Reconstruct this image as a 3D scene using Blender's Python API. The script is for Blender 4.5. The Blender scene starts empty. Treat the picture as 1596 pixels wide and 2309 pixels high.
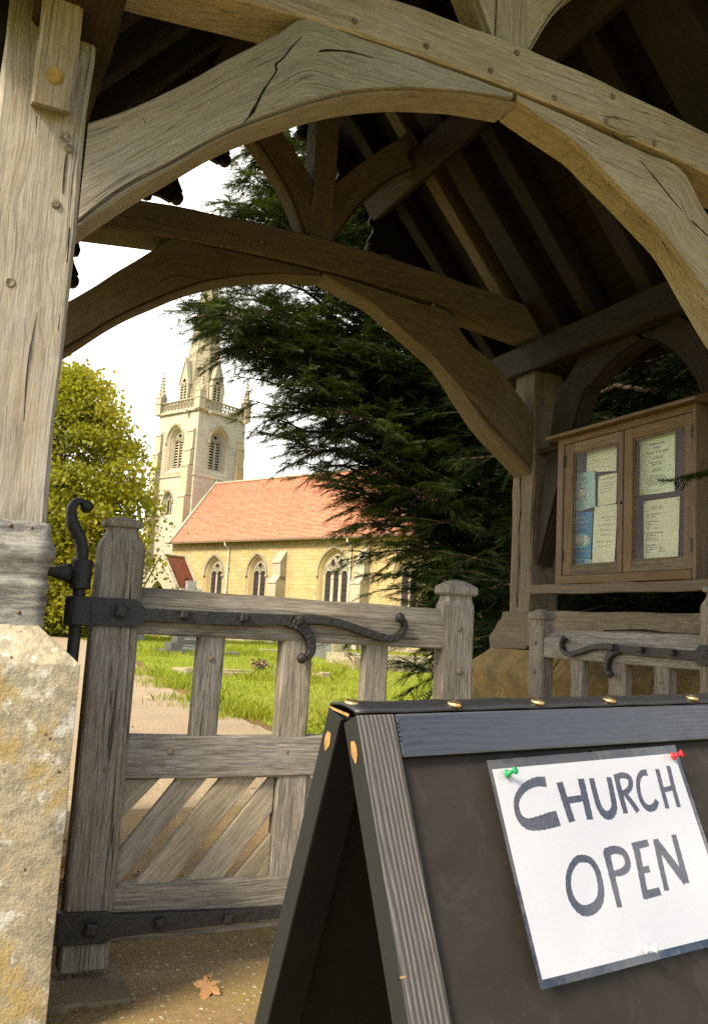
import bpy, bmesh, math, random
import numpy as np
from mathutils import Vector, Matrix
R_ = math.radians
random.seed(7)
NPR = np.random.default_rng(11)
SC = bpy.context.scene
COL = SC.collection

# ------------------------------------------------------------------ camera
AX = np.array([[0.902, 0.108, 0.417], [-0.427, 0.1, 0.899], [0.055, -0.989, 0.136]])
_x = AX[0] / np.linalg.norm(AX[0])
_y = AX[1] - _x * _x.dot(AX[1]); _y /= np.linalg.norm(_y)
_z = np.cross(_x, _y)
if _z[1] > 0: _z = -_z
AX = np.stack([_x, _y, _z])            # world axes seen from the camera (right, down, forward)
EYE = np.array([0.0, 0.0, 0.97]); FPX = 1965.0
cam_d = bpy.data.cameras.new("camera"); cam = bpy.data.objects.new("camera", cam_d); COL.objects.link(cam)
rt, up, bk = AX[:, 0], -AX[:, 1], -AX[:, 2]
cam.matrix_world = Matrix(((rt[0], up[0], bk[0], EYE[0]), (rt[1], up[1], bk[1], EYE[1]), (rt[2], up[2], bk[2], EYE[2]), (0, 0, 0, 1)))
cam_d.sensor_fit = 'HORIZONTAL'; cam_d.sensor_width = 36.0; cam_d.lens = 36.0 * FPX / 1596.0
cam_d.clip_start = 0.05; cam_d.clip_end = 3000
SC.camera = cam

# ------------------------------------------------------------------ sky and sun
SUN_AZ, SUN_EL = 246.0, 42.0           # compass: 0 = +Y, 90 = +X
world = bpy.data.worlds.new("World"); SC.world = world; world.use_nodes = True
wt = world.node_tree; wn = wt.nodes; wl = wt.links
wn.clear()
w_out = wn.new('ShaderNodeOutputWorld'); w_bg = wn.new('ShaderNodeBackground'); w_bg2 = wn.new('ShaderNodeBackground')
w_sky = wn.new('ShaderNodeTexSky'); w_sky.sky_type = 'NISHITA'; w_sky.sun_disc = False
w_sky.sun_elevation = R_(SUN_EL); w_sky.sun_rotation = R_(SUN_AZ)
wl.new(w_sky.outputs[0], w_bg.inputs[0]); w_bg.inputs[1].default_value = 0.10
w_tc = wn.new('ShaderNodeTexCoord'); w_sep = wn.new('ShaderNodeSeparateXYZ'); wl.new(w_tc.outputs['Generated'], w_sep.inputs[0])
w_n = wn.new('ShaderNodeTexNoise'); w_n.inputs['Scale'].default_value = 2.6; w_n.inputs['Detail'].default_value = 7; w_n.inputs['Roughness'].default_value = 0.58
w_map = wn.new('ShaderNodeMapping'); w_map.inputs['Scale'].default_value = (1, 1, 2.2); w_map.inputs['Location'].default_value = (3.1, 1.7, .4)
wl.new(w_tc.outputs['Generated'], w_map.inputs[0]); wl.new(w_map.outputs[0], w_n.inputs[0])
w_m = wn.new('ShaderNodeMath'); w_m.operation = 'MULTIPLY_ADD'; w_m.inputs[1].default_value = 0.20; wl.new(w_sep.outputs[1], w_m.inputs[0]); wl.new(w_n.outputs[0], w_m.inputs[2])
w_r = wn.new('ShaderNodeValToRGB'); w_r.color_ramp.elements[0].position = 0.34; w_r.color_ramp.elements[1].position = 0.50
wl.new(w_m.outputs[0], w_r.inputs[0])
w_n2 = wn.new('ShaderNodeTexNoise'); w_n2.inputs['Scale'].default_value = 4.0; w_n2.inputs['Detail'].default_value = 5; wl.new(w_map.outputs[0], w_n2.inputs[0])
w_r2 = wn.new('ShaderNodeValToRGB')
w_r2.color_ramp.elements[0].position = 0.34; w_r2.color_ramp.elements[0].color = (0.42, 0.415, 0.41, 1)
w_r2.color_ramp.elements[1].position = 0.55; w_r2.color_ramp.elements[1].color = (1.0, 0.965, 0.90, 1)
wl.new(w_n2.outputs[0], w_r2.inputs[0]); wl.new(w_r2.outputs[0], w_bg2.inputs[0]); w_bg2.inputs[1].default_value = 0.9
w_mix = wn.new('ShaderNodeMixShader'); wl.new(w_r.outputs[0], w_mix.inputs[0]); wl.new(w_bg.outputs[0], w_mix.inputs[1]); wl.new(w_bg2.outputs[0], w_mix.inputs[2])
wl.new(w_mix.outputs[0], w_out.inputs[0])
sun_d = bpy.data.lights.new("sun", 'SUN'); sun = bpy.data.objects.new("sun", sun_d); COL.objects.link(sun)
sun_d.energy = 2.6; sun_d.angle = R_(16); sun_d.color = (1.0, 0.90, 0.72)
_sd = Vector((math.sin(R_(SUN_AZ)) * math.cos(R_(SUN_EL)), math.cos(R_(SUN_AZ)) * math.cos(R_(SUN_EL)), math.sin(R_(SUN_EL))))
sun.rotation_euler = _sd.to_track_quat('Z', 'Y').to_euler()
SC.view_settings.view_transform = 'Standard'; SC.view_settings.look = 'None'; SC.view_settings.gamma = 1
SC.view_settings.use_curve_mapping = False
SC.view_settings.exposure = 1.65
SC.cycles.use_denoising = False
SC.cycles.use_guiding = True; SC.cycles.use_adaptive_sampling = False
SC.cycles.max_bounces = 8; SC.cycles.transparent_max_bounces = 12
SC.cycles.sample_clamp_indirect = 6.0

# ------------------------------------------------------------------ measuring helpers (a point on a real plane)
def ray(u, v): return AX @ np.array([u - 798.0, v - 1154.5, FPX])
def onY(u, v, y): d = ray(u, v); return EYE + d * (y / d[1])
def onX(u, v, x): d = ray(u, v); return EYE + d * (x / d[0])
def onZ(u, v, z): d = ray(u, v); return EYE + d * ((z - EYE[2]) / d[2])

# ------------------------------------------------------------------ object helpers
def link(o, parent=None):
    COL.objects.link(o)
    if parent is not None: o.parent = parent
    return o
def tag(o, label=None, cat=None, group=None, kind=None):
    if label: o['label'] = label
    if cat: o['category'] = cat
    if group: o['group'] = group
    if kind: o['kind'] = kind
    return o
def thing(name, label, cat, group=None, loc=(0, 0, 0)):
    o = bpy.data.objects.new(name, None); COL.objects.link(o); o.location = loc; o.empty_display_size = .1
    return tag(o, label, cat, group)

class MB:
    """collects verts, faces, grain coordinates (gc) and a random tone (rnd) per vertex; build() links ONE mesh object"""
    def __init__(s): s.v = []; s.f = []; s.g = []; s.r = []; s.mi = []; s.cm = 0
    def add(s, vs, fs, gs=None, r=0.0):
        n = len(s.v); s.v += [tuple(map(float, p)) for p in vs]
        s.g += [tuple(map(float, p)) for p in (gs if gs is not None else vs)]
        s.r += [r] * len(vs)
        for f in fs: s.f.append(tuple(i + n for i in f)); s.mi.append(s.cm)
        return n
    def box(s, a, b, off=None, r=0.0):
        (x0, y0, z0), (x1, y1, z1) = a, b
        vs = [(x0, y0, z0), (x1, y0, z0), (x1, y1, z0), (x0, y1, z0), (x0, y0, z1), (x1, y0, z1), (x1, y1, z1), (x0, y1, z1)]
        s.add(vs, [(0, 3, 2, 1), (4, 5, 6, 7), (0, 1, 5, 4), (1, 2, 6, 5), (2, 3, 7, 6), (3, 0, 4, 7)], None, r)
    def tube(s, pts, rad, n=8, cap=True, r=0.0, flat=None):
        pts = [Vector(p) for p in pts]; rings = []
        for i, p in enumerate(pts):
            t = (pts[min(i + 1, len(pts) - 1)] - pts[max(i - 1, 0)]).normalized()
            ref = Vector((0, 0, 1)) if abs(t.z) < .9 else Vector((0, 1, 0))
            if flat is not None: ref = Vector(flat)
            a = t.cross(ref).normalized(); b = a.cross(t).normalized()
            rr = rad[i] if hasattr(rad, '__len__') else rad
            ra, rb = rr if hasattr(rr, '__len__') else (rr, rr)
            rings.append([p + a * (math.cos(2 * math.pi * k / n) * ra) + b * (math.sin(2 * math.pi * k / n) * rb) for k in range(n)])
        vs = [q for g in rings for q in g]; fs = []
        for i in range(len(rings) - 1):
            for k in range(n):
                fs.append((i * n + k, i * n + (k + 1) % n, (i + 1) * n + (k + 1) % n, (i + 1) * n + k))
        if cap: fs.append(tuple(range(n - 1, -1, -1))); fs.append(tuple((len(rings) - 1) * n + k for k in range(n)))
        gs = []; L = 0
        for i, g in enumerate(rings):
            if i: L += (pts[i] - pts[i - 1]).length
            gs += [(L, math.cos(2 * math.pi * k / n) * .05, math.sin(2 * math.pi * k / n) * .05) for k in range(n)]
        s.add(vs, fs, gs, r)
    def lathe(s, prof, c=(0, 0, 0), ax=(0, 0, 1), n=16, r=0.0):
        ax = Vector(ax).normalized(); a = ax.orthogonal().normalized(); b = ax.cross(a); c = Vector(c)
        vs = []; fs = []
        for (rr, h) in prof:
            for k in range(n):
                t = 2 * math.pi * k / n; vs.append(c + ax * h + a * (math.cos(t) * rr) + b * (math.sin(t) * rr))
        for i in range(len(prof) - 1):
            for k in range(n): fs.append((i * n + k, i * n + (k + 1) % n, (i + 1) * n + (k + 1) % n, (i + 1) * n + k))
        fs.append(tuple(range(n - 1, -1, -1))); fs.append(tuple((len(prof) - 1) * n + k for k in range(n)))
        s.add(vs, fs, None, r)
    def prism(s, poly, fn, d0, d1, gfn=None, r=0.0):
        """poly: 2-D outline; fn(x, y, d) -> world; extruded from d0 to d1"""
        n = len(poly); vs = [fn(x, y, d0) for x, y in poly] + [fn(x, y, d1) for x, y in poly]
        fs = [tuple(range(n)), tuple(range(2 * n - 1, n - 1, -1))] + [(i, i + n, (i + 1) % n + n, (i + 1) % n) for i in range(n)]
        gs = None
        if gfn: gs = [gfn(x, y, d0) for x, y in poly] + [gfn(x, y, d1) for x, y in poly]
        s.add(vs, fs, gs, r)
    def mesh(s, name, mats, smooth=False, bevel=0, fix=True):
        me = bpy.data.meshes.new(name); me.from_pydata(s.v, [], s.f)
        if not isinstance(mats, (list, tuple)): mats = [mats]
        for m in mats: me.materials.append(m)
        if any(s.mi): me.polygons.foreach_set('material_index', s.mi)
        at = me.attributes.new('gc', 'FLOAT_VECTOR', 'POINT'); at.data.foreach_set('vector', np.array(s.g, 'f').ravel())
        ar = me.attributes.new('rnd', 'FLOAT', 'POINT'); ar.data.foreach_set('value', np.array(s.r, 'f'))
        if bevel or fix:
            bm = bmesh.new(); bm.from_mesh(me)
            if fix: bmesh.ops.recalc_face_normals(bm, faces=bm.faces)
            if bevel:
                eds = [e for e in bm.edges if len(e.link_faces) == 2 and e.calc_face_angle(0) > .5]
                bmesh.ops.bevel(bm, geom=eds, offset=bevel, segments=2, affect='EDGES', profile=.6, clamp_overlap=True)
            bm.to_mesh(me); bm.free()
        if smooth: me.polygons.foreach_set('use_smooth', [True] * len(me.polygons))
        me.update(); return me
    def build(s, name, mats, parent=None, smooth=False, bevel=0, fix=True):
        return link(bpy.data.objects.new(name, s.mesh(name, mats, smooth, bevel, fix)), parent)

def raw_mesh(name, verts, faces_flat, nper, mats, mi=None):
    """fast mesh of equal polygons from numpy arrays"""
    me = bpy.data.meshes.new(name); nf = len(faces_flat) // nper
    me.vertices.add(len(verts)); me.vertices.foreach_set('co', np.asarray(verts, 'f').ravel())
    me.loops.add(len(faces_flat)); me.loops.foreach_set('vertex_index', np.asarray(faces_flat, 'i'))
    me.polygons.add(nf); me.polygons.foreach_set('loop_start', np.arange(0, nf * nper, nper, dtype='i'))
    for m in (mats if isinstance(mats, (list, tuple)) else [mats]): me.materials.append(m)
    if mi is not None: me.polygons.foreach_set('material_index', np.asarray(mi, 'i'))
    me.update(calc_edges=True); return me

def catmull(P, n):
    P = np.array(P, float); out = []
    Q = np.vstack([2 * P[0] - P[1], P, 2 * P[-1] - P[-2]])
    for i in range(1, len(Q) - 2):
        a, b, c, d = Q[i - 1:i + 3]
        for k in range(n):
            t = k / n
            out.append(.5 * ((2 * b) + (c - a) * t + (2 * a - 5 * b + 4 * c - d) * t * t + (-a + 3 * b - 3 * c + d) * t ** 3))
    out.append(Q[-2]); return np.array(out)

_OFF = [0.0]
def goff():
    _OFF[0] += 1.37
    return np.array([_OFF[0] * 3.1 % 50, _OFF[0] * 1.7 % 7, _OFF[0] * 2.3 % 9])

def timber(name, A, B, w, h, mat, parent, side=(0, 1, 0), bevel=.006, wob=.0025, seg=None):
    """squared timber from A to B: w = size along 'side', h = the other way; edges slightly uneven, chamfered"""
    A = Vector(A); B = Vector(B); t = (B - A); L = t.length; t.normalize()
    s = Vector(side); s = (s - t * s.dot(t)).normalized(); u = t.cross(s)
    seg = seg or max(1, min(14, int(L / .16))); o = goff(); m = MB(); vs = []; gs = []
    ph = [random.random() * 9 for _ in range(8)]
    b = bevel
    prof = [(-w/2+b, -h/2), (w/2-b, -h/2), (w/2, -h/2+b), (w/2, h/2-b), (w/2-b, h/2), (-w/2+b, h/2), (-w/2, h/2-b), (-w/2, -h/2+b)]
    for i in range(seg + 1):
        x = L * i / seg
        for k, (p, q) in enumerate(prof):
            j1 = wob * math.sin(x * 9 + ph[k]) + wob * .7 * math.sin(x * 23 + ph[(k + 3) % 8]); j2 = wob * math.sin(x * 12 + ph[(k + 5) % 8])
            vs.append(A + t * x + s * (p + j1) + u * (q + j2)); gs.append((x + o[0], p + o[1], q + o[2]))
    fs = [tuple(range(7, -1, -1)), tuple(seg * 8 + k for k in range(8))]
    for i in range(seg):
        for k in range(8): fs.append((i*8+k, i*8+(k+1) % 8, (i+1)*8+(k+1) % 8, (i+1)*8+k))
    m.add(vs, fs, gs); return m.build(name, mat, parent)

def brace(name, outer, face, arris, y0, y1, mat, parent, xs=None, n=5, back=None, P=None):
    """curved moulded brace: lists of (x, z) stations; face = arris of the front face, arris = lower edge of the hollow chamfer"""
    P = P or (lambda x, y, z: (x, y, z))
    O = catmull(outer, n); F = catmull(face, n); A = catmull(arris, n)
    m = MB(); vs = []; gs = []; o = goff(); L = 0; N = len(O); np_ = 11
    for i in range(N):
        if i: L += np.linalg.norm((O[i] + F[i]) / 2 - (O[i-1] + F[i-1]) / 2)
        d = np.linalg.norm(O[i] - F[i]); q = (A[i] - F[i])
        ring = [(O[i], y0 + .006), (O[i] + (F[i] - O[i]) * min(.3, .006 / max(d, .01)), y0), (F[i] + (O[i] - F[i]) * .004 / max(d, .02), y0), (F[i] + q * .05, y0 + .022), (F[i] + q * .20, y0 + .024), (F[i] + q * .30, y0 + .012), (F[i] + q * .58, y0 + .008),
                (A[i] - q * .12, y0 + .018), (A[i], y0 + .040), (A[i] + q * .0, y1), (O[i], y1)]
        wob = .0015 * math.sin(L * 21)
        for k, (p, y) in enumerate(ring):
            vs.append(P(p[0], y + wob, p[1])); 
            gs.append((L + o[0], o[1] + (0 if k in (0, 1, 10) else d + (.012 * k if k < 9 else .14)) , o[2] + y))
    fs = [tuple(range(np_ - 1, -1, -1)), tuple((N - 1) * np_ + k for k in range(np_))]
    for i in range(N - 1):
        for k in range(np_): fs.append((i*np_+k, i*np_+(k+1) % np_, (i+1)*np_+(k+1) % np_, (i+1)*np_+k))
    m.add(vs, fs, gs); return m.build(name, mat, parent)

def loft(name, rings, c, mat, parent, P=None, bevel=.003, hor=False):
    """rings: (z, half x, half y) rectangles with cut corners, stacked along z from centre c"""
    P = P or (lambda x, y, z: (x, y, z)); m = MB(); vs = []; gs = []; o = goff(); N = len(rings)
    for z, hx, hy in rings:
        b = min(.007, hx * .4, hy * .4)
        for (x, y) in [(-hx+b, -hy), (hx-b, -hy), (hx, -hy+b), (hx, hy-b), (hx-b, hy), (-hx+b, hy), (-hx, hy-b), (-hx, -hy+b)]:
            j = .0015 * math.sin(z * 31 + x * 50)
            vs.append(P(c[0] + x + j, c[1] + y, z)); gs.append((z + o[0], x + o[1], y + o[2]))
    fs = [tuple(range(7, -1, -1)), tuple((N-1)*8 + k for k in range(8))]
    for i in range(N - 1):
        for k in range(8): fs.append((i*8+k, i*8+(k+1) % 8, (i+1)*8+(k+1) % 8, (i+1)*8+k))
    m.add(vs, fs, gs); return m.build(name, mat, parent)
# ------------------------------------------------------------------ materials
class NT:
    def __init__(s, name):
        s.m = bpy.data.materials.new(name); s.m.use_nodes = True; s.t = s.m.node_tree; s.n = s.t.nodes; s.l = s.t.links
        s.b = s.n['Principled BSDF']; s.out = s.n['Material Output']
    def new(s, t, **kw):
        x = s.n.new(t)
        for k, v in kw.items():
            if k.startswith('i_'): x.inputs[k[2:]].default_value = v
            else: setattr(x, k, v)
        return x
    def ln(s, a, b): s.l.new(a, b)
    def attr(s, nm): return s.new('ShaderNodeAttribute', attribute_name=nm)
    def vmap(s, vec, sc, loc=(0, 0, 0)):
        x = s.new('ShaderNodeMapping'); x.inputs['Scale'].default_value = sc; x.inputs['Location'].default_value = loc; s.ln(vec, x.inputs[0]); return x.outputs[0]
    def noise(s, vec, scale=5, detail=4, rough=.55, dist=0):
        x = s.new('ShaderNodeTexNoise'); x.inputs['Scale'].default_value = scale; x.inputs['Detail'].default_value = detail; x.inputs['Roughness'].default_value = rough; x.inputs['Distortion'].default_value = dist
        s.ln(vec, x.inputs[0]); return x.outputs[0]
    def ramp(s, fac, *els):
        x = s.new('ShaderNodeValToRGB'); e = x.color_ramp.elements
        while len(e) < len(els): e.new(.5)
        for q, (p, c) in zip(e, els):
            q.position = p; q.color = (c[0], c[1], c[2], 1) if hasattr(c, '__len__') else (c, c, c, 1)
        s.ln(fac, x.inputs[0]); return x.outputs[0]
    def mix(s, fac, a, b, mode='MIX'):
        x = s.new('ShaderNodeMix', data_type='RGBA', blend_type=mode)
        for i, v in ((0, fac), (6, a), (7, b)):
            if hasattr(v, 'is_linked'): s.ln(v, x.inputs[i])
            else: x.inputs[i].default_value = v if i == 0 else (v[0], v[1], v[2], 1)
        return x.outputs[2]
    def math(s, op, a, b=None, c=None):
        x = s.new('ShaderNodeMath', operation=op)
        for i, v in enumerate((a, b, c)):
            if v is None: continue
            if hasattr(v, 'is_linked'): s.ln(v, x.inputs[i])
            else: x.inputs[i].default_value = v
        return x.outputs[0]
    def bump(s, h, strength=.4, dist=.01):
        x = s.new('ShaderNodeBump'); x.inputs['Strength'].default_value = strength; x.inputs['Distance'].default_value = dist; s.ln(h, x.inputs['Height'])
        s.ln(x.outputs[0], s.b.inputs['Normal']); return x
    def col(s, c):
        if hasattr(c, 'is_linked'): s.ln(c, s.b.inputs['Base Color'])
        else: s.b.inputs['Base Color'].default_value = (c[0], c[1], c[2], 1)
    def set(s, rough=.8, spec=.3, metal=0):
        s.b.inputs['Roughness'].default_value = rough; s.b.inputs['Specular IOR Level'].default_value = spec; s.b.inputs['Metallic'].default_value = metal

def wood(name, light, mid, dark, ring=70, crack=.5, bump=.5, rough=.78, stain=None, fib=1.0, swirl=1.0):
    k = NT(name); g = k.attr('gc').outputs['Vector']
    big = k.noise(k.vmap(g, (1.1, 5, 5)), 1.0, 3)
    sep = k.new('ShaderNodeSeparateXYZ'); k.ln(g, sep.inputs[0])
    warp = k.noise(k.vmap(g, (1.5, 6, 6)), 1.0, 2, .5, .4)
    warp2 = k.noise(k.vmap(g, (3.5, 14, 14), (5, 2, 8)), 1.0, 2, .5)
    d = k.math('ADD', sep.outputs[1], k.math('MULTIPLY', sep.outputs[2], .6))
    ph = k.math('ADD', k.math('MULTIPLY', d, ring), k.math('ADD', k.math('MULTIPLY', warp, 6.5 * swirl), k.math('MULTIPLY', warp2, 1.0)))
    rings = k.math('FRACT', ph)
    ringc = k.ramp(rings, (0.0, 0.0), (0.14, .9), (0.8, 1.0), (1.0, 0.0))
    fibre = k.noise(k.vmap(g, (15, 230, 230)), 1.0, 3, .65)
    streak = k.noise(k.vmap(g, (2.6, 115, 115)), 1.0, 5, .68)
    med = k.noise(k.vmap(g, (8, 40, 40)), 1.0, 5, .7)
    blot = k.noise(k.vmap(g, (3.2, 11, 11), (4, 4, 4)), 1.0, 5, .72, .3)
    c = k.mix(k.ramp(big, (.3, 0), (.7, 1)), mid, light)
    c = k.mix(k.math('MULTIPLY', k.ramp(ringc, (0, 1), (.7, 0)), .5), c, dark)
    c = k.mix(k.math('MULTIPLY', k.ramp(streak, (.34, 1), (.5, 0)), .5), c, dark)
    c = k.mix(k.math('MULTIPLY', k.ramp(fibre, (.38, 1), (.6, 0)), .45 * fib), c, dark)
    c = k.mix(k.math('MULTIPLY', k.ramp(med, (.5, 0), (.7, 1)), .5), c, light)
    c = k.mix(k.math('MULTIPLY', k.ramp(blot, (.36, 1), (.50, 0)), .5), c, tuple(.55 * x + .45 * y for x, y in zip(dark, mid)))
    c = k.mix(k.math('MULTIPLY', k.ramp(blot, (.56, 0), (.70, 1)), .35), c, tuple(min(1, .35 * (x + y + z) / 1.0 * .9) for x, y, z in [light] * 3))
    ck = k.noise(k.vmap(g, (.9, 42, 42), (3, 9, 4)), 1.0, 2, .4)
    ckl = k.ramp(k.math('ABSOLUTE', k.math('SUBTRACT', ck, .5)), (0, 1), (.011, 0))
    ckm = k.ramp(k.noise(k.vmap(g, (.7, 9, 9), (8, 1, 2)), 1.0, 2), (.5, 0), (.62, 1))
    ckf = k.math('MULTIPLY', k.math('MULTIPLY', ckl, ckm), crack)
    c = k.mix(ckf, c, tuple(x * .18 for x in dark))
    if stain:
        sn = k.noise(k.vmap(g, (1.3, 3, 3), (1, 5, 2)), 2.0, 5, .7)
        c = k.mix(k.ramp(sn, (.54, 0), (.72, .6)), c, stain)
    orn = k.new('ShaderNodeObjectInfo').outputs['Random']
    hs = k.new('ShaderNodeHueSaturation'); k.ln(c, hs.inputs['Color']); k.ln(k.math('MULTIPLY_ADD', orn, .34, .84), hs.inputs['Value']); k.ln(k.math('MULTIPLY_ADD', k.math('FRACT', k.math('MULTIPLY', orn, 7.3)), .3, .82), hs.inputs['Saturation']); c = hs.outputs[0]
    k.col(c); k.set(rough, .25)
    h = k.math('ADD', k.math('MULTIPLY', fibre, .6), k.math('ADD', k.math('MULTIPLY', ringc, .08), k.math('MULTIPLY', streak, .55)))
    h = k.math('SUBTRACT', h, k.math('MULTIPLY', ckf, 3.0))
    k.bump(h, bump * .75, .004)
    return k.m

M = {}
M['oak'] = wood('oak_weathered', (.485, .41, .305), (.375, .305, .21), (.155, .115, .07), ring=62, crack=.9, bump=.75)
M['oak_post'] = wood('oak_post', (.43, .37, .28), (.32, .263, .185), (.13, .098, .063), ring=40, crack=1.0, bump=.9, stain=(.34, .23, .11))
M['oak_gate'] = wood('oak_gate', (.33, .285, .22), (.20, .165, .12), (.052, .04, .028), ring=85, crack=.9, bump=1.0, fib=1.3)
M['oak_slat'] = wood('oak_slat', (.43, .355, .245), (.31, .25, .165), (.115, .088, .055), ring=120, crack=.2, bump=.8, fib=1.3)
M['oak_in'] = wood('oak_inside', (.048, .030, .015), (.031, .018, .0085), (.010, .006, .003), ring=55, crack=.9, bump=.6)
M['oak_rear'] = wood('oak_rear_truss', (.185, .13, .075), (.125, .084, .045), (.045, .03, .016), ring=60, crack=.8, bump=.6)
M['oak_sill'] = wood('oak_sill', (.21, .165, .10), (.15, .112, .063), (.05, .035, .02), ring=48, crack=1.0, bump=.7, swirl=1.6)
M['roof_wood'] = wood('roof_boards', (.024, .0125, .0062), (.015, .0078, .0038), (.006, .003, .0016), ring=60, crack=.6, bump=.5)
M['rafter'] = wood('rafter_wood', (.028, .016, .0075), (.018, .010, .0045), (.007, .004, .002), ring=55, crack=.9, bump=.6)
M['case_wood'] = wood('case_wood', (.21, .13, .06), (.15, .09, .04), (.06, .034, .015), ring=90, crack=.5, bump=.4, rough=.6)
M['mossy_wood'] = wood('mossy_wood', (.14, .115, .05), (.10, .085, .03), (.04, .034, .014), ring=60, crack=.6, bump=.5, stain=(.11, .13, .015))

def simple(name, c, rough=.6, spec=.3, metal=0, nscale=0, namp=.15, bump=0, bscale=60):
    k = NT(name); k.set(rough, spec, metal)
    tc = k.new('ShaderNodeTexCoord').outputs['Object']
    if nscale:
        n = k.noise(tc, nscale, 5, .6)
        k.col(k.mix(k.ramp(n, (.3, 0), (.7, 1)), tuple(x * (1 - namp) for x in c), tuple(min(1, x * (1 + namp)) for x in c)))
    else: k.col(c)
    if bump: k.bump(k.noise(tc, bscale, 4, .6), bump, .004)
    return k.m
# black ironwork: lumpy, worn at the edges, old paint
k = NT('black_iron'); tc = k.new('ShaderNodeTexCoord').outputs['Object']
n1 = k.noise(tc, 120, 5, .65); n2 = k.noise(tc, 22, 4, .6)
k.col(k.mix(k.ramp(n1, (.45, 0), (.75, 1)), (.012, .010, .008), (.040, .033, .027))); k.set(.5, .45)
k.ln(k.ramp(n1, (.3, .36), (.7, .62)), k.b.inputs['Roughness'])
k.bump(k.math('ADD', k.math('MULTIPLY', n1, 1.0), n2), .7, .005); M['iron'] = k.m
M['brass'] = simple('brass', (.60, .43, .19), .34, .5, 1.0, 90, .2, .15, 90)
M['raw_wood'] = simple('raw_wood', (.30, .17, .06), .7, .2, 0, 60, .3, .3, 120)
M['dark_crack'] = simple('crack_dark', (.018, .013, .009), .9, .1)
M['peg'] = wood('oak_peg', (.25, .19, .13), (.18, .135, .09), (.08, .055, .035), ring=120, crack=.3)
M['rubber'] = simple('black_rubber', (.014, .014, .015), .45, .5, 0, 40, .2, .15, 150)

def painted(name, c, edge, scale=(3, 70, 70), rough=.32, grain=.5, wear=.55):
    """black painted softwood with the grain standing through and pale wear"""
    k = NT(name); g = k.attr('gc').outputs['Vector']
    w = k.noise(k.vmap(g, (1.2, 5, 5)), 1, 3)
    sep = k.new('ShaderNodeSeparateXYZ'); k.ln(g, sep.inputs[0])
    rg = k.math('FRACT', k.math('ADD', k.math('MULTIPLY', k.math('ADD', sep.outputs[1], sep.outputs[2]), 175), k.math('MULTIPLY', w, 12)))
    rgc = k.ramp(rg, (0, 0), (.6, 1), (.85, .6), (1, 0))
    f = k.noise(k.vmap(g, (30, 400, 400)), 1, 3, .7)
    p = k.noise(k.vmap(g, (60, 110, 110)), 1, 4, .7)
    wr = k.math('MULTIPLY', k.ramp(rgc, (.25, 1), (.8, 0.25)), k.ramp(f, (.4, .5), (.62, 1)))
    k.col(k.mix(k.math('MULTIPLY', wr, wear), c, edge)); k.set(rough, 1.0 if rough < .3 else .35)
    k.ln(k.ramp(p, (.3, rough), (.7, min(1, rough + .22))), k.b.inputs['Roughness'])
    k.bump(k.math('ADD', k.math('MULTIPLY', rgc, 1.0), k.math('MULTIPLY', f, .7)), grain, .003)
    return k.m
M['paint_stile'] = painted('black_paint_worn', (.03, .026, .023), (.145, .128, .112), grain=.35, rough=.45, wear=.9)
M['paint_rail'] = painted('black_paint_glossy', (.012, .013, .017), (.035, .035, .04), grain=.07, rough=.16, wear=.4)
M['paint_edge'] = painted('black_paint_edge', (.006, .0065, .0055), (.02, .019, .012), grain=.2, rough=.7, wear=.4)
k = NT('chalk_panel'); tc = k.new('ShaderNodeTexCoord').outputs['Object']
n = k.noise(tc, 5, 6, .72, .5); n2 = k.noise(k.vmap(tc, (60, 60, 14)), 1, 4, .6)
sm = k.noise(k.vmap(tc, (16, 16, 3.2)), 1, 6, .7, .8); sp_ = k.noise(tc, 230, 2, .5)
k.col(k.mix(k.ramp(sp_, (.71, 0), (.77, .2)), k.mix(k.ramp(sm, (.56, 0), (.74, .30)), k.mix(k.ramp(n, (.3, 0), (.7, 1)), (.017, .0135, .0105), (.031, .025, .019)), (.085, .075, .062)), (.15, .14, .12))); k.set(.62, .18)
k.ln(k.ramp(n2, (.3, .5), (.7, .72)), k.b.inputs['Roughness']); k.bump(n2, .08, .002); M['panel'] = k.m
M['panel_in'] = simple('panel_inside', (.008, .006, .005), .8, .2, 0, 12, .2)

# lead sheet
k = NT('lead_sheet'); tc = k.new('ShaderNodeTexCoord').outputs['Object']
a = k.noise(k.vmap(tc, (5, 5, 26)), 1, 6, .68, .5); b = k.noise(tc, 45, 5, .7); c_ = k.noise(k.vmap(tc, (8, 8, 90)), 1, 4, .6, .4)
c = k.ramp(a, (.33, (.055, .050, .044)), (.47, (.125, .113, .097)), (.55, (.26, .24, .205)), (.66, (.115, .104, .09)))
c = k.mix(k.math('MULTIPLY', k.ramp(c_, (.52, 0), (.6, 1)), .5), c, (.33, .295, .23)); c = k.mix(k.ramp(b, (.58, 0), (.70, .6)), c, (.04, .034, .025))
k.col(c); k.set(.6, .4); k.bump(k.math('ADD', a, k.math('MULTIPLY', b, .35)), .6, .01); M['lead'] = k.m

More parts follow.
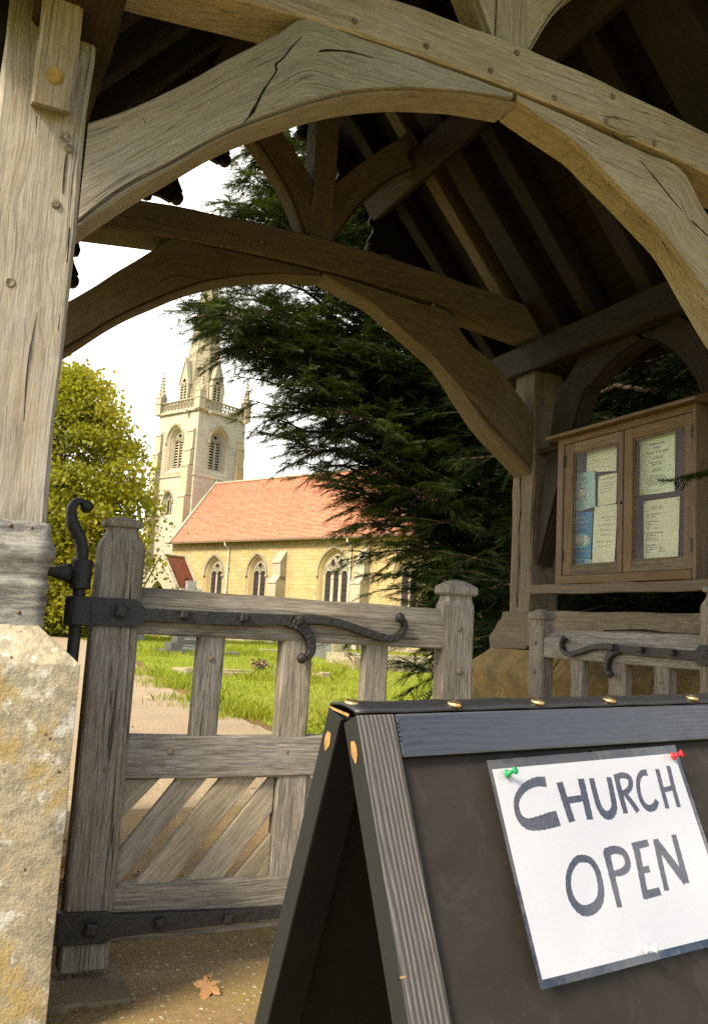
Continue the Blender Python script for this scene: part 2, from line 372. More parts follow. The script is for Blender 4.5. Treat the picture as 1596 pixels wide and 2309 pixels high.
# limestone with lichen (pier)
def limestone(name, base, base2, orange=.5, white=.5, dark=.5, moss=0, spots=()):
    k = NT(name); tc = k.new('ShaderNodeTexCoord').outputs['Object']
    a = k.noise(tc, 4, 6, .65); b = k.noise(tc, 32, 6, .7); c_ = k.noise(tc, 150, 4, .6); d = k.noise(tc, 12, 6, .72, .3)
    c = k.mix(k.ramp(a, (.3, 0), (.7, 1)), base, base2)
    c = k.mix(k.ramp(b, (.42, .8), (.55, 0)), c, tuple(x * .55 for x in base))
    c = k.mix(k.math('MULTIPLY', k.ramp(d, (.55, 0), (.60, 1)), white), c, (.58, .55, .46))
    zz = k.new('ShaderNodeSeparateXYZ'); k.ln(tc, zz.inputs[0])
    oz = k.noise(tc, 6.5, 5, .7, .4)
    for (px_, py_, pz_, rr_) in spots:      # lichen colonies
        vd = k.new('ShaderNodeVectorMath', operation='DISTANCE'); k.ln(tc, vd.inputs[0]); vd.inputs[1].default_value = (px_, py_, pz_)
        oz = k.math('ADD', oz, k.math('MULTIPLY', k.ramp(k.math('DIVIDE', vd.outputs['Value'], rr_), (.15, 1), (1, 0)), .095))
    of = k.math('MULTIPLY', k.ramp(k.math('ADD', oz, k.math('MULTIPLY', b, .35)), (.72, 0), (.82, 1)), orange)
    c = k.mix(of, c, k.mix(k.ramp(c_, (.35, 0), (.65, 1)), (.30, .185, .035), (.40, .29, .10)))
    mz = k.math('MULTIPLY', k.ramp(k.noise(tc, 8, 5, .7), (.52, 0), (.66, 1)), moss)
    c = k.mix(mz, c, (.10, .085, .03))
    sp = k.new('ShaderNodeTexVoronoi', i_Scale=42.0); k.ln(tc, sp.inputs['Vector'])
    spk = k.math('MULTIPLY', k.ramp(sp.outputs['Distance'], (.12, 1), (.2, 0)), k.ramp(k.noise(tc, 9, 3), (.55, 0), (.6, 1)))
    c = k.mix(k.math('MULTIPLY', spk, dark), c, (.06, .05, .035))
    k.col(c); k.set(.9, .2)
    k.bump(k.math('ADD', k.math('ADD', k.math('MULTIPLY', b, .8), k.math('MULTIPLY', c_, .35)), k.math('MULTIPLY', d, .6)), .75, .010)
    return k.m
M['pier'] = limestone('limestone_pier', (.45, .385, .26), (.36, .295, .185), .7, .8, 1.0, 0, ((.22, 2.2, .70, .20), (.27, 2.2, .56, .10), (.03, 2.2, .33, .16), (.16, 2.2, .12, .2)))
M['dwarf'] = limestone('limestone_wall', (.26, .175, .065), (.18, .115, .035), .15, .05, .8, .8)

# church stone: per block tone from 'rnd' plus the object's own random
def ashlar_mat(name, base, warm, grey, bump=.3):
    k = NT(name); tc = k.new('ShaderNodeTexCoord').outputs['Object']; ge = k.new('ShaderNodeNewGeometry').outputs['Position']
    r = k.math('FRACT', k.math('ADD', k.attr('rnd').outputs['Fac'], k.new('ShaderNodeObjectInfo').outputs['Random']))
    c = k.ramp(r, (0, base), (.4, warm), (.65, base), (.85, tuple(x * .86 for x in base)), (1, tuple(min(.62, x * 1.1) for x in base)))
    a = k.noise(ge, .35, 5, .65); b = k.noise(ge, 5, 6, .7)
    c = k.mix(k.math('MULTIPLY', k.ramp(a, (.45, 0), (.7, 1)), .6), c, grey)
    c = k.mix(k.math('MULTIPLY', k.ramp(b, (.4, 1), (.55, 0)), .35), c, tuple(x * .6 for x in base))
    k.col(c); k.set(.9, .2); k.bump(b, bump, .03); return k.m
M['tower'] = ashlar_mat('tower_ashlar', (.45, .405, .315), (.455, .385, .26), (.33, .30, .24))
M['nave'] = ashlar_mat('nave_ashlar', (.46, .335, .145), (.50, .37, .18), (.36, .27, .13))
M['dress'] = ashlar_mat('dressed_stone', (.43, .37, .255), (.44, .355, .215), (.29, .26, .19))
M['spire'] = ashlar_mat('spire_ashlar', (.34, .285, .19), (.36, .29, .17), (.23, .20, .14))
M['mortar'] = simple('mortar', (.33, .27, .17), .95, .1, 0, 3, .2)
M['lichen_stone'] = ashlar_mat('lichen_stone', (.40, .34, .22), (.38, .27, .10), (.34, .22, .045))
def tilemat(name, a, b, c3):
    k = NT(name); r = k.attr('rnd').outputs['Fac']; ge = k.new('ShaderNodeNewGeometry').outputs['Position']
    c = k.ramp(r, (0, a), (.45, b), (.8, a), (.93, c3), (1, b))
    n = k.noise(ge, .5, 5, .7); n2 = k.noise(ge, 3.0, 4, .7)
    c = k.mix(k.math('MULTIPLY', k.ramp(n, (.5, 0), (.72, 1)), .4), c, tuple(x * .8 for x in a)); c = k.mix(k.ramp(n2, (.66, 0), (.74, .55)), c, (.50, .30, .10))
    k.col(c); k.set(.85, .2); return k.m
M['tile'] = tilemat('clay_tiles', (.47, .205, .12), (.54, .265, .165), (.36, .145, .085))
M['tile_dark'] = tilemat('dark_clay_tiles', (.20, .062, .032), (.15, .05, .027), (.08, .035, .022))
M['louvre'] = simple('louvre_wood', (.40, .34, .23), .9, .1)
M['void'] = simple('dark_interior', (.012, .011, .010), .9, .1)
k = NT('leaded_glass'); ge = k.new('ShaderNodeNewGeometry').outputs['Position']
k.col(k.mix(k.noise(ge, 3, 3), (.03, .022, .02), (.09, .065, .06))); k.set(.22, .5); M['leaded'] = k.m
M['lead_came'] = simple('lead_came', (.035, .033, .03), .6, .3)
M['pipe'] = simple('painted_pipe', (.68, .60, .46), .5, .3)

k = NT('pane_glass')
gl = k.new('ShaderNodeBsdfGlossy'); gl.inputs['Roughness'].default_value = .02; tr = k.new('ShaderNodeBsdfTransparent'); tr.inputs[0].default_value = (.95, .96, .93, 1)
fr = k.new('ShaderNodeFresnel', i_IOR=1.45); bf = k.new('ShaderNodeNewGeometry').outputs['Backfacing']; mx = k.new('ShaderNodeMixShader'); k.ln(k.math('MULTIPLY', k.math('MULTIPLY', fr.outputs[0], .6), k.math('SUBTRACT', 1.0, bf)), mx.inputs[0]); k.ln(tr.outputs[0], mx.inputs[1]); k.ln(gl.outputs[0], mx.inputs[2]); k.ln(mx.outputs[0], k.out.inputs[0]); M['glass'] = k.m
k = NT('laminate_film')
gl = k.new('ShaderNodeBsdfGlossy'); gl.inputs['Roughness'].default_value = .04; tr = k.new('ShaderNodeBsdfTransparent'); tr.inputs[0].default_value = (.93, .93, .93, 1)
tc = k.new('ShaderNodeTexCoord').outputs['Object']; bp = k.new('ShaderNodeBump'); bp.inputs['Strength'].default_value = .25; bp.inputs['Distance'].default_value = .004; k.ln(k.noise(tc, 14, 3, .5), bp.inputs['Height'])
k.ln(bp.outputs[0], gl.inputs['Normal'])
lw = k.new('ShaderNodeFresnel', i_IOR=1.45); bf = k.new('ShaderNodeNewGeometry').outputs['Backfacing']; mx = k.new('ShaderNodeMixShader'); k.ln(k.math('MULTIPLY', k.math('MULTIPLY', lw.outputs[0], 3.0), k.math('SUBTRACT', 1.0, bf)), mx.inputs[0]); k.ln(tr.outputs[0], mx.inputs[1]); k.ln(gl.outputs[0], mx.inputs[2]); k.ln(mx.outputs[0], k.out.inputs[0]); M['film'] = k.m
k = NT('white_paper'); tc = k.new('ShaderNodeTexCoord').outputs['Object']
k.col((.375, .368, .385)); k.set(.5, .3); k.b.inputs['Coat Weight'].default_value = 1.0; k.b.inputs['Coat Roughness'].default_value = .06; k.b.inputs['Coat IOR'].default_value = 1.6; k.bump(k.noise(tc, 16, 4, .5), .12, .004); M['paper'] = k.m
k = NT('marker_ink'); g = k.attr('gc').outputs['Vector']; n = k.noise(g, 160, 4, .7)
k.col(k.mix(k.ramp(n, (.35, 0), (.7, 1)), (.012, .012, .02), (.05, .045, .05))); k.set(.35, .4); k.b.inputs['Coat Weight'].default_value = 1.0; k.b.inputs['Coat Roughness'].default_value = .06; k.b.inputs['Coat IOR'].default_value = 1.6; k.bump(n, .25, .001); M['ink'] = k.m
M['ink_flat'] = simple('print_ink', (.03, .03, .03), .6)
M['ink_grey'] = simple('print_grey', (.25, .24, .21), .7)
M['notice'] = simple('notice_paper', (.66, .61, .44), .6, .3, 0, 6, .06, .3, 14)
M['notice_blue'] = simple('notice_pale_blue', (.30, .46, .46), .55, .3, 0, 6, .06)
M['notice_deep'] = simple('notice_blue', (.02, .20, .42), .5, .3, 0, 8, .15)
M['notice_yellow'] = simple('notice_yellow', (.50, .48, .04), .6)
M['notice_cream'] = simple('notice_cream', (.62, .66, .48), .6)
M['felt'] = simple('maroon_board', (.05, .018, .011), .9, .1, 0, 9, .25)
for nm, c in (('green', (.01, .25, .07)), ('red', (.62, .015, .02)), ('white', (.78, .78, .76))): M['pin_' + nm] = simple('plastic_' + nm, c, .22, .5)

def leafmat(name, cols, trans=.35, rough=.55, scale=.6, spec=.35):
    k = NT(name); ge = k.new('ShaderNodeNewGeometry').outputs['Position']; k.b.inputs['Roughness'].default_value = rough; k.b.inputs['Specular IOR Level'].default_value = spec
    n = k.noise(ge, scale, 4, .6); n2 = k.noise(ge, scale * 14, 2, .5)
    c = k.ramp(k.math('ADD', k.math('MULTIPLY', n, .65), k.math('MULTIPLY', n2, .35)), *[(.34 + .32 * i / max(1, len(cols) - 1), q) for i, q in enumerate(cols)])
    k.col(c); t = k.new('ShaderNodeBsdfTranslucent'); k.ln(k.mix(.5, c, (1.0, 1.0, .3), 'MULTIPLY'), t.inputs[0]); mx = k.new('ShaderNodeMixShader'); mx.inputs[0].default_value = trans
    k.ln(k.b.outputs[0], mx.inputs[1]); k.ln(t.outputs[0], mx.inputs[2]); k.ln(mx.outputs[0], k.out.inputs[0]); return k.m
M['yew'] = leafmat('yew_needles', [(.008, .015, .0025), (.024, .040, .005), (.075, .096, .009)], .38, .5, 1.2, .25)
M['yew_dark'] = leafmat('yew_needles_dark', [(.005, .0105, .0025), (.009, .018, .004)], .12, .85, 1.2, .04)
M['lime'] = leafmat('lime_leaves', [(.16, .185, .012), (.28, .265, .015), (.39, .32, .02)], .58, .6, .25)
M['hedge'] = leafmat('hedge_leaves', [(.02, .045, .01), (.05, .08, .015)], .3, .6, .4)
M['grass'] = leafmat('grass_blades', [(.18, .235, .018), (.27, .315, .024), (.36, .34, .045)], .5, .6, .35)
M['bark'] = simple('yew_bark', (.055, .038, .026), .95, .1, 0, 14, .4, .8, 30)
M['bark2'] = simple('grey_bark', (.12, .095, .065), .95, .1, 0, 8, .3, .8, 20)
M['deadleaf'] = simple('dead_leaf', (.36, .185, .075), .7, .25, 0, 40, .35, .3, 80)
M['deadleaf2'] = simple('pale_dead_leaf', (.46, .26, .12), .7, .25, 0, 40, .3, .3, 80)
M['granite'] = simple('dark_granite', (.075, .075, .065), .55, .35, 0, 60, .3)
M['gravestone'] = simple('grey_headstone', (.24, .235, .20), .85, .2, 0, 9, .25, .3, 30)
M['oldstone'] = limestone('old_grave_stone', (.34, .28, .17), (.26, .21, .13), .3, .5, .8)
M['letter_white'] = simple('letter_pale', (.50, .48, .42), .8)

# ground
k = NT('grass_ground'); ge = k.new('ShaderNodeNewGeometry').outputs['Position']
a = k.noise(ge, .25, 5, .6); b = k.noise(ge, 9, 5, .7)
c = k.mix(k.ramp(a, (.35, 0), (.65, 1)), (.20, .25, .02), (.28, .29, .04)); c = k.mix(k.ramp(b, (.35, .7), (.6, 0)), c, (.05, .065, .012))
c = k.mix(k.ramp(k.noise(ge, .7, 4, .6), (.62, 0), (.75, .6)), c, (.26, .20, .09)); k.col(c); k.set(.95, .1); k.bump(b, .6, .05); M['ground'] = k.m
def chips(name, base, base2, chip, vs, dens, moss=None, bump=.6, crs=1):
    k = NT(name); ge = k.new('ShaderNodeNewGeometry').outputs['Position']
    a = k.noise(ge, 1.1, 5, .65); b = k.noise(ge, 40, 4, .7)
    c = k.mix(k.ramp(a, (.3, 0), (.7, 1)), base, base2); c = k.mix(k.ramp(b, (.35, .6), (.6, 0)), c, tuple(x * .5 for x in base))
    if moss: c = k.mix(k.ramp(k.noise(ge, 2.3, 5, .7), (.48, 0), (.66, .85)), c, moss)
    hs = k.math('MULTIPLY', b, .5)
    for q, (sc, dn) in enumerate(((vs, dens), (vs * 2.1, dens))):
        v = k.new('ShaderNodeTexVoronoi', i_Scale=sc, i_Randomness=1.0); k.ln(ge, v.inputs['Vector'])
        sx = k.new('ShaderNodeSeparateColor'); k.ln(v.outputs['Color'], sx.inputs[0])
        m_ = k.math('MULTIPLY', k.ramp(v.outputs['Distance'], (.2, 1), (.32, 0)), k.ramp(sx.outputs[0], (1 - dn - .02, 0), (1 - dn, 1)))
        c = k.mix(m_, c, k.mix(sx.outputs[1], chip, tuple(x * .55 for x in chip))); hs = k.math('ADD', hs, k.math('MULTIPLY', m_, .7))
    k.col(c); k.set(.9, .2); k.bump(hs, bump, .008); return k.m
M['porch'] = chips('porch_floor', (.25, .165, .075), (.185, .12, .052), (.50, .42, .29), 46, .34, (.205, .16, .045))
M['path'] = chips('gravel_path', (.31, .235, .145), (.24, .18, .11), (.46, .37, .26), 28, .45)
M['soil'] = chips('leafy_soil', (.15, .075, .03), (.10, .055, .024), (.30, .14, .06), 22, .5)
M['slab'] = simple('sandstone_slab', (.17, .125, .07), .9, .2, 0, 6, .3, .6, 30)
# ------------------------------------------------------------------ ground, path, porch floor
def sheet(name, pts, z, mat, label=None, cat=None, kind='structure', sub=0):
    m = MB(); m.add([(x, y, z) for x, y in pts], [tuple(range(len(pts)))]); o = m.build(name, mat, fix=False)
    return tag(o, label, cat, None, kind)
S_ = 1200.0
sheet('ground', [(-S_, -S_), (S_, -S_), (S_, S_), (-S_, S_)], -.04, M['ground'], 'mown churchyard grass spreading round the path and graves')
# gravel path curving away to the left in front of the church
pr = [(2.9, 4.6), (2.95, 6.0), (2.99, 7.9), (3.05, 9.6), (3.13, 11.3), (3.45, 15), (4.0, 19.3), (4.6, 25), (5.2, 32), (5.75, 39), (5.6, 42.0), (3.5, 43.5), (-4, 45), (-14, 46)]
plft = [(-14, 43.2), (-4, 42.2), (1.6, 40.6), (2.6, 37), (2.3, 31), (1.7, 25), (1.0, 19), (.6, 14), (.35, 9), (.25, 4.6)]
def ragged(pts, n, amp):
    P = catmull(pts, n); return [(x + random.uniform(-amp, amp), y + random.uniform(-amp, amp) * .5) for x, y in P]
PR = ragged(pr, 9, .035); PL = ragged(plft, 9, .035)
sheet('soil_verge', [(x + .16 + random.uniform(0, .14), y) for x, y in PR] + [(x - .2 - random.uniform(0, .14), y) for x, y in PL], -.028, M['soil'], 'strip of brown leafy soil along the path edge')
sheet('gravel_path', PR + PL, -.016, M['path'], 'buff gravel path leading from the lychgate to the church')
m = MB(); m.box((-3, -4, -.3), (6, 4.695, 0)); tag(m.build('porch_floor', M['porch']), 'worn asphalt floor with pale stone chips under the lychgate', None, None, 'structure')
m = MB()
def irregular(x0, y0, x1, y1, n, amp):
    c = [(x0, y0), (x1, y0), (x1, y1), (x0, y1)]; out = []
    for i in range(4):
        a, b = c[i], c[(i + 1) % 4]
        for k in range(n): t = k / n; out.append((a[0] + (b[0] - a[0]) * t + random.uniform(-amp, amp), a[1] + (b[1] - a[1]) * t + random.uniform(-amp, amp)))
    return out
m.prism(irregular(.31, 2.36, .552, 2.72, 7, .006), lambda x, y, d: (x, y, d), -.05, .017); tag(m.build('paving_slab', M['slab'], bevel=.004), 'small sandstone slab set in the floor below the hinge post', None, None, 'structure')

# ------------------------------------------------------------------ the lychgate
LY = thing('lychgate', 'oak framed lychgate with arched trusses over stone walls', 'lychgate')
XL, XR, XM = .217, 2.94, 1.5785
Y1, Y2 = 2.30, 3.975
TW = .20
# posts
def post(x0, x1, y0, y1, z0, z1, mat, lab=None):
    o = timber('post', ((x0 + x1) / 2, (y0 + y1) / 2, z0), ((x0 + x1) / 2, (y0 + y1) / 2, z1), x1 - x0, y1 - y0, M[mat], LY, side=(1, 0, 0), bevel=.010, wob=.003)
    if lab: o['label'] = lab
    return o
post(XL - .225, XL, Y1, Y1 + TW, .95, 2.80, 'oak_post', 'weathered grey oak post with knots, nearest on the left')
post(XR, XR + .225, Y1, Y1 + TW, .93, 2.74, 'oak_post')
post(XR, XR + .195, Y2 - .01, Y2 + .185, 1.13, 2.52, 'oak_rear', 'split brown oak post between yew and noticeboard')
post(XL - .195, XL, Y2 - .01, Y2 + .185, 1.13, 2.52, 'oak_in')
post(XR + .02, XR + .2, 2.515, 2.735, 1.13, 2.52, 'mossy_wood', 'oak stud green with algae beside the noticeboard')
# cut-off board pegged to the face of the near left post
def atd(u, v, dep): return EYE + ray(u, v) * (dep / FPX)
_b0 = onY(112, 246, 2.285); _b1 = onX(146, -10, _b0[0]) + np.array([0, .03, 0]); _bd = (_b1 - _b0) / np.linalg.norm(_b1 - _b0)
o = timber('eaves_brace', _b0, _b0 + _bd * 1.0, .098, .085, M['oak_post'], LY, side=(1, 0, 0), bevel=.008); o['label'] = 'front eaves brace with a yellow knot, cut off on the post face'
m = MB(); m.lathe([(.001, -.004), (.022, -.004), (.022, .0015), (.014, .004), (.001, .002)], tuple(_b0 + _bd * .075 + np.cross([1, 0, 0], _bd) * -.0428 * (1 if np.cross([1, 0, 0], _bd)[1] > 0 else -1)), tuple(np.cross([1, 0, 0], _bd) * (-1 if np.cross([1, 0, 0], _bd)[1] > 0 else 1)), 14); m.build('knot', simple('knot_wood', (.30, .20, .065), .8, .2, 0, 40, .45, .6, 90), LY, smooth=True)
def knots(lst):
    for x, y, z, r in lst:
        m = MB(); n = 18
        pr_ = [(r, .0), (r * .9, .002), (r * .62, .0035), (r * .55, .001), (r * .28, .002), (.001, -.001)]
        m.lathe(pr_[::-1], (x, y, z), (0, -1, 0), n); o = m.build('knot', M['knot'], LY, smooth=True)
        o.scale = (1, 1, 1)
kk = NT('knot_grain'); tck = kk.new('ShaderNodeTexCoord').outputs['Object']; nk = kk.noise(tck, 70, 4, .6); kk.col(kk.mix(kk.ramp(nk, (.35, 0), (.65, 1)), (.10, .075, .045), (.33, .27, .19))); kk.set(.85, .2); kk.bump(nk, .6, .004); M['knot'] = kk.m
knots([(.165, Y1 + .0005, 2.225, .017), (.072, Y1 + .0005, 1.80, .014)])

def peg(x, y, z, r=.011, mat='peg', par=LY, d=(0, -1, 0), h=.006):
    m = MB(); m.lathe([(r, -.01), (r, h * .6), (r * .8, h), (.001, h)], (x, y, z), d, 10); return m.build('peg', M[mat], par, smooth=False)
peg(.178, Y1, 2.195, .012); peg(.160, Y1, 2.035, .0125)

# truss timbers; near stations measured on the face plane, mirrored about the crown
za = lambda L: [tuple(onY(u, v, Y1)[[0, 2]]) for u, v in L]
def r1(x, y): return (x * .5002, y * .5002)
def r2(x, y): return (798 + x * .4999, y * .4999)
LO = za([r1(410, 545), r1(560, 490), r1(700, 430), r1(860, 350), r1(1000, 270), r1(1130, 205), r1(1260, 135), r1(1385, 73), r2(0, 149), r2(250, 236), r2(450, 309), r2(600, 366), r2(720, 408)])
LF = za([r1(362, 975), r1(470, 893), r1(600, 812), r1(760, 730), r1(920, 640), r1(1080, 565), r1(1250, 500), r1(1400, 454), r2(0, 405), r2(230, 395), r2(450, 405), r2(600, 425), r2(716, 441)])
LA = [tuple(onY(u, v, Y1 + .05)[[0, 2]]) for u, v in [r1(347, 1042), r1(480, 960), r1(620, 868), r1(790, 768), r1(950, 674), r1(1110, 600), r1(1280, 540), r1(1440, 488), r2(30, 452), r2(240, 440), r2(450, 450), r2(600, 474), r2(702, 492)]]
LO[0] = (XL + .003, LO[0][1]); LF[0] = (XL + .003, LF[0][1] - .01); LA[0] = (XL + .003, LA[0][1] - .012)
RO = za([r2(738, 412), r2(850, 459), r2(950, 505), r2(1060, 555), r2(1160, 602), r2(1330, 684), r2(1480, 750), r2(1596, 950)])
RF = za([r2(738, 447), r2(850, 530), r2(935, 592), r2(1040, 672), r2(1140, 775), r2(1260, 905), r2(1370, 1015), r2(1480, 1155)])
RA = [tuple(onY(u, v, Y1 + .05)[[0, 2]]) for u, v in [r2(726, 490), r2(845, 572), r2(930, 632), r2(1030, 702), r2(1130, 805), r2(1245, 925), r2(1355, 1040), r2(1465, 1180)]]
RO += [(2.70, 2.52), (XR - .003, 2.29)]; RF += [(2.66, 2.19), (XR - .003, 1.99)]; RA += [(2.62, 2.17), (XR - .003, 1.93)]
def tie_pts():
    top = [(-.02, 2.90), (.35, 2.935), (.8, 2.975), (1.2, 2.997), (1.58, 3.008), (1.95, 2.998), (2.35, 2.97), (2.8, 2.93), (3.18, 2.89)]
    bot = [(-.02, 2.735), (.35, 2.765), (.8, 2.812), (1.2, 2.832), (1.58, 2.838), (1.95, 2.828), (2.35, 2.800), (2.8, 2.755), (3.18, 2.715)]
    return top, bot
def tie(y0, y1, mat, dz=0.0):
    top, bot = tie_pts(); T_ = catmull(top, 4); B_ = catmull(bot, 4); m = MB(); vs = []; gs = []; o = goff()
    for i in range(len(T_)):
        t, b = T_[i], B_[i]; w = .0025 * math.sin(i * 1.7); e = .008
        ring = [(b[0], y0 + e, b[1]), (b[0], y0, b[1] + e), (t[0], y0, t[1] - e + w), (t[0], y0 + e, t[1] + w), (t[0], y1, t[1] + w), (b[0], y1, b[1])]
        vs += [(x, y, z + dz) for x, y, z in ring]; gs += [(x + o[0], z + o[1], y + o[2]) for x, y, z in ring]
    n = 6; fs = [tuple(range(n)), tuple((len(T_) - 1) * n + k for k in range(n))[::-1]]
    for i in range(len(T_) - 1):
        for k in range(n): fs.append((i*n+k, i*n+(k+1) % n, (i+1)*n+(k+1) % n, (i+1)*n+k))
    m.add(vs, fs, gs); return m.build('tie_beam', mat, LY)
YB = Y1 + .140
dn = lambda L, e=.0035: [(x, z - e) for x, z in L]
tie(Y1 - .006, YB + .03, M['oak'])['label'] = 'pale cambered tie beam across the near arch'
brace('arch_brace', dn(LO), LF, LA, Y1, YB, M['oak'], LY)['label'] = 'broad pale arch brace with a long crack, near left'
brace('arch_brace', dn(RO), RF, RA, Y1 + .004, YB, M['oak'], LY)['label'] = 'pale arch brace, near right'
# rear truss: the same frame, darker, one bay back
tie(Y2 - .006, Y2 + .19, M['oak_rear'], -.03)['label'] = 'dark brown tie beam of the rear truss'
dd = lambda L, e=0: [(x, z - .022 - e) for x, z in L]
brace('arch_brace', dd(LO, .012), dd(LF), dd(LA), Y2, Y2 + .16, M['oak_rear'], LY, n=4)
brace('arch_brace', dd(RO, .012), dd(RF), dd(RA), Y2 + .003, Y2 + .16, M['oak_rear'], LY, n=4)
for u, v in [r2(325, 207), r2(615, 317), r2(733, 238), r2(903, 440), r2(1135, 545), r2(1353, 645), r2(3, 95), r2(1165, 435)]:
    p = onY(u, v, Y1 - .006); peg(p[0], p[1], p[2], .0105)
for x, z in [(.75, 2.86), (1.05, 2.80), (1.25, 2.87), (1.72, 2.84), (1.95, 2.80), (2.25, 2.76), (1.6, 2.88), (.55, 2.82)]: peg(x, Y2 - .006, z, .010)
# shakes and splits in the big timbers
def crack(pts, y, par=LY, name='crack'):
    m = MB(); P = catmull([(a, b) for a, b, w in pts], 3); W = np.interp(np.linspace(0, 1, len(P)), np.linspace(0, 1, len(pts)), [w for a, b, w in pts])
    vs = []; fs = []
    for i, p in enumerate(P):
        t = P[min(i + 1, len(P) - 1)] - P[max(i - 1, 0)]; nn = np.array([-t[1], t[0]]); nn /= np.linalg.norm(nn) + 1e-9
        w = W[i] * (.7 + .6 * random.random())
        vs += [(p[0] - nn[0] * w, y, p[1] - nn[1] * w), (p[0] + nn[0] * w, y, p[1] + nn[1] * w), (p[0], y + .004, p[1])]
    for i in range(len(P) - 1): fs += [(i*3, i*3+3, i*3+4, i*3+1), (i*3, i*3+2, i*3+5, i*3+3), (i*3+1, i*3+4, i*3+5, i*3+2)]
    m.add(vs, fs); return m.build(name, M['dark_crack'], par, fix=False)
def ck(px, y): return crack([(*onY(u, v, y)[[0, 2]], w) for u, v, w in px], y - .0012)
ck([(*r1(1400, 125), .0008), (*r1(1320, 205), .002), (*r1(1275, 262), .002), (*r1(1243, 290), .003), (*r1(1245, 320), .002), (*r1(1205, 380), .002), (*r1(1180, 420), .003), (*r1(1140, 500), .0045), (*r1(1095, 558), .001)], Y1)
ck([(*r1(1408, 245), .0006), (*r1(1450, 228), .003), (*r1(1520, 226), .003), (*r1(1596, 235), .002), (*r2(90, 262), .0005)], Y1)
ck([(*r2(1165, 605), .002), (*r2(1240, 665), .0016), (*r2(1300, 735), .002), (*r2(1380, 830), .0022), (*r2(1440, 905), .002), (*r2(1500, 975), .003), (*r2(1560, 1030), .003), (*r2(1596, 1065), .001)], Y1 + .004)
ck([(*r1(640, 530), .0005), (*r1(680, 580), .0015), (*r1(695, 610), .0005)], Y1)
ck([(*r1(300, 690), .001), (*r1(290, 760), .0014), (*r1(282, 870), .0008)], Y1); ck([(*r1(165, 520), .0008), (*r1(160, 600), .0004)], Y1)
ck([(.06, 1.50, .0006), (.058, 1.44, .003), (.055, 1.40, .0012), (.05, 1.3, .0005)], Y1) if False else crack([(.06, 1.52, .0006), (.058, 1.46, .004), (.053, 1.42, .0015), (.05, 1.33, .0006)], Y1 - .0012)
crack([(.145, 1.75, .0005), (.135, 1.6, .0012), (.14, 1.45, .0008)], Y1 - .0012); crack([(.20, 1.98, .0008), (.203, 1.85, .0015), (.198, 1.7, .0006)], Y1 - .0012)

# king posts with curved struts
def king(y, mat, z0):
    timber('king_post', (XM, y + .09, z0), (XM, y + .09, 4.30), .125, .15, M[mat], LY, side=(1, 0, 0), bevel=.006)
    for s in (-1, 1):
        pts_o = [(XM + s * .066, z0 + .34), (XM + s * .20, z0 + .49), (XM + s * .35, z0 + .64), (XM + s * .50, z0 + .78)]
        pts_i = [(XM + s * .066, z0 + .01), (XM + s * .19, z0 + .24), (XM + s * .37, z0 + .45), (XM + s * .61, z0 + .63)]
        pts_a = [(x + s * .012, z - .012) for x, z in pts_i]
        brace('king_strut', pts_o, pts_i, pts_a, y + .03, y + .14, M[mat], LY, n=5)
king(Y1, 'oak', 3.0); king(Y2, 'oak_rear', 2.97)

# wall plates and sill beams
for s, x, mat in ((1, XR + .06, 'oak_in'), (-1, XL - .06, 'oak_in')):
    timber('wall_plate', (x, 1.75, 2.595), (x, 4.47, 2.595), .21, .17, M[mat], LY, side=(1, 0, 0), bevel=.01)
o = timber('sill_beam', (XR + .10, Y1 + .21, 1.03), (XR + .10, 3.98, 1.04), .2, .20, M['oak_sill'], LY, side=(1, 0, 0), bevel=.012, seg=14); o['label'] = 'long grey oak sill beam with a wavy grain and a split'
m = MB(); o_ = goff()
prof = [(3.985, .93), (4.335, .92), (4.35, .985), (4.335, 1.005), (4.30, 1.03), (4.27, 1.07), (4.255, 1.085), (4.235, 1.09), (4.22, 1.133), (3.985, 1.138)]
m.prism(prof, lambda y, z, d: (d, y, z), XR, XR + .2, lambda y, z, d: (y * .6 + o_[0], z * 1.4 + o_[1], d + o_[2])); m.build('sill_end', M['oak_sill'], LY, bevel=.004)['label'] = 'moulded foot of the split rear post'
m = MB(); m.prism(prof, lambda y, z, d: (d, y, z), XL - .2, XL, lambda y, z, d: (y + o_[0], z + o_[1], d + o_[2])); m.build('sill_end', M['oak_in'], LY, bevel=.004)
timber('sill_beam', (XL - .10, 2.52, 1.03), (XL - .10, 3.98, 1.04), .2, .20, M['oak_in'], LY, side=(1, 0, 0), bevel=.012)
m = MB(); P_ = catmull([(2.72, 1.045), (2.95, 1.045), (3.1, 1.052), (3.3, 1.046), (3.5, 1.04)], 4); vs = []; fs = []
for i, p in enumerate(P_):
    w = .0035 * math.sin(math.pi * (i + .6) / len(P_)) * (.6 + random.random() * .8) + .0004
    vs += [(XR - .0012, p[0], p[1] - w), (XR - .0012, p[0], p[1] + w)]
for i in range(len(P_) - 1): fs.append((2*i, 2*i+2, 2*i+3, 2*i+1))
m.add(vs, fs); m.build('crack', M['dark_crack'], LY, fix=False)
m = MB(); vs = []; fs = []
for i in range(14):
    z = 1.16 + i * .066; w = .0035 * abs(math.sin(i * .9 + 1)) + .0012; y = 4.075 + .006 * math.sin(i * 1.3)
    vs += [(XR - .0045, y - w, z), (XR - .0045, y + w, z)]
for i in range(13): fs.append((2*i, 2*i+2, 2*i+3, 2*i+1))
m.add(vs, fs); m.build('crack', M['dark_crack'], LY, fix=False)

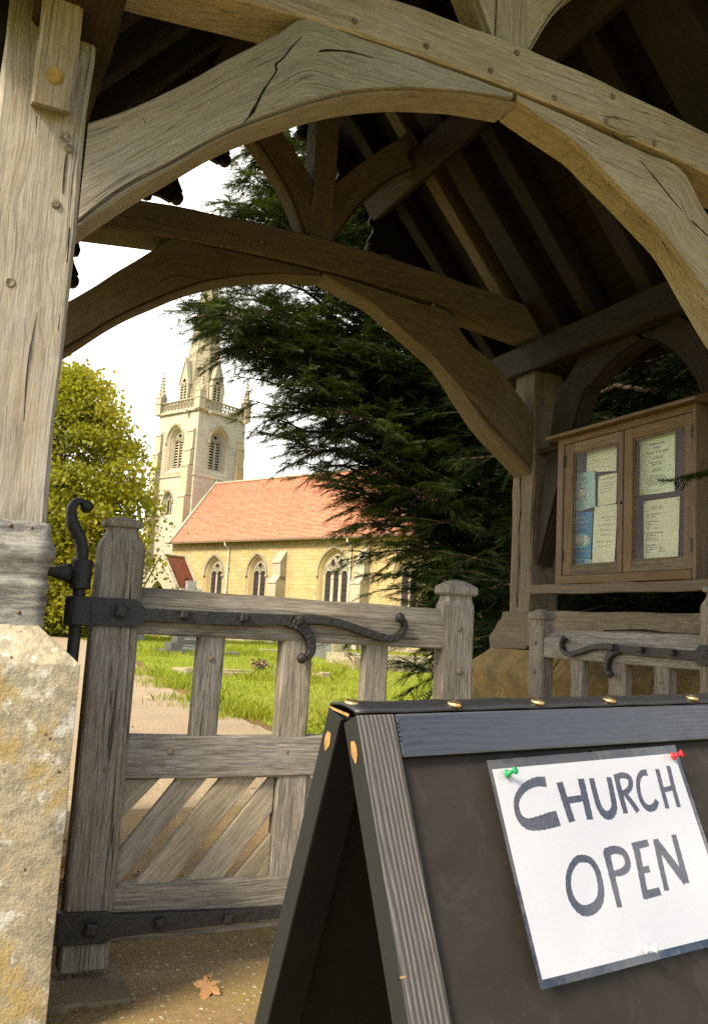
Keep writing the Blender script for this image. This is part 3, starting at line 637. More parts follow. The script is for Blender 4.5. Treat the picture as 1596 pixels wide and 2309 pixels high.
# arched bracing in the right wall
zq = lambda L, X: [tuple(onX(u, v, X)[[1, 2]]) for u, v in L]
def r4(x, y): return ((1416 + x / 1.128) * .5638, (1024 + y / 1.128) * .5638)
XB = XR + .03
bo = zq([r4(855, 770), r4(905, 660), r4(965, 540), r4(1035, 425), r4(1130, 372), r4(1235, 335)], XB)
bi = zq([r4(955, 790), r4(1010, 680), r4(1075, 570), r4(1150, 480), r4(1225, 415), r4(1290, 372)], XB)
PX = lambda x, y, z: (y, x, z)      # station x -> world Y, depth -> world X
bo[0] = (3.94, 1.62); bi[0] = (3.94, 1.40); 
brace('wall_brace', bo, bi, [(a - .012, b - .012) for a, b in bi], XB, XB + .09, M['oak_in'], LY, n=4, P=PX)
bo2 = [(bo[-1][0] - .012, 2.505), (3.0, 2.506), (2.9, 2.506), (2.75, 2.30), (2.725, 2.05)]
bi2 = [(bi[-1][0] - .012, bi[-1][1] + .005), (3.05, 2.43), (2.93, 2.33), (2.80, 2.15), (2.735, 1.9)]
bo2[0] = (bi[-1][0] - .010, 2.506)
brace('wall_brace', bo2, bi2, [(a + .01, b - .012) for a, b in bi2], XB, XB + .09, M['oak_in'], LY, n=4, P=PX)
# timber rail below the noticeboard
timber('rail', (2.905, 2.52, 1.246), (2.905, 3.885, 1.25), .05, .048, M['case_wood'], LY, side=(1, 0, 0), bevel=.004)

# ---- roof: rafters, boards, purlins, ridge, tiles
TS = math.tan(R_(50)); CS, SN = math.cos(R_(50)), math.sin(R_(50)); Z0 = 2.78
LEN = (XR - XM) / CS
YV0, YV1 = 1.15, 4.68
def rp(s, d, y, h=0):
    """roof point: d metres down from the ridge on side s (+1 right), h above the rafter underside"""
    zr = Z0 + (XR - XM) * TS
    return Vector((XM + s * d * CS + s * h * SN, y, zr - d * SN + h * CS))
for s in (1, -1):
    side = []
    for y, w in ((1.24, .09), (1.62, .09), (2.02, .09), (2.40, .25), (2.77, .095), (3.15, .10), (3.56, .10), (3.88, .17), (4.13, .095), (4.50, .09)):
        h = .115 if w < .2 else .16
        if s < 0 and w > .2: y = 2.46
        mt = 'oak_in' if s > 0 else 'roof_wood'
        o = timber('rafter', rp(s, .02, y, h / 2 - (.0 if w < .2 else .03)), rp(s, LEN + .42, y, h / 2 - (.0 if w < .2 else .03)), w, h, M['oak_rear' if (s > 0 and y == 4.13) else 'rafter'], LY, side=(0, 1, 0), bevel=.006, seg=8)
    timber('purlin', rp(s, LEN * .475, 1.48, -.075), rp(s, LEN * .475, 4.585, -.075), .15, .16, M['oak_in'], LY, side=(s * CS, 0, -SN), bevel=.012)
    # sarking boards run along the roof, each a piece of its own, with butt joints between the rafters
    n = 17; pw = (LEN + .45) / n
    for i in range(n):
        yb = [YV0 + .02, 2.02, 2.77, 3.56, 4.13, YV1 - .02] if i % 2 else [YV0 + .02, 2.40, 3.15, 3.88, YV1 - .02]
        for a, b in zip(yb[:-1], yb[1:]):
            hh = .118 + random.uniform(0, .012)
            timber('roof_board', rp(s, pw * (i + .5), a + .0006, hh + .01), rp(s, pw * (i + .5), b - .0006, hh + .01), pw - .001, .018, M['roof_wood'], LY, side=(s * CS, 0, -SN), bevel=.003, wob=.0008, seg=2)
    # tile covering, tile by tile in stepped courses on battens
    m = MB(); rows = 24; tw = .165
    for i in range(rows):
        d0 = (LEN + .37) * i / rows; d1 = (LEN + .37) * (i + 1) / rows + .05; off = tw / 2 * (i % 2)
        for j in range(int((YV1 - YV0) / tw)):
            ya = YV0 + off + j * tw; yb_ = ya + tw - .004; r = random.random(); l = random.uniform(0, .004)
            vs = [rp(s, d0, ya, .165), rp(s, d0, yb_, .165), rp(s, d1, yb_, .185 + l), rp(s, d1, ya, .185 + l), rp(s, d0, ya, .152), rp(s, d0, yb_, .152), rp(s, d1, yb_, .168 + l), rp(s, d1, ya, .168 + l)]
            m.add(vs, [(0, 1, 2, 3), (7, 6, 5, 4), (0, 4, 5, 1), (1, 5, 6, 2), (2, 6, 7, 3), (3, 7, 4, 0)], None, r)
    o = m.build('roof_tiles', M['tile_dark'], LY, fix=False); o['kind'] = 'stuff'
    # cusped bargeboards at both verges
    for yb, nm in ((YV1, 'rear'), (YV0 - .03, 'front')):
        m = MB(); per = .40; N = 16; low = []; total = LEN + .5
        cnt = int(total / per)
        for c in range(cnt):
            for q in range(N):
                t = q / N; a = t * 2 - 1
                dep = .20 - (.13 * math.sqrt(max(0, 1 - (a / .70) ** 2)) if abs(a) < .70 else 0)
                if .22 < abs(a) < .40: dep += .035
                low.append((c * per + t * per, -dep))
        up_ = [(cnt * per, .10), (0.0, .10)]
        poly = low + [(cnt * per, -.17)] + up_
        m2 = MB(); vs = []; 
        tris_f = [(x, .10) for x, _ in low]
        L2 = low; nn = len(L2); V0 = []
        for y in (yb, yb + .03):
            V0 += [rp(s, x, y, hh) for x, hh in L2] + [rp(s, x, y, .172) for x, hh in L2]
        fs = []
        for i in range(nn - 1):
            fs += [(i, i + 1, nn + i + 1, nn + i), (2*nn + i, 3*nn + i, 3*nn + i + 1, 2*nn + i + 1), (i, 2*nn + i, 2*nn + i + 1, i + 1), (nn + i, nn + i + 1, 3*nn + i + 1, 3*nn + i)]
        m.add(V0, fs)
        m.build('bargeboard', M['roof_wood'], LY)
        for c in range(1, cnt + 1):
            mb = MB(); p = rp(s, c * per, yb + .015, -.205); pr_ = [(.001, -.036), (.022, -.034), (.034, -.024), (.036, -.012), (.036, .012), (.034, .024), (.022, .034), (.001, .036)]
            mb.lathe(pr_, p, (0, 1, 0), 12); mb.build('cusp_knob', M['roof_wood'], LY, smooth=True)
timber('ridge_beam', (XM, YV0 + .02, 4.31), (XM, YV1 - .02, 4.31), .06, .18, M['oak_in'], LY, side=(1, 0, 0))
m = MB()
for j in range(10):
    y = YV0 + j * .325
    for s in (1, -1): m.box((XM - .12, y, 4.42), (XM + .12, y + .318, 4.50)) if s > 0 else None
m.build('ridge_tiles', M['tile_dark'], LY, bevel=.03)['kind'] = 'stuff'

# ---- stone dwarf walls and the near left pier
def stone_block(pts_fn, name, mat, bevel=.012, lab=None, jit=.0):
    m = MB(); pts_fn(m); o = m.build(name, M[mat], LY, bevel=bevel)
    if lab: o['label'] = lab
    return o
def pier_top(m):   # sloped weathering on two faces: verts by hand
    x0, x1, y0, y1, zb, zs, zt, ix, iy = -.6, .321, 2.20, 2.62, -.05, .855, .945, .098, .08
    b = [(x0, y0, zb), (x1, y0, zb), (x1, y1, zb), (x0, y1, zb)]; c = [(x0, y0, zs), (x1, y0, zs), (x1, y1, zs), (x0, y1, zs)]
    t = [(x0, y0 + iy, zt), (x1 - ix, y0 + iy, zt), (x1 - ix, y1, zt), (x0, y1, zt)]
    m.add(b + c + t, [(3, 2, 1, 0), (0, 1, 5, 4), (1, 2, 6, 5), (2, 3, 7, 6), (3, 0, 4, 7), (4, 5, 9, 8), (5, 6, 10, 9), (6, 7, 11, 10), (7, 4, 8, 11), (8, 9, 10, 11)])
stone_block(pier_top, 'stone', 'pier', .003, 'pale lichen spotted stone of the left pier with a sloped top')
def rough_up(o, amp, sc=9, cuts=10):
    """fine uneven surface for a stone: subdivide and push along the normal with a noise"""
    bm = bmesh.new(); bm.from_mesh(o.data); bmesh.ops.triangulate(bm, faces=bm.faces)
    for _ in range(4):
        es = [e for e in bm.edges if e.calc_length() > .045]
        if not es: break
        bmesh.ops.subdivide_edges(bm, edges=es, cuts=1); bmesh.ops.triangulate(bm, faces=[f for f in bm.faces if len(f.verts) > 3])
    from mathutils import noise
    bm.normal_update()
    for v in bm.verts:
        n = noise.noise(v.co * sc) * .6 + noise.noise(v.co * sc * 3.1) * .4
        v.co += v.normal * (n * amp)
    bm.to_mesh(o.data); bm.free(); o.data.polygons.foreach_set('use_smooth', [True] * len(o.data.polygons)); o.data.update()
for o in [c for c in LY.children if c.name.startswith('stone')]: rough_up(o, .0042, 11)
# wall stones behind (left) and the right wall with its sloped top course
def wall_side(s):
    xi = XL + .09 if s < 0 else XR - .10           # inner face
    xt = XL if s < 0 else XR
    ext = -1 if s < 0 else 1
    ys = [2.62, 3.3, 3.95, 4.50] if s < 0 else [2.20, 2.95, 3.66, 4.50]
    for a, b in zip(ys[:-1], ys[1:]):
        last = b == ys[-1]
        prof = [(xi, .50), (xi, .80), (xt, .925), (xt + ext * .42, .925), (xt + ext * .42, .50)]
        def fn(m, a=a, b=b, prof=prof, last=last):
            n = len(prof); yb = [b - .002 - ((.17 * max(0, min(1, (z - .80) / .125))) if last else 0) for x, z in prof]
            vs = [(x, a + .002, z) for x, z in prof] + [(x, y, z) for (x, z), y in zip(prof, yb)]
            m.add(vs, [tuple(range(n)), tuple(range(2*n - 1, n - 1, -1))] + [(i, i + n, (i+1) % n + n, (i+1) % n) for i in range(n)])
        o = stone_block(fn, 'stone', 'dwarf', .012); rough_up(o, .004)
    ys2 = [2.62, 3.1, 3.8, 4.50] if s < 0 else [2.20, 2.6, 3.25, 3.9, 4.50]
    for a, b in zip(ys2[:-1], ys2[1:]):
        for z0, z1 in ((-.05, .24), (.244, .496)):
            o = stone_block(lambda m: m.box((min(xi, xi + ext * .5) + .004, a + .002, z0), (max(xi, xi + ext * .5), b - .002, z1)), 'stone', 'dwarf', .012); rough_up(o, .004)
wall_side(1); wall_side(-1)
# lead sheet dressed round the foot of the near left post
m = MB(); vs = []; fs = []; NZ = 26; NX = 20; x0, x1, y0, y1 = XL - .235, XL + .010, Y1 - .012, Y1 + TW + .012
loop = []
for k in range(NX): loop.append((x0 + (x1 - x0) * k / NX, y0, 0, -1))
for k in range(NX): loop.append((x1, y0 + (y1 - y0) * k / NX, 1, 0))
for k in range(NX): loop.append((x1 - (x1 - x0) * k / NX, y1, 0, 1))
for k in range(NX): loop.append((x0, y1 - (y1 - y0) * k / NX, -1, 0))
from mathutils import noise as mnoise
for i in range(NZ + 1):
    t = i / NZ; z = .932 + t * .265
    bul = .004 + .018 * math.exp(-((t - .72) / .13) ** 2) + .010 * math.exp(-((t - .40) / .05) ** 2) + (.006 if t < .34 else 0)
    for (x, y, nx, ny) in loop:
        d = bul + .0025 * mnoise.noise(Vector((x * 22, y * 22, z * 30))) + .002 * mnoise.noise(Vector((x * 50, y * 50, z * 70)))
        if t > .97: d *= .4
        vs.append((x + nx * d, y + ny * d, z))
n = len(loop)
for i in range(NZ):
    for k in range(n): fs.append((i*n + k, i*n + (k+1) % n, (i+1)*n + (k+1) % n, (i+1)*n + k))
m.add(vs, fs); o = m.build('lead_flashing', M['lead'], LY, smooth=True); o['label'] = 'crumpled grey lead sheet nailed round the post foot'
for x in (.02, .075, .125, .175): 
    m = MB(); m.lathe([(.006, -.004), (.006, .001), (.003, .004), (.0005, .0045)], (x, Y1 - .022, .972 + .002 * math.sin(x * 90)), (0, -1, 0), 10); m.build('nail', simple('nail_rust', (.12, .085, .04), .6, .4, .3), o, smooth=True)
    m = MB(); m.lathe([(.006, -.004), (.006, .001), (.003, .004), (.0005, .0045)], (x + .01, Y1 - .016, 1.182), (0, -1, 0), 10); m.build('nail', bpy.data.materials['nail_rust'], o, smooth=True)
# ------------------------------------------------------------------ gates
def sweep_flat(m, pts, widths, fn, th0, th1, n=6, domed=True):
    """iron strap: centre line in the gate plane (x, z) with a width per station; a flat bar with eased edges"""
    P = catmull(pts, n); W = np.interp(np.linspace(0, 1, len(P)), np.linspace(0, 1, len(widths)), widths); vs = []; fs = []
    for i, p in enumerate(P):
        t = P[min(i+1, len(P)-1)] - P[max(i-1, 0)]; nn = np.array([-t[1], t[0]]) / (np.linalg.norm(t) + 1e-9); w = W[i] / 2
        j = .0006 * math.sin(i * 2.3)
        for (a, d) in ((-w, th1), (-w, th0 + .002), (-w + .0025, th0 + j), (w - .0025, th0 - j), (w, th0 + .002), (w, th1)):
            q = p + nn * a; vs.append(fn(q[0], d, q[1]))
    k = 6
    for i in range(len(P) - 1):
        for q in range(k): fs.append((i*k+q, i*k+(q+1) % k, (i+1)*k+(q+1) % k, (i+1)*k+q))
    fs.append(tuple(range(k-1, -1, -1))); fs.append(tuple((len(P)-1)*k + q for q in range(k))); m.add(vs, fs)

def gate(label, P, side, nd, mat='oak_gate', dz=0):
    g = thing('churchyard_gate', label, 'gate', 'pair of oak churchyard gates', P(.385, .04, 0))
    inv = Vector(g.location)
    def fin(o): o.parent = g; o.matrix_parent_inverse = Matrix.Translation(-inv); return o
    T = lambda nm, a, b, w, h, mt=mat, **kw: fin(timber(nm, P(*a), P(*b), w, h, M[mt], None, side=side, **kw))
    # shaped stiles
    hs = [(.042, .0645, .04), (.4, .0640, .04), (.8, .0642, .04), (1.165, .0635, .04), (1.18, .061, .038), (1.192, .054, .034), (1.203, .046, .031), (1.215, .0415, .029), (1.2275, .0412, .029), (1.228, .046, .034), (1.231, .052, .038), (1.238, .0535, .04), (1.246, .0525, .039), (1.250, .045, .034), (1.257, .025, .02), (1.2625, .006, .006)]
    lo = lambda nm, rg, cx: fin(loft(nm, rg, (cx, .04), M[mat], None, P=P))
    lo('hinge_stile', hs, .4495)
    ms = [(.09, .058, .036), (.5, .0575, .036), (1.075, .0575, .036), (1.083, .055, .035), (1.093, .0505, .033), (1.10, .0495, .032), (1.1115, .0492, .032), (1.112, .058, .040), (1.118, .063, .044), (1.130, .064, .045), (1.140, .062, .044), (1.147, .055, .036), (1.160, .028, .02), (1.165, .006, .006)]
    lo('meeting_stile', ms, 1.578)
    # rails: top rail with a big chamfer on its upper front edge
    m = MB(); vs = []; gs = []; o_ = goff(); N = 10
    for i in range(N + 1):
        x = .5155 + (1.519 - .5155) * i / N; w = .0016 * math.sin(i * 1.9); e = .005
        for (y, z) in ((.012, .930 + e + w), (.012 + e, .930), (.070, .930), (.070, 1.062), (.052, 1.064 + w), (.016, 1.027 + w), (.012, 1.022 + w)):
            vs.append(P(x, y, z)); gs.append((x + o_[0], z + o_[1], y + o_[2]))
    k = 7; fs = [tuple(range(k)), tuple(N*k + q for q in range(k))[::-1]]
    for i in range(N):
        for q in range(k): fs.append((i*k+q, i*k+(q+1) % k, (i+1)*k+(q+1) % k, (i+1)*k+q))
    m.add(vs, fs, gs); fin(m.build('top_rail', M[mat]))
    T('middle_rail', (.5155, .042, .588), (1.519, .042, .588), .056, .118, bevel=.004)
    T('bottom_rail', (.5155, .042, .172), (1.519, .042, .170), .056, .146, bevel=.006)
    for x0, x1 in ((.695, .773), (.956, 1.056), (1.238, 1.320)):
        T('baluster', ((x0 + x1) / 2, .042, .640), ((x0 + x1) / 2, .042, .934), x1 - x0 if False else .05, x1 - x0, bevel=.006)
    T('muntin', (1.014, .042, .240), (1.014, .042, .532), .05, .098, bevel=.005)
    zt, zb = .5275, .2415
    L = [[(.517, zt), (.617, zt), (.517, .419)], [(.668, zt), (.756, zt), (.519, zb), (.517, zb), (.517, .330)], [(.798, zt), (.907, zt), (.671, zb), (.566, zb)],
         [(.951, zt), (.9635, zt), (.9635, .425), (.824, zb), (.714, zb)], [(.9635, .362), (.9635, zb), (.857, zb)]]
    LL = [q for q in L] + [[(2.028 - x, z) for x, z in q] for q in L if True]
    LL[5:] = [[(1.064 + (x - 1.064) * (1.517 - 1.064) / (1.511 - 1.064), z) for x, z in q] for q in LL[5:]]
    c45 = math.cos(R_(47)); s45 = math.sin(R_(47))
    for i, q in enumerate(LL):
        m = MB(); o2 = goff(); sg = 1 if i < 5 else -1
        m.prism(q, lambda x, z, d: P(x, d, z), .030 + .003 * (i % 2), .056, lambda x, z, d: (x * c45 * sg + z * s45 + o2[0], -x * s45 * sg + z * c45 + o2[1], d + o2[2]))
        fin(m.build('diagonal_slat', M['oak_slat'], bevel=.0035))
    for x, z, r in ((.636, .605, .009), (.615, .572, .008), (.99, .602, .009), (.46, .56, .010), (1.575, 1.0, .010), (1.58, .86, .011), (.735, .87, .008), (1.29, .955, .009)):
        yy = .0 if x < .52 or x > 1.52 else .014
        p = P(x, yy + .001, z); mm = MB(); mm.lathe([(r, -.01), (r, .001), (r * .7, .0035), (.001, .003)], p, nd, 10); fin(mm.build('peg', M['peg'], smooth=True))
    # ironwork
    f0, f1 = -.012, .004
    st = fin(bpy.data.objects.new('hinge_strap', MB().mesh('e', M['iron']))); 
    m = MB()
    m.prism([(.372, 1.0265), (.4985, 1.027), (.524, 1.004), (.524, .9665), (.510, .949), (.380, .948)], lambda x, z, d: P(x, d, z), f0, f1)
    m.prism([(.523, 1.0035), (.80, 1.008), (.995, 1.012), (1.01, 1.00), (.985, .980), (.80, .970), (.523, .967)], lambda x, z, d: P(x, d, z), f0 + .0005, .013)
    sweep_flat(m, [(.96, .993), (.995, .982), (1.027, .955), (1.041, .922), (1.036, .893), (1.012, .880)], [.040, .036, .030, .026, .022, .014], P, f0 - .0015, .012)
    sweep_flat(m, [(.985, .998), (1.06, 1.001), (1.14, .992), (1.22, .972), (1.29, .957), (1.335, .962), (1.360, .985), (1.358, 1.013), (1.338, 1.027)], [.030, .028, .026, .025, .024, .020, .018, .015, .012], P, f0 - .001, .012)
    for bx, bz in ((1.008, .882), (1.338, 1.024)):
        m.lathe([(.001, -.010), (.012, -.008), (.0165, 0), (.014, .008), (.007, .013), (.001, .014)], P(bx, f0, bz), nd, 12)
    me = m.mesh('hinge_strap', M['iron'], bevel=.0022); COL.objects.unlink(st) if st.name in COL.objects else None; st.data = me; COL.objects.link(st)
    st['label'] = 'upper iron strap hinge with two curled ends'
    def bolt(x, z, par, r=.017):
        r *= 1.25; mm = MB(); a = random.uniform(.5, 1.1); q = [(x + r * math.cos(a + i * math.pi / 2), z + r * math.sin(a + i * math.pi / 2)) for i in range(4)]; q2 = [(x + (u - x) * .55, z + (v - z) * .55) for u, v in q]
        y0_, y1_ = f0 + .002, f0 - .019
        mm.add([P(u, y0_, v) for u, v in q] + [P(u, y1_ + .004, v) for u, v in q] + [P(u, y1_, v) for u, v in q2], [(0, 1, 5, 4), (1, 2, 6, 5), (2, 3, 7, 6), (3, 0, 4, 7), (4, 5, 9, 8), (5, 6, 10, 9), (6, 7, 11, 10), (7, 4, 8, 11), (8, 9, 10, 11)])
        return mm.build('bolt', M['iron'], par, bevel=.0015)
    for x, z in ((.456, .990), (.636, .992), (.814, .995), (.990, .996)): bolt(x, z, st, .0175 if x < .5 else .0145)
    m = MB(); m.prism([(.366, .197), (.492, .190), (.518, .181), (.90, .165), (1.30, .158), (1.36, .145), (1.30, .136), (.90, .132), (.513, .122), (.495, .109), (.372, .1125)], lambda x, z, d: P(x, d, z), f0, .013)
    lb = fin(m.build('hinge_strap', M['iron'], bevel=.0025)); lb['label'] = 'lower iron strap hinge, plain and tapering'
    for x, z in ((.454, .150), (.637, .152), (.831, .147), (1.05, .147)): bolt(x, z, lb, .0185 if x < .5 else .015)
    # eyes of the two straps
    for z0, z1, nm in ((.945, 1.027, 'hinge_eye'), (.112, .197, 'hinge_eye')):
        mm = MB(); mm.lathe([(.030, z0), (.0335, z0 + .004), (.0345, (z0 + z1) / 2), (.0335, z1 - .004), (.030, z1)], P(.345, .022, 0), (0, 0, 1), 20)
        mm.prism([(.345, z0 + .004), (.385, z0 + .002), (.385, z1 - .002), (.345, z1 - .004)], lambda x, z, d: P(x, d, z), -.010, .006)
        fin(mm.build(nm, M['iron'], bevel=.0012))
    return g
PL_ = lambda x, y, z: (x, 2.5 + y, z)
PR_ = lambda x, y, z: (2.65 + y, 2.372 + (x - .385) * .965, z - .032)
g1 = gate('weathered grey oak gate shut between the left pier and the sandwich board', PL_, (0, 1, 0), (0, -1, 0))
g2 = gate('smaller looking oak gate standing open along the right wall below the noticeboard', PR_, (1, 0, 0), (-1, 0, 0))

# hinge pintles on the piers: rod with a scrolled top held in a socket
def pintle(P, label):
    m = MB(); y = .022
    rod = [(.3405, .60), (.343, .80), (.3445, .95), (.3445, 1.03), (.344, 1.13), (.342, 1.155), (.334, 1.185), (.320, 1.208), (.3085, 1.230), (.303, 1.255), (.305, 1.275), (.315, 1.288), (.328, 1.2905), (.338, 1.284)]
    C_ = catmull(rod, 6); n = len(C_)
    rad = np.interp(np.linspace(0, 1, n), [0, .25, .4, .6, .8, 1], [.0165, .017, .0175, .018, .012, .009])
    m.tube([P(x, y, z) for x, z in C_], rad, 12, flat=(0, 1, 0) if P is PL_ else (1, 0, 0))
    m.lathe([(.001, -.018), (.012, -.0145), (.018, -.005), (.0185, .004), (.013, .0135), (.001, .018)], P(.343, y, 1.277), (0, 1, 0) if P is PL_ else (1, 0, 0), 14)
    o = m.build('pintle', M['iron'], LY, smooth=True); o['label'] = label
    m = MB(); m.lathe([(.026, 1.046), (.0285, 1.049), (.0295, 1.09), (.0305, 1.126), (.027, 1.1285)], P(.345, y, 0), (0, 0, 1), 20); m.build('pintle_socket', M['iron'], LY, smooth=False, bevel=.001)
    m = MB(); m.tube([P(.20, y, 1.088), P(.255, y, 1.089), P(.285, y, 1.088), (P(.335, y, 1.088))], [(.010, .011), (.010, .011), (.013, .019), (.014, .034)], 12, flat=(0, 0, 1)); m.build('pintle_arm', M['iron'], LY, smooth=True)
    m = MB(); m.lathe([(.0165, .06), (.0165, .30)], P(.3445, y, 0), (0, 0, 1), 12); m.build('pintle', M['iron'], LY)
    m = MB(); m.tube([P(.26, y, .10), P(.345, y, .10)], .018, 10); m.build('pintle_arm', M['iron'], LY)
pintle(PL_, 'iron pintle with a curled top left of the shut gate')

# ------------------------------------------------------------------ sandwich board
E_ = np.array([.997, .0717, .0295]); E_ /= np.linalg.norm(E_)
U_ = np.array([-.0551, .3864, .9207]); U_ -= E_ * E_.dot(U_); U_ /= np.linalg.norm(U_); N_ = np.cross(E_, U_)      # N_ points to -Y and up (front face)
if N_[1] > 0: N_ = -N_
d = ray(803.3, 1612); P0 = EYE + d / np.linalg.norm(d) * .93; K = .93
def FB(a, b, c=0.0): return tuple(P0 + E_ * a - U_ * b + N_ * c)        # a along, b down the leaf, c in front of the face
WB = .66; LF_ = (P0[2] - .006) / U_[2]
SB = thing('sandwich_board', 'black painted wooden sandwich board standing in front of the gate', 'sandwich board', None, (P0[0] + .3, P0[1], 0))
sbi = Matrix.Translation(-Vector(SB.location))
def sfin(o, par=None):
    o.parent = par or SB; o.matrix_parent_inverse = Matrix() if par else sbi; return o
def plank(nm, F, a0, a1, b0, b1, c0, c1, mat, along='a', bev=.0025, par=None):
    m = MB(); o_ = goff(); pts = [(a, b, c) for c in (c0, c1) for a, b in ((a0, b0), (a1, b0), (a1, b1), (a0, b1))]
    g = [((a, b, c) if along == 'a' else (b, a, c)) for a, b, c in pts]
    m.add([F(*p) for p in pts], [(0, 1, 2, 3), (7, 6, 5, 4), (0, 4, 5, 1), (1, 5, 6, 2), (2, 6, 7, 3), (3, 7, 4, 0)], [np.array(q) + o_ for q in g])
    o = m.build(nm, [M[mat], M['paint_edge'], M['panel_in']], bevel=bev); nf = Vector(np.array(F(0, 0, 1)) - np.array(F(0, 0, 0))).normalized()
    for p in o.data.polygons:
        dt = p.normal.dot(nf); p.material_index = 0 if dt > .6 else (2 if dt < -.6 else 1)
    return sfin(o, par)
sw, rw, th = .046, .0465, .030
def leaf(F, front):
    S = -1
    plank('stile', F, 0, sw, 0, LF_, -th, 0, 'paint_stile', 'b')
    plank('stile', F, WB - sw, WB, 0, LF_, -th, 0, 'paint_stile', 'b')
    plank('rail', F, sw + .0012, WB - sw - .0012, .0, rw, -th, -.0006, 'paint_rail')
    plank('rail', F, sw + .0012, WB - sw - .0012, LF_ - .1, LF_ - .05, -th, -.0006, 'paint_rail')
    plank('panel', F, sw - .004, WB - sw + .004, rw - .004, LF_ - .095, -.020, -.011, 'panel', bev=0)
leaf(FB, True)
# the second leaf is the mirror of the first about the upright plane through the hinge line
H_ = np.array([-E_[1], E_[0], 0]); H_ /= np.linalg.norm(H_)          # level, away from the viewer
U2 = U_ - 2 * H_ * H_.dot(U_); U2 -= E_ * E_.dot(U2); U2 /= np.linalg.norm(U2); N2 = np.cross(E_, U2)
if N2[1] < 0: N2 = -N2
P02 = P0 + H_ * .062 + np.array([0, 0, .003])
def FB2(a, b, c=0.0): return tuple(P02 + E_ * a - U2 * b + N2 * c)
LF_ = (P02[2] - .006) / U2[2]
leaf(FB2, False)
for c in [c for c in SB.children]:
    pass
# edges of the leaf ends: worn screw holes showing bare wood
for F in (FB, FB2):
    m = MB(); n = 14; c0 = (.0355, -.0155)
    ctr = F(-.0008, .034, -.0155)
    ring = [F(-.0009, .034 + .0115 * math.sin(2*math.pi*i/n) * (1 + .18 * math.sin(i*2.2)), -.0155 + .0062 * math.cos(2*math.pi*i/n) * (1 + .15 * math.sin(i*3.1))) for i in range(n)]
    ring2 = [F(.004, .034 + .008 * math.sin(2*math.pi*i/n), -.0155 + .004 * math.cos(2*math.pi*i/n)) for i in range(n)]
    m.add(ring, [tuple(range(n))]); sfin(m.build('screw_hole', M['raw_wood'], fix=False))
# flexible strip over the top that hinges the leaves, with brass cup screws
m = MB(); vs = []; fs = []; NN = 40
A0 = np.array(FB(0, 0, .0)); B0 = np.array(FB2(0, 0, .0))
for i in range(NN + 1):
    a = WB * i / NN; w = .0012 * math.sin(i * 1.1)
    p0 = P0 + E_ * a; p1 = P02 + E_ * a
    for t, h in ((.02, .001), (.06, .0045), (.35, .007), (.5, .0075), (.65, .007), (.94, .0045), (.98, .001)):
        q = p0 * (1 - t) + p1 * t + np.array([0, 0, h + w * (.3 if t < .1 or t > .9 else 1)]); vs.append(tuple(q))
for i in range(NN):
    for k in range(6): fs.append((i*7 + k, (i+1)*7 + k, (i+1)*7 + k + 1, i*7 + k + 1))
m.add(vs, fs); o = sfin(m.build('hinge_strip', M['rubber'], smooth=True, fix=False)); o['label'] = 'black strip along the ridge of the board'
sol = o.modifiers.new('t', 'SOLIDIFY'); sol.thickness = .003; sol.offset = -1
# raw splintered wood at the broken corner
m = MB(); m.add([P02 + E_ * .0 + np.array([-.0006, 0, .0005]), P0 + E_ * .0 + np.array([-.0006, .016, -.001]), P0 + E_ * .0 + np.array([-.0007, .018, -.004]), P02 + np.array([-.0007, -.012, -.003])], [(0, 1, 2, 3)]); sfin(m.build('broken_edge', M['raw_wood'], fix=False))
for a, t in ((.010, .45), (.1395 * K + .001, .12), (.2711 * K, .12), (.3969 * K, .12), (.56 * K, .12), (.645, .4)):
    q = P0 * (1 - t) + P02 * t + E_ * a + np.array([0, 0, .0078 if t > .3 else .0068]); nn = (N_ * .25 + np.array([0, 0, 1.]))
    m = MB(); m.lathe([(.0082, -.002), (.0086, .0005), (.0074, .0024), (.0056, .0026), (.0048, .0012), (.0048, .0018), (.003, .0026), (.0005, .0028)], q, nn, 18); sfin(m.build('cup_screw', M['brass'], smooth=True))
# saw cuts / filler at the joint and splinters on the rail
for b in (.010, .0145, .019, .024, .0285): 
    plank('saw_cut', FB, sw + .0008, sw + .0042, b, b + .0012, -.001, .0002, 'dark_crack', bev=0)
plank('splinter', FB, -.0010, .006, .262 * K, .2645 * K, -.004, .0003, 'raw_wood', bev=.0006)

# laminated sheet
def onB(u, v, off=0.0):
    r = ray(u, v); q = P0 + N_ * off
    return EYE + r * ((q - EYE).dot(N_) / r.dot(N_))
def ab(u, v): q = onB(u, v) - P0; return np.array([q.dot(E_), -q.dot(U_)])
def r8(x, y): return ((1416 + x / 1.128) * .5638, (3072 + y / 1.128) * .5638)
a0, b0 = ab(1093.2, 1717); wv = np.array(ab(1515.6, 1682)) - [a0, b0]; hv = np.array(ab(1210.8, 2233.4)) - [a0, b0]
wv *= 1.0; ang = math.atan2(wv[1], wv[0]); LW, LH = .299, .223
hang = math.atan2(-hv[0], hv[1])
def SH(x, y, c): 
    """x right, y down in sheet metres; sheet stands 3 mm proud of the face, edges lifting a little"""
    lift = .0025 + .0045 * max(0, (y / LH - .25)) ** 2 * (1 - x / LW) + .002 * math.sin(x * 26) * (y / LH) ** 3
    return FB(a0 + x * math.cos(ang) - y * math.sin(hang), b0 + x * math.sin(ang) + y * math.cos(hang), lift + c)
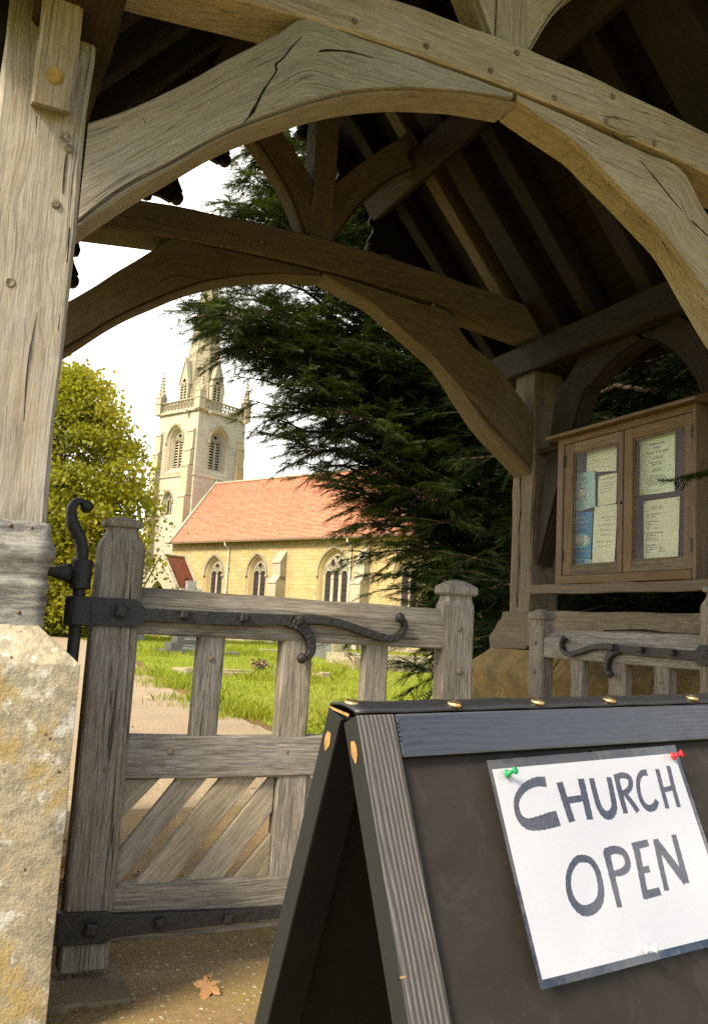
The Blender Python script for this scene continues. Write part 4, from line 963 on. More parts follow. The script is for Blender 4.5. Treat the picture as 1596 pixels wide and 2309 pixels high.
def sheet_mesh(m, x0, y0, x1, y1, c0, c1, nx=28, ny=22, rc=.0):
    vs = []; fs = []
    for c in (c0, c1):
        for j in range(ny + 1):
            for i in range(nx + 1): vs.append(SH(x0 + (x1 - x0) * i / nx, y0 + (y1 - y0) * j / ny, c))
    s = (nx + 1) * (ny + 1)
    for j in range(ny):
        for i in range(nx):
            q = j * (nx + 1) + i; fs.append((q, q + 1, q + nx + 2, q + nx + 1)); fs.append((s + q + nx + 1, s + q + nx + 2, s + q + 1, s + q))
    for i in range(nx): fs.append((i, s + i, s + i + 1, i + 1)); q = ny * (nx + 1) + i; fs.append((q, q + 1, s + q + 1, s + q))
    for j in range(ny): q = j * (nx + 1); fs.append((q, q + nx + 1, s + q + nx + 1, s + q)); q += nx; fs.append((q, s + q, s + q + nx + 1, q + nx + 1))
    m.add(vs, fs)
SIGN = thing('laminated_sign', 'white laminated sheet hand lettered in black, pinned to the sandwich board', 'sign', None, SH(LW / 2, LH / 2, 0))
sgi = Matrix.Translation(-Vector(SIGN.location))
def gfin(o, par=None):
    o.parent = par or SIGN; o.matrix_parent_inverse = Matrix() if par else sgi; return o
mt_, mb_ = .010, .008
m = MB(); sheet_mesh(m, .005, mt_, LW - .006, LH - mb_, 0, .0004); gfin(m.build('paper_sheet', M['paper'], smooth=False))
m = MB()       # clear margins of the plastic pouch round the sheet; over the paper the pouch is the sheet's own gloss
for x0_, y0_, x1_, y1_, nx_, ny_ in ((0, 0, LW, mt_, 28, 2), (0, LH - mb_, LW, LH, 28, 2), (0, mt_, .005, LH - mb_, 2, 22), (LW - .006, mt_, LW, LH - mb_, 2, 22)): sheet_mesh(m, x0_, y0_, x1_, y1_, .0005, .0003, nx_, ny_)
gfin(m.build('laminate', M['film'], smooth=False))
# brushed letters: centre lines measured on the sheet
Q = np.array([a0, b0])
def sxy(x, y):
    p = ab(*r8(x, y)) - Q; ca, sa, ch, shh = math.cos(ang), math.sin(ang), math.cos(hang), math.sin(hang)
    # invert p = x*(ca,sa) + y*(-shh,ch)
    det = ca * ch + sa * shh
    return ((p[0] * ch + p[1] * shh) / det, (p[1] * ca - p[0] * sa) / det)
def stroke(m, pts, w, c=.0006, closed=False, smooth=True, n=7):
    S = np.array([sxy(x, y) for x, y in pts]); P = catmull(S, n) if smooth and len(S) > 2 else np.array([S[0] + (S[-1] - S[0]) * t for t in np.linspace(0, 1, 12)]) if len(S) == 2 else S
    ww = w if hasattr(w, '__len__') else (w, w); W = np.interp(np.linspace(0, 1, len(P)), np.linspace(0, 1, len(ww)), ww) * .000285
    vs = []; gs = []; fs = []
    for i, p in enumerate(P):
        t = P[min(i+1, len(P)-1)] - P[max(i-1, 0)]; nn = np.array([-t[1], t[0]]) / (np.linalg.norm(t) + 1e-9)
        e = W[i] / 2 * (1 + .06 * math.sin(i * 2.1 + w[0] if hasattr(w, '__len__') else i * 2.1))
        for sg in (-1, 1): q = p + nn * e * sg; vs.append(SH(q[0], q[1], c)); gs.append((q[0], q[1], random.random() * .0))
    for i in range(len(P) - 1): fs.append((2*i, 2*i+1, 2*i+3, 2*i+2))
    m.add(vs, fs, gs)
def letter(strokes):
    m = MB()
    for i, (pts, w, *r) in enumerate(strokes): stroke(m, pts, w, .0006 + .00004 * i, smooth=not r)
    o = gfin(m.build('letter', M['ink'], fix=False))
letter([([(857, 66), (815, 66), (765, 88), (732, 130), (724, 172), (738, 225), (775, 256), (830, 252), (880, 238), (913, 230)], (40, 36, 30, 26, 24, 30, 42, 52, 58, 56))])
letter([([(918, 68), (945, 155), (975, 246)], (34, 34, 34)), ([(1014, 52), (1034, 140), (1056, 236)], (34, 34, 34)), ([(952, 150), (1040, 136)], (26, 24), 1)])
letter([([(1062, 50), (1078, 115), (1098, 180), (1125, 214), (1150, 212), (1165, 180), (1155, 115), (1140, 45)], (28, 28, 30, 34, 34, 30, 28, 28))])
letter([([(1172, 32), (1192, 115), (1217, 208)], (28, 28, 26)), ([(1172, 44), (1205, 36), (1234, 50), (1238, 84), (1222, 108), (1196, 118)], (22, 24, 26, 24, 22, 18)), ([(1212, 118), (1245, 160), (1272, 200)], (22, 24, 26))])
letter([([(1313, 24), (1288, 28), (1273, 60), (1276, 110), (1292, 158), (1318, 184), (1345, 178), (1358, 150)], (26, 24, 22, 22, 24, 28, 28, 22))])
letter([([(1358, 8), (1380, 95), (1405, 186)], (24, 24, 24)), ([(1408, -6), (1430, 85), (1456, 180)], (24, 24, 24)), ([(1380, 104), (1432, 92)], (20, 20), 1)])
letter([([(1035, 412), (995, 418), (962, 470), (956, 540), (975, 605), (1015, 645), (1060, 640), (1095, 605), (1103, 545), (1088, 470), (1060, 425), (1028, 410)], (28, 26, 24, 26, 32, 38, 38, 34, 30, 28, 28, 26))])
letter([([(1128, 378), (1152, 480), (1188, 632)], (36, 32, 26)), ([(1122, 386), (1165, 372), (1205, 384), (1224, 420), (1222, 452), (1198, 472), (1152, 482)], (30, 30, 30, 30, 28, 26, 20))])
letter([([(1262, 350), (1285, 470), (1308, 592)], (34, 32, 30)), ([(1246, 358), (1318, 340)], (28, 26), 1), ([(1280, 466), (1324, 458)], (24, 24), 1), ([(1296, 578), (1372, 558)], (30, 28), 1)])
letter([([(1352, 325), (1375, 440), (1402, 556)], (30, 28, 26)), ([(1350, 332), (1488, 516)], (34, 40), 1), ([(1432, 304), (1460, 410), (1490, 522)], (28, 30, 32))])
# push pins
for nm, xy_, tilt in (('green', (676, 34), (.30, .10)), ('red', None, (.36, .05)), ('white', (1296, 822), (.45, -.08))):
    if nm == 'red': p_ = ab((1416 + 1424 / 1.128) * .5638, (2048 + 1108 / 1.128) * .5638)
    else: p_ = ab(*r8(*xy_))
    base = np.array(FB(p_[0], p_[1], .0048)); ax = N_ + E_ * tilt[0] + U_ * tilt[1]
    m = MB(); m.lathe([(.0006, -.005), (.0006, .0), (.0046, .0003), (.005, .0016), (.0042, .0026), (.0024, .0034), (.0021, .0080), (.0026, .0100), (.0040, .0112), (.0044, .0124), (.0038, .0132), (.001, .0136)], base, ax, 18)
    o = m.build('push_pin', M['pin_' + nm], smooth=True)
    tag(o, {'green': 'green push pin in the top left corner of the sign', 'red': 'red push pin in the top right corner of the sign', 'white': 'white push pin in the bottom edge of the sign'}[nm], 'push pin', 'push pins holding the sign')
# ------------------------------------------------------------------ noticeboard
NB = thing('noticeboard', 'glazed wooden noticeboard with two doors on the right wall of the lychgate', 'noticeboard', None, (2.94, 3.2, 1.27))
nbi = Matrix.Translation(-Vector(NB.location))
def nfin(o, par=None):
    o.parent = par or NB; o.matrix_parent_inverse = Matrix() if par else nbi; return o
def bar(nm, x0, x1, y0, y1, z0, z1, mat='case_wood', par=None, bev=.003):
    """small squared member; grain runs along its longer side (y or z)"""
    m = MB(); o_ = goff(); v = [(x, y, z) for x in (x0, x1) for y, z in ((y0, z0), (y1, z0), (y1, z1), (y0, z1))]
    lng = (y1 - y0) > (z1 - z0)
    m.add(v, [(0, 1, 2, 3), (7, 6, 5, 4), (0, 4, 5, 1), (1, 5, 6, 2), (2, 6, 7, 3), (3, 7, 4, 0)], [np.array((y, z, x) if lng else (z, y, x)) + o_ for x, y, z in v])
    return nfin(m.build(nm, M[mat], bevel=bev), par)
X0 = 2.885
bar('back_board', 2.955, 2.97, 2.76, 3.67, 1.29, 2.04, 'felt', bev=0)
bar('case_side', X0, 3.02, 3.630, 3.678, 1.274, 2.044); bar('case_side', X0, 3.02, 2.735, 2.756, 1.274, 2.044)
bar('case_bottom', X0 - .004, 3.02, 2.757, 3.6295, 1.274, 1.316); bar('case_top', X0, 3.02, 2.757, 3.6295, 2.011, 2.044)
m = MB(); o_ = goff(); m.prism([(X0 - .045, 2.046), (X0 - .045, 2.062), (X0 - .02, 2.072), (3.06, 2.145), (3.06, 2.046)], lambda x, z, d: (x, d, z), 2.70, 3.735, lambda x, z, d: (d + o_[0], x + o_[1], z + o_[2])); nfin(m.build('case_roof', M['case_wood'], bevel=.002))
bar('ledge', X0 + .06, 3.04, 3.74, 3.93, 2.02, 2.045, 'oak_in')
for (ya, yb, yg0, yg1, zg0, zg1, lab) in ((3.190, 3.627, 3.224, 3.557, 1.366, 1.955, 'left door of the noticeboard'), (2.760, 3.183, 2.807, 3.127, 1.370, 1.957, 'right door of the noticeboard, green at the hinge')):
    d_ = bar('door', X0 + .006, X0 + .030, yg1, yb, 1.3185, 2.009); d_['label'] = lab
    bar('stile', X0 + .006, X0 + .030, ya, yg0, 1.3185, 2.009, par=d_)
    bar('rail', X0 + .007, X0 + .029, yg0, yg1, 1.3185, zg0, 'oak_sill', par=d_); bar('rail', X0 + .007, X0 + .029, yg0, yg1, zg1, 2.009, par=d_)
    for a in ((yg0, yg0 + .008, zg0, zg1), (yg1 - .008, yg1, zg0, zg1), (yg0 + .0085, yg1 - .0085, zg0, zg0 + .008), (yg0 + .0085, yg1 - .0085, zg1 - .008, zg1)): bar('bead', X0 + .012, X0 + .022, *a, par=d_, bev=.002)
    bar('pane', X0 + .017, X0 + .0195, yg0 + .004, yg1 - .004, zg0 + .004, zg1 - .004, 'glass', par=d_, bev=0)
for z in (1.42, 1.92): bar('hinge', X0 - .003, X0 + .006, 3.622, 3.634, z - .03, z + .03, 'iron', bev=.001); bar('hinge', X0 - .003, X0 + .006, 2.753, 2.763, z - .03, z + .03, 'iron', bev=.001)
m = MB(); m.lathe([(.007, 0), (.007, .002), (.0045, .003), (.001, .002)], (X0 + .006, 3.200, 1.655), (-1, 0, 0), 12); nfin(m.build('keyhole', M['dark_crack']))

def zn(x, y): return ((2100 + x / 2.183) * .5638, (1500 + y / 2.183) * .5638)
XP = 2.945
def nyz(x, y, X=XP): p = onX(*zn(x, y), X); return p[1], p[2]
def notice(q, label, mat='notice', X=XP, curl=.004, cat='notice', group='papers pinned in the noticeboard'):
    """paper through four corners (TL, TR, BR, BL), slightly buckled"""
    c = [np.array(nyz(*p, X)) for p in q]; ctr = sum(c) / 4
    t = thing('notice', label, cat, group, (X, ctr[0], ctr[1])); inv = Matrix.Translation(-Vector(t.location))
    def F(u, v, off=0):
        p = c[0] * (1-u) * (1-v) + c[1] * u * (1-v) + c[2] * u * v + c[3] * (1-u) * v
        return (X - off - curl * (.5 + .5 * math.sin(u * 5 + v * 3)) * (.3 + u * v), p[0], p[1])
    m = MB(); n = 8; vs = [F(i / n, j / n) for j in range(n + 1) for i in range(n + 1)]
    m.add(vs, [(j*(n+1)+i, j*(n+1)+i+1, (j+1)*(n+1)+i+1, (j+1)*(n+1)+i) for j in range(n) for i in range(n)])
    o = m.build('paper', M[mat], smooth=True, fix=False); o.parent = t; o.matrix_parent_inverse = inv
    return t, F, inv
def put(o, t, inv): o.parent = t; o.matrix_parent_inverse = inv; return o
FONT = None
def words_on(t, F, inv, txt, u, v, h, mat='ink_flat', maxw=None):
    """line of print centred at (u, v) of the sheet, h = letter height as a share of the sheet"""
    cu = bpy.data.curves.new('print', 'FONT'); cu.body = txt; cu.size = 1; cu.align_x = 'CENTER'; cu.resolution_u = 2
    o = bpy.data.objects.new('print', cu); COL.objects.link(o); dg = bpy.context.evaluated_depsgraph_get(); me0 = bpy.data.meshes.new_from_object(o.evaluated_get(dg)); bpy.data.objects.remove(o)
    co = np.empty(len(me0.vertices) * 3); me0.vertices.foreach_get('co', co); co = co.reshape(-1, 3)
    H = np.linalg.norm(np.array(F(0, 1)) - np.array(F(0, 0))); W = np.linalg.norm(np.array(F(1, 0)) - np.array(F(0, 0)))
    wtxt = co[:, 0].max() - co[:, 0].min(); sx = h / .7 * H / W
    if maxw and wtxt * sx > maxw: sx = maxw / wtxt
    m = MB(); m.add([F(u + x * sx, v - (y - .35) * h / .7, .0012) for x, y, z in co], [tuple(p.vertices) for p in me0.polygons])
    bpy.data.meshes.remove(me0); return put(m.build('print', M[mat], fix=False), t, inv)
def lines_on(t, F, inv, rows, mat='ink_grey'):
    m = MB()
    for v, u0, u1, h in rows:
        u = u0
        while u < u1 - .02:
            w = random.uniform(.03, .09); e = min(u1, u + w); m.add([F(u, v, .001), F(e, v, .001), F(e, v + h, .001), F(u, v + h, .001)], [(0, 1, 2, 3)]); u = e + .018
    return put(m.build('small_print', M[mat], fix=False), t, inv)
def ring_on(t, F, inv, u, v, ru, rv, w, mat='ink_flat', a0=0, a1=2 * math.pi, nm='drawing', n=22):
    m = MB(); vs = []
    for i in range(n + 1):
        a = a0 + (a1 - a0) * i / n
        for k in (1, 1 - w): vs.append(F(u + ru * k * math.cos(a), v + rv * k * math.sin(a), .0014))
    m.add(vs, [(2*i, 2*i+1, 2*i+3, 2*i+2) for i in range(n)]); return put(m.build(nm, M[mat], fix=False), t, inv)
def disc_on(t, F, inv, u, v, ru, rv, mat, nm='drawing', off=.0012, n=20):
    m = MB(); m.add([F(u + ru * math.cos(2*math.pi*i/n), v + rv * math.sin(2*math.pi*i/n), off) for i in range(n)], [tuple(range(n))]); return put(m.build(nm, M[mat], fix=False), t, inv)
def pinhead(t, inv, F, u, v): p = F(u, v); m = MB(); m.lathe([(.004, 0), (.004, .0015), (.002, .003), (.0003, .0032)], p, (-1, 0, 0), 10); put(m.build('drawing_pin', M['iron'], smooth=True), t, inv)

t, F, inv = notice([(541, 655), (800, 592), (800, 838), (537, 848)], 'cream sheet at the top of the left door with a few printed lines')
lines_on(t, F, inv, [(.50, .12, .8, .018), (.62, .15, .6, .015), (.80, .2, .9, .015)]); pinhead(t, inv, F, .96, .12)
t, F, inv = notice([(640, 886), (800, 850), (800, 1118), (633, 1146)], 'cream sheet below the top one in the left door')
lines_on(t, F, inv, [(.12, .1, .85, .03), (.27, .15, .9, .02), (.36, .1, .85, .02), (.45, .1, .8, .02), (.55, .15, .7, .02)]); pinhead(t, inv, F, .05, .06)
t, F, inv = notice([(606, 1152), (800, 1126), (800, 1640), (586, 1650)], 'crumpled white sheet in a plastic sleeve, lower left door', 'notice', XP - .004, .012)
words_on(t, F, inv, 'NOTICE', .62, .26, .022, 'ink_grey'); lines_on(t, F, inv, [(.20, .35, .95, .012), (.33, .2, .9, .012), (.42, .3, .9, .012), (.50, .3, .75, .012), (.62, .2, .8, .012), (.70, .25, .6, .012)]); pinhead(t, inv, F, .03, .05)
t, F, inv = notice([(408, 872), (606, 832), (622, 1150), (400, 1205)], 'pale blue helpline poster with a smiling face', 'notice_blue', XP - .006, .006)
words_on(t, F, inv, 'ChildLine', .40, .16, .085, maxw=.72); words_on(t, F, inv, '0800 1111', .50, .295, .065, maxw=.56)
disc_on(t, F, inv, .44, .565, .165, .145, 'notice'); ring_on(t, F, inv, .44, .565, .175, .155, .14); ring_on(t, F, inv, .44, .575, .10, .085, .22, a0=.35, a1=math.pi - .35); disc_on(t, F, inv, .385, .53, .018, .022, 'ink_flat', off=.0016); disc_on(t, F, inv, .50, .515, .018, .022, 'ink_flat', off=.0016)
pinhead(t, inv, F, .45, .04)
t, F, inv = notice([(405, 1212), (588, 1190), (578, 1605), (392, 1600)], 'deep blue parenting poster with two round cartoon heads', 'notice_deep', XP - .003, .004)
for s_, v_ in (('Parenting', .105), ('the toughest job', .205), ('in the world', .305)): words_on(t, F, inv, s_, .5, v_, .05, 'notice', maxw=.84)
disc_on(t, F, inv, .52, .62, .42, .16, 'notice_blue', off=.0008)
for u_, v_ in ((.34, .585), (.66, .605)):
    disc_on(t, F, inv, u_, v_, .17, .105, 'notice', off=.0014 + .0004 * u_); ring_on(t, F, inv, u_, v_, .18, .112, .13); 
    for k_ in (-1, 1): ring_on(t, F, inv, u_ + .055 * k_, v_ - .02, .035, .028, .3, n=12)
    ring_on(t, F, inv, u_, v_ + .035, .07, .035, .35, a0=.3, a1=2.8, n=10)
words_on(t, F, inv, 'Parentline 0808 800 2222', .5, .845, .035, 'notice', maxw=.9); words_on(t, F, inv, 'Because instructions aren\'t included', .5, .945, .03, 'notice_blue', maxw=.9)
t, F, inv = notice([(391, 1602), (578, 1607), (577, 1650), (390, 1655)], 'pale strip with a round blue emblem under the blue poster', 'notice_blue', XP - .0025, .001)
disc_on(t, F, inv, .6, .5, .085, .36, 'notice_deep'); lines_on(t, F, inv, [(.4, .1, .45, .12), (.6, .1, .4, .1), (.5, .75, .95, .12)], 'notice_deep')
t, F, inv = notice([(1003, 545), (1312, 470), (1308, 1015), (998, 1052)], 'green edged drugs advice poster in the right door', 'notice_cream', XP, .003)
m = MB(); 
for (u0, v0, u1, v1) in ((0, 0, 1, .085), (0, .925, .13, 1), (0, .085, .03, .925), (.97, .085, 1, .5)): m.add([F(u0, v0, .0008), F(u1, v0, .0008), F(u1, v1, .0008), F(u0, v1, .0008)], [(0, 1, 2, 3)])
put(m.build('border', M['notice_yellow'], fix=False), t, inv)
for s_, v_, h_ in (('Problem with', .165, .045), ('drugs?', .225, .045), ('You can do it, cut it!', .30, .042), ('Free, confidential service', .385, .022), ('Contact Addaction', .415, .022), ('24 Hour Drug Help Line', .475, .025), ('0808 120 0355', .515, .025), ('Boston Office', .585, .025), ('01205 319 920', .62, .025), ('Weekly Open Access', .70, .025), ('Tuesday 11.30am - 7.00pm and', .735, .025), ('Wednesday 9.30am - 4.00pm', .77, .025), ('at Addaction Boston, 72-74, Wide', .805, .025), ('Bargate, Boston, PE21 6RU', .84, .025)): words_on(t, F, inv, s_, .5, v_, h_, maxw=.86)
lines_on(t, F, inv, [(.93, .2, .75, .006), (.955, .25, .7, .006)])
t, F, inv = notice([(1035, 1105), (1348, 1060), (1340, 1600), (1036, 1612)], 'cream sheet of short printed lists at the bottom of the right door', 'notice', XP, .004)
pinhead(t, inv, F, .05, .03); pinhead(t, inv, F, .95, .04)
lines_on(t, F, inv, [(.11, .27, .55, .010), (.14, .22, .58, .010), (.235, .1, .5, .012), (.275, .1, .35, .010), (.355, .08, .42, .012), (.40, .08, .25, .010), (.44, .08, .2, .01), (.475, .08, .17, .01), (.475, .3, .46, .01), (.55, .06, .55, .013), (.595, .07, .35, .010), (.635, .07, .33, .01), (.67, .07, .2, .01), (.67, .27, .45, .01), (.755, .07, .35, .013), (.80, .07, .38, .01), (.80, .45, .58, .01), (.835, .07, .34, .01), (.835, .45, .57, .01), (.87, .07, .22, .01), (.87, .45, .6, .01)], 'ink_flat')
# ------------------------------------------------------------------ church (a = metres east along the nave, b = metres north, z up)
AZC = R_(155); CU = np.array([math.sin(AZC), math.cos(AZC), 0]); CV = np.array([-CU[1], CU[0], 0]); CO = np.array([65 * math.sin(R_(14.25)), 65 * math.cos(R_(14.25)), 0])
CH = thing('church', 'cream stone church with a spired tower and an orange tiled nave roof', 'church', None, CO)
chi = Matrix.Translation(-Vector(CO))
def W(a, b, z): q = CO + CU * a + CV * b; return (q[0], q[1], z)
def cfin(o, par=None):
    o.parent = par or CH; o.matrix_parent_inverse = Matrix() if par else chi; return o
CR = Matrix((( CU[0], CV[0], 0, CO[0]), (CU[1], CV[1], 0, CO[1]), (0, 0, 1, 0), (0, 0, 0, 1)))
class CB(MB):
    def bx(s, a0, a1, b0, b1, z0, z1, r=0.0):
        vs = [W(a, b, z) for z in (z0, z1) for a, b in ((a0, b0), (a1, b0), (a1, b1), (a0, b1))]
        s.add(vs, [(3, 2, 1, 0), (4, 5, 6, 7), (0, 1, 5, 4), (1, 2, 6, 5), (2, 3, 7, 6), (3, 0, 4, 7)], None, r)
    def poly_prism(s, poly, f, d0, d1, r=0.0): s.prism(poly, f, d0, d1, None, r)
FS = lambda b0: (lambda x, z, d: W(x, b0 + d, z))            # south facing plane: x along a, depth d northwards
FE = lambda a0: (lambda x, z, d: W(a0 - d, x, z))            # east facing plane: x along b, depth d westwards

def arch(cx, z0, zs, za, hw, n=7):
    """pointed outline from the sill, anticlockwise: two arcs meeting at the apex"""
    h = za - zs; Rr = (hw * hw + h * h) / (2 * hw); pts = [(cx - hw, z0), (cx + hw, z0)]
    th = math.atan2(h, Rr - hw) if Rr > hw else math.pi / 2
    tmax = math.asin(min(1, h / Rr)) if Rr >= hw and (Rr - hw) >= 0 else math.pi / 2
    for i in range(n + 1):
        t = tmax * i / n; pts.append((cx + hw - Rr + Rr * math.cos(t), zs + Rr * math.sin(t)))
    for i in range(n - 1, -1, -1):
        t = tmax * i / n; pts.append((cx - hw + Rr - Rr * math.cos(t), zs + Rr * math.sin(t)))
    return pts
def wall_holes(name, outer, holes, f, mat, par=None):
    """flat wall skin with real openings"""
    bm = bmesh.new(); es = []
    for loop in [outer] + holes:
        vs = [bm.verts.new(f(x, z, 0)) for x, z in loop]
        es += [bm.edges.new((vs[i], vs[(i + 1) % len(vs)])) for i in range(len(vs))]
    bmesh.ops.triangle_fill(bm, edges=es, use_beauty=True, use_dissolve=False)
    me = bpy.data.meshes.new(name); bm.to_mesh(me); bm.free(); me.materials.append(M[mat]); return cfin(link(bpy.data.objects.new(name, me)), par)
def window(f, cx, z0, zs, za, ho, hi, depth, lights, kind, mat, sill=.35, hood=True, lz=None):
    """opening with stepped splay, hood mould, tracery and louvres or leaded glass; one part with its own sub-parts"""
    out = arch(cx, z0, zs, za, ho); sc = hi / ho
    zi0, zai = z0 + sill, zs + (za - zs) * sc
    inn = arch(cx, zi0, zs, zai, hi); n = len(out); m = CB()
    steps = [(0, 0), (.30, .22), (.38, .24), (.62, .55), (.70, .58), (1, 1)]
    rings = [[(o_[0] + (i_[0] - o_[0]) * t, o_[1] + (i_[1] - o_[1]) * t) for o_, i_ in zip(out, inn)] for t, _ in steps]
    vs = [f(x, z, depth * dp) for rg, (_, dp) in zip(rings, steps) for x, z in rg]
    fs = [(k*n + i, k*n + (i+1) % n, (k+1)*n + (i+1) % n, (k+1)*n + i) for k in range(len(steps) - 1) for i in range(n)]
    m.add(vs, fs, None, .5); w = cfin(m.build('window', M[mat]))
    if hood:
        m = CB(); ho_ = arch(cx, zs - .12, zs, za + .10, ho + .10)[1:]; hi_ = arch(cx, zs - .12, zs, za - .02, ho - .015)[1:]
        ho_.append((cx - ho - .10, zs - .12)); hi_.append((cx - ho + .015, zs - .12)); k = len(ho_)
        vs = [f(x, z, -.10) for x, z in ho_] + [f(x, z, -.05) for x, z in hi_] + [f(x, z, .01) for x, z in ho_] + [f(x, z, .01) for x, z in hi_]
        m.add(vs, [q for i in range(k - 1) for q in ((i, i+1, k+i+1, k+i), (2*k+i, 2*k+i+1, i+1, i), (k+i, k+i+1, 3*k+i+1, 3*k+i))] + [(0, k, 3*k, 2*k), (k-1, 2*k-1, 4*k-1, 3*k-1)], None, .2)
        for sx in (-1, 1): m.prism([(cx + sx * (ho + .045) + .085 * math.cos(q * math.pi / 4), zs - .15 + .085 * math.sin(q * math.pi / 4)) for q in range(8)], f, -.13, .0)
        cfin(m.build('hood_mould', M['dress']), w)
    d0 = depth * .86; bw = max(.05, hi * .115)
    m = CB()
    def barp(pts, wd):
        P = np.array(pts, float)
        for i in range(len(P) - 1):
            a, b = P[i], P[i+1]; t = b - a; L = np.linalg.norm(t)
            if L < 1e-6: continue
            t /= L; nn = np.array([-t[1], t[0]]) * wd; a = a - t * wd * .4; b = b + t * wd * .4
            m.prism([tuple(a - nn), tuple(b - nn), tuple(b + nn), tuple(a + nn)], f, d0 - .07, d0 + .05)
    xs = [cx - hi + 2 * hi * i / lights for i in range(1, lights)]
    zsp = zs - .05
    for x in xs: barp([(x, zi0), (x, zsp)], bw)
    lw = 2 * hi / lights
    def inside(x, z): 
        h = zai - zs; Rr = (hi*hi + h*h) / (2*hi); return z < zs or (abs(x - cx) - hi + Rr) ** 2 + (z - zs) ** 2 <= (Rr * .985) ** 2
    def clip(pts): 
        o = []
        for p in pts:
            if not inside(*p): break
            o.append(p)
        return o
    for i in range(lights):       # ogee heads to the lights
        l, r_, c = cx - hi + lw * i, cx - hi + lw * (i + 1), cx - hi + lw * (i + .5)
        hz = lw * .95
        cur = lambda s0, s1: [(s0 + (s1 - s0) * t, zsp + hz * (t ** .55 if t < .5 else .5 ** .55 + (t - .5) * .64)) for t in np.linspace(0, 1, 6)]
        barp(clip(cur(l, c)), bw * .8); barp(clip(cur(r_, c)), bw * .8)
        # cusps inside the light head
        barp(clip([(c - lw * .30, zsp + hz * .42), (c - lw * .12, zsp + hz * .40), (c, zsp + hz * .62)]), bw * .5); barp(clip([(c + lw * .30, zsp + hz * .42), (c + lw * .12, zsp + hz * .40), (c, zsp + hz * .62)]), bw * .5)
    for x in xs:                  # flowing bars rising from each mullion
        for sg in (-1, 1):
            pts = [(x + sg * lw * .5 * math.sin(t * math.pi * .5) , zsp + lw * .95 * (.35 + t * .65) if t > 0 else zsp) for t in np.linspace(0, 1, 5)]
            barp(clip(pts), bw * .7)
            pts = [(x + sg * lw * .5 * (1 - t * .9), zsp + lw * .95 + (zai - zsp - lw * .95) * .8 * t ** .8) for t in np.linspace(0, 1, 5)]
            barp(clip(pts), bw * .7)
    for t_ in (inn,):
        barp([p for p in t_[1:]] + [t_[0]], bw * .55)
    cfin(m.build('tracery', M['dress']), w)
    if kind == 'louvre':
        m = CB(); m.add([f(x, z, d0 + .34) for x, z in inn], [tuple(range(len(inn)))]); cfin(m.build('belfry_void', M['void']), w)
        z = zi0 + .06; m = CB(); k = 0
        lh = lz or .22
        for i in range(lights):
            l, r_ = cx - hi + lw * i + bw * .6, cx - hi + lw * (i + 1) - bw * .6; z = zi0 + .05
            while z < zsp + lw * .45:
                m.add([f(l, z, d0 + .02), f(r_, z, d0 + .02), f(r_, z + lh * .62, d0 + .22), f(l, z + lh * .62, d0 + .22), f(l, z + .045, d0 + .02), f(r_, z + .045, d0 + .02), f(r_, z + lh * .62 + .045, d0 + .22), f(l, z + lh * .62 + .045, d0 + .22)], [(0, 1, 2, 3), (7, 6, 5, 4), (0, 4, 5, 1), (1, 5, 6, 2), (2, 6, 7, 3), (3, 7, 4, 0)]); z += lh
        o = cfin(m.build('louvres', M['louvre']), w); o['kind'] = 'stuff'
    else:
        m = CB(); m.add([f(x, z, d0 + .035) for x, z in inn], [tuple(range(len(inn)))]); cfin(m.build('pane', M['leaded'], fix=False), w)
        m = CB(); z = zi0 + .3
        while z < zsp + .1: m.prism([(cx - hi, z), (cx + hi, z), (cx + hi, z + .03), (cx - hi, z + .03)], f, d0 + .0, d0 + .03); z += .33
        for i in range(lights):
            c = cx - hi + lw * (i + .5)
            for q in (-.25, 0, .25): m.prism([(c + lw * q - .006, zi0), (c + lw * q + .006, zi0), (c + lw * q + .006, zsp + lw * .4), (c + lw * q - .006, zsp + lw * .4)], f, d0 + .012, d0 + .03)
        cfin(m.build('glazing_bars', M['lead_came']), w)
    return out
TWR = 4.75
# openings
def wspec(*a): return a
H_S = []; H_E = []; H_N = []
FT_S, FT_E, FN = FS(0), FE(0), FS(-1.2)
H_S.append(window(FT_S, -2.62, 12.25, 14.75, 16.0, .98, .56, .62, 2, 'louvre', 'dress', .5))
H_S.append(window(FT_S, -2.88, 8.75, 10.1, 10.85, .56, .36, .40, 2, 'glass', 'dress', .35))
H_E.append(window(FT_E, 2.20, 12.25, 14.75, 15.95, .98, .56, .62, 2, 'louvre', 'dress', .5))
for cx, hw, hi, za, L in ((4.42, .92, .60, 5.68, 2), (8.66, .92, .60, 5.72, 2), (15.35, 1.28, .96, 6.02, 3), (20.9, .95, .60, 5.72, 2)):
    H_N.append(window(FN, cx, 2.15, 4.45, za, hw, hi, .42, L, 'glass', 'nave', .32))
wall_holes('south_wall', [(-TWR, -.1), (0, -.1), (0, 17), (-TWR, 17)], H_S, FT_S, 'mortar')
wall_holes('east_wall', [(0, -.1), (TWR, -.1), (TWR, 17), (0, 17)], H_E, FT_E, 'mortar')
m = CB(); m.add([W(-TWR, TWR, 0), W(0, TWR, 0), W(0, TWR, 17), W(-TWR, TWR, 17), W(-TWR, 0, 0), W(-TWR, 0, 17)], [(1, 0, 3, 2), (0, 4, 5, 3)]); m.add([W(-TWR, 0, 17), W(0, 0, 17), W(0, TWR, 17), W(-TWR, TWR, 17)], [(0, 1, 2, 3)]); cfin(m.build('tower_wall', M['tower']))
NA = 25.0
wall_holes('nave_wall', [(-.3, -.1), (NA, -.1), (NA, 6.72), (-.3, 6.72)], H_N, FN, 'mortar')
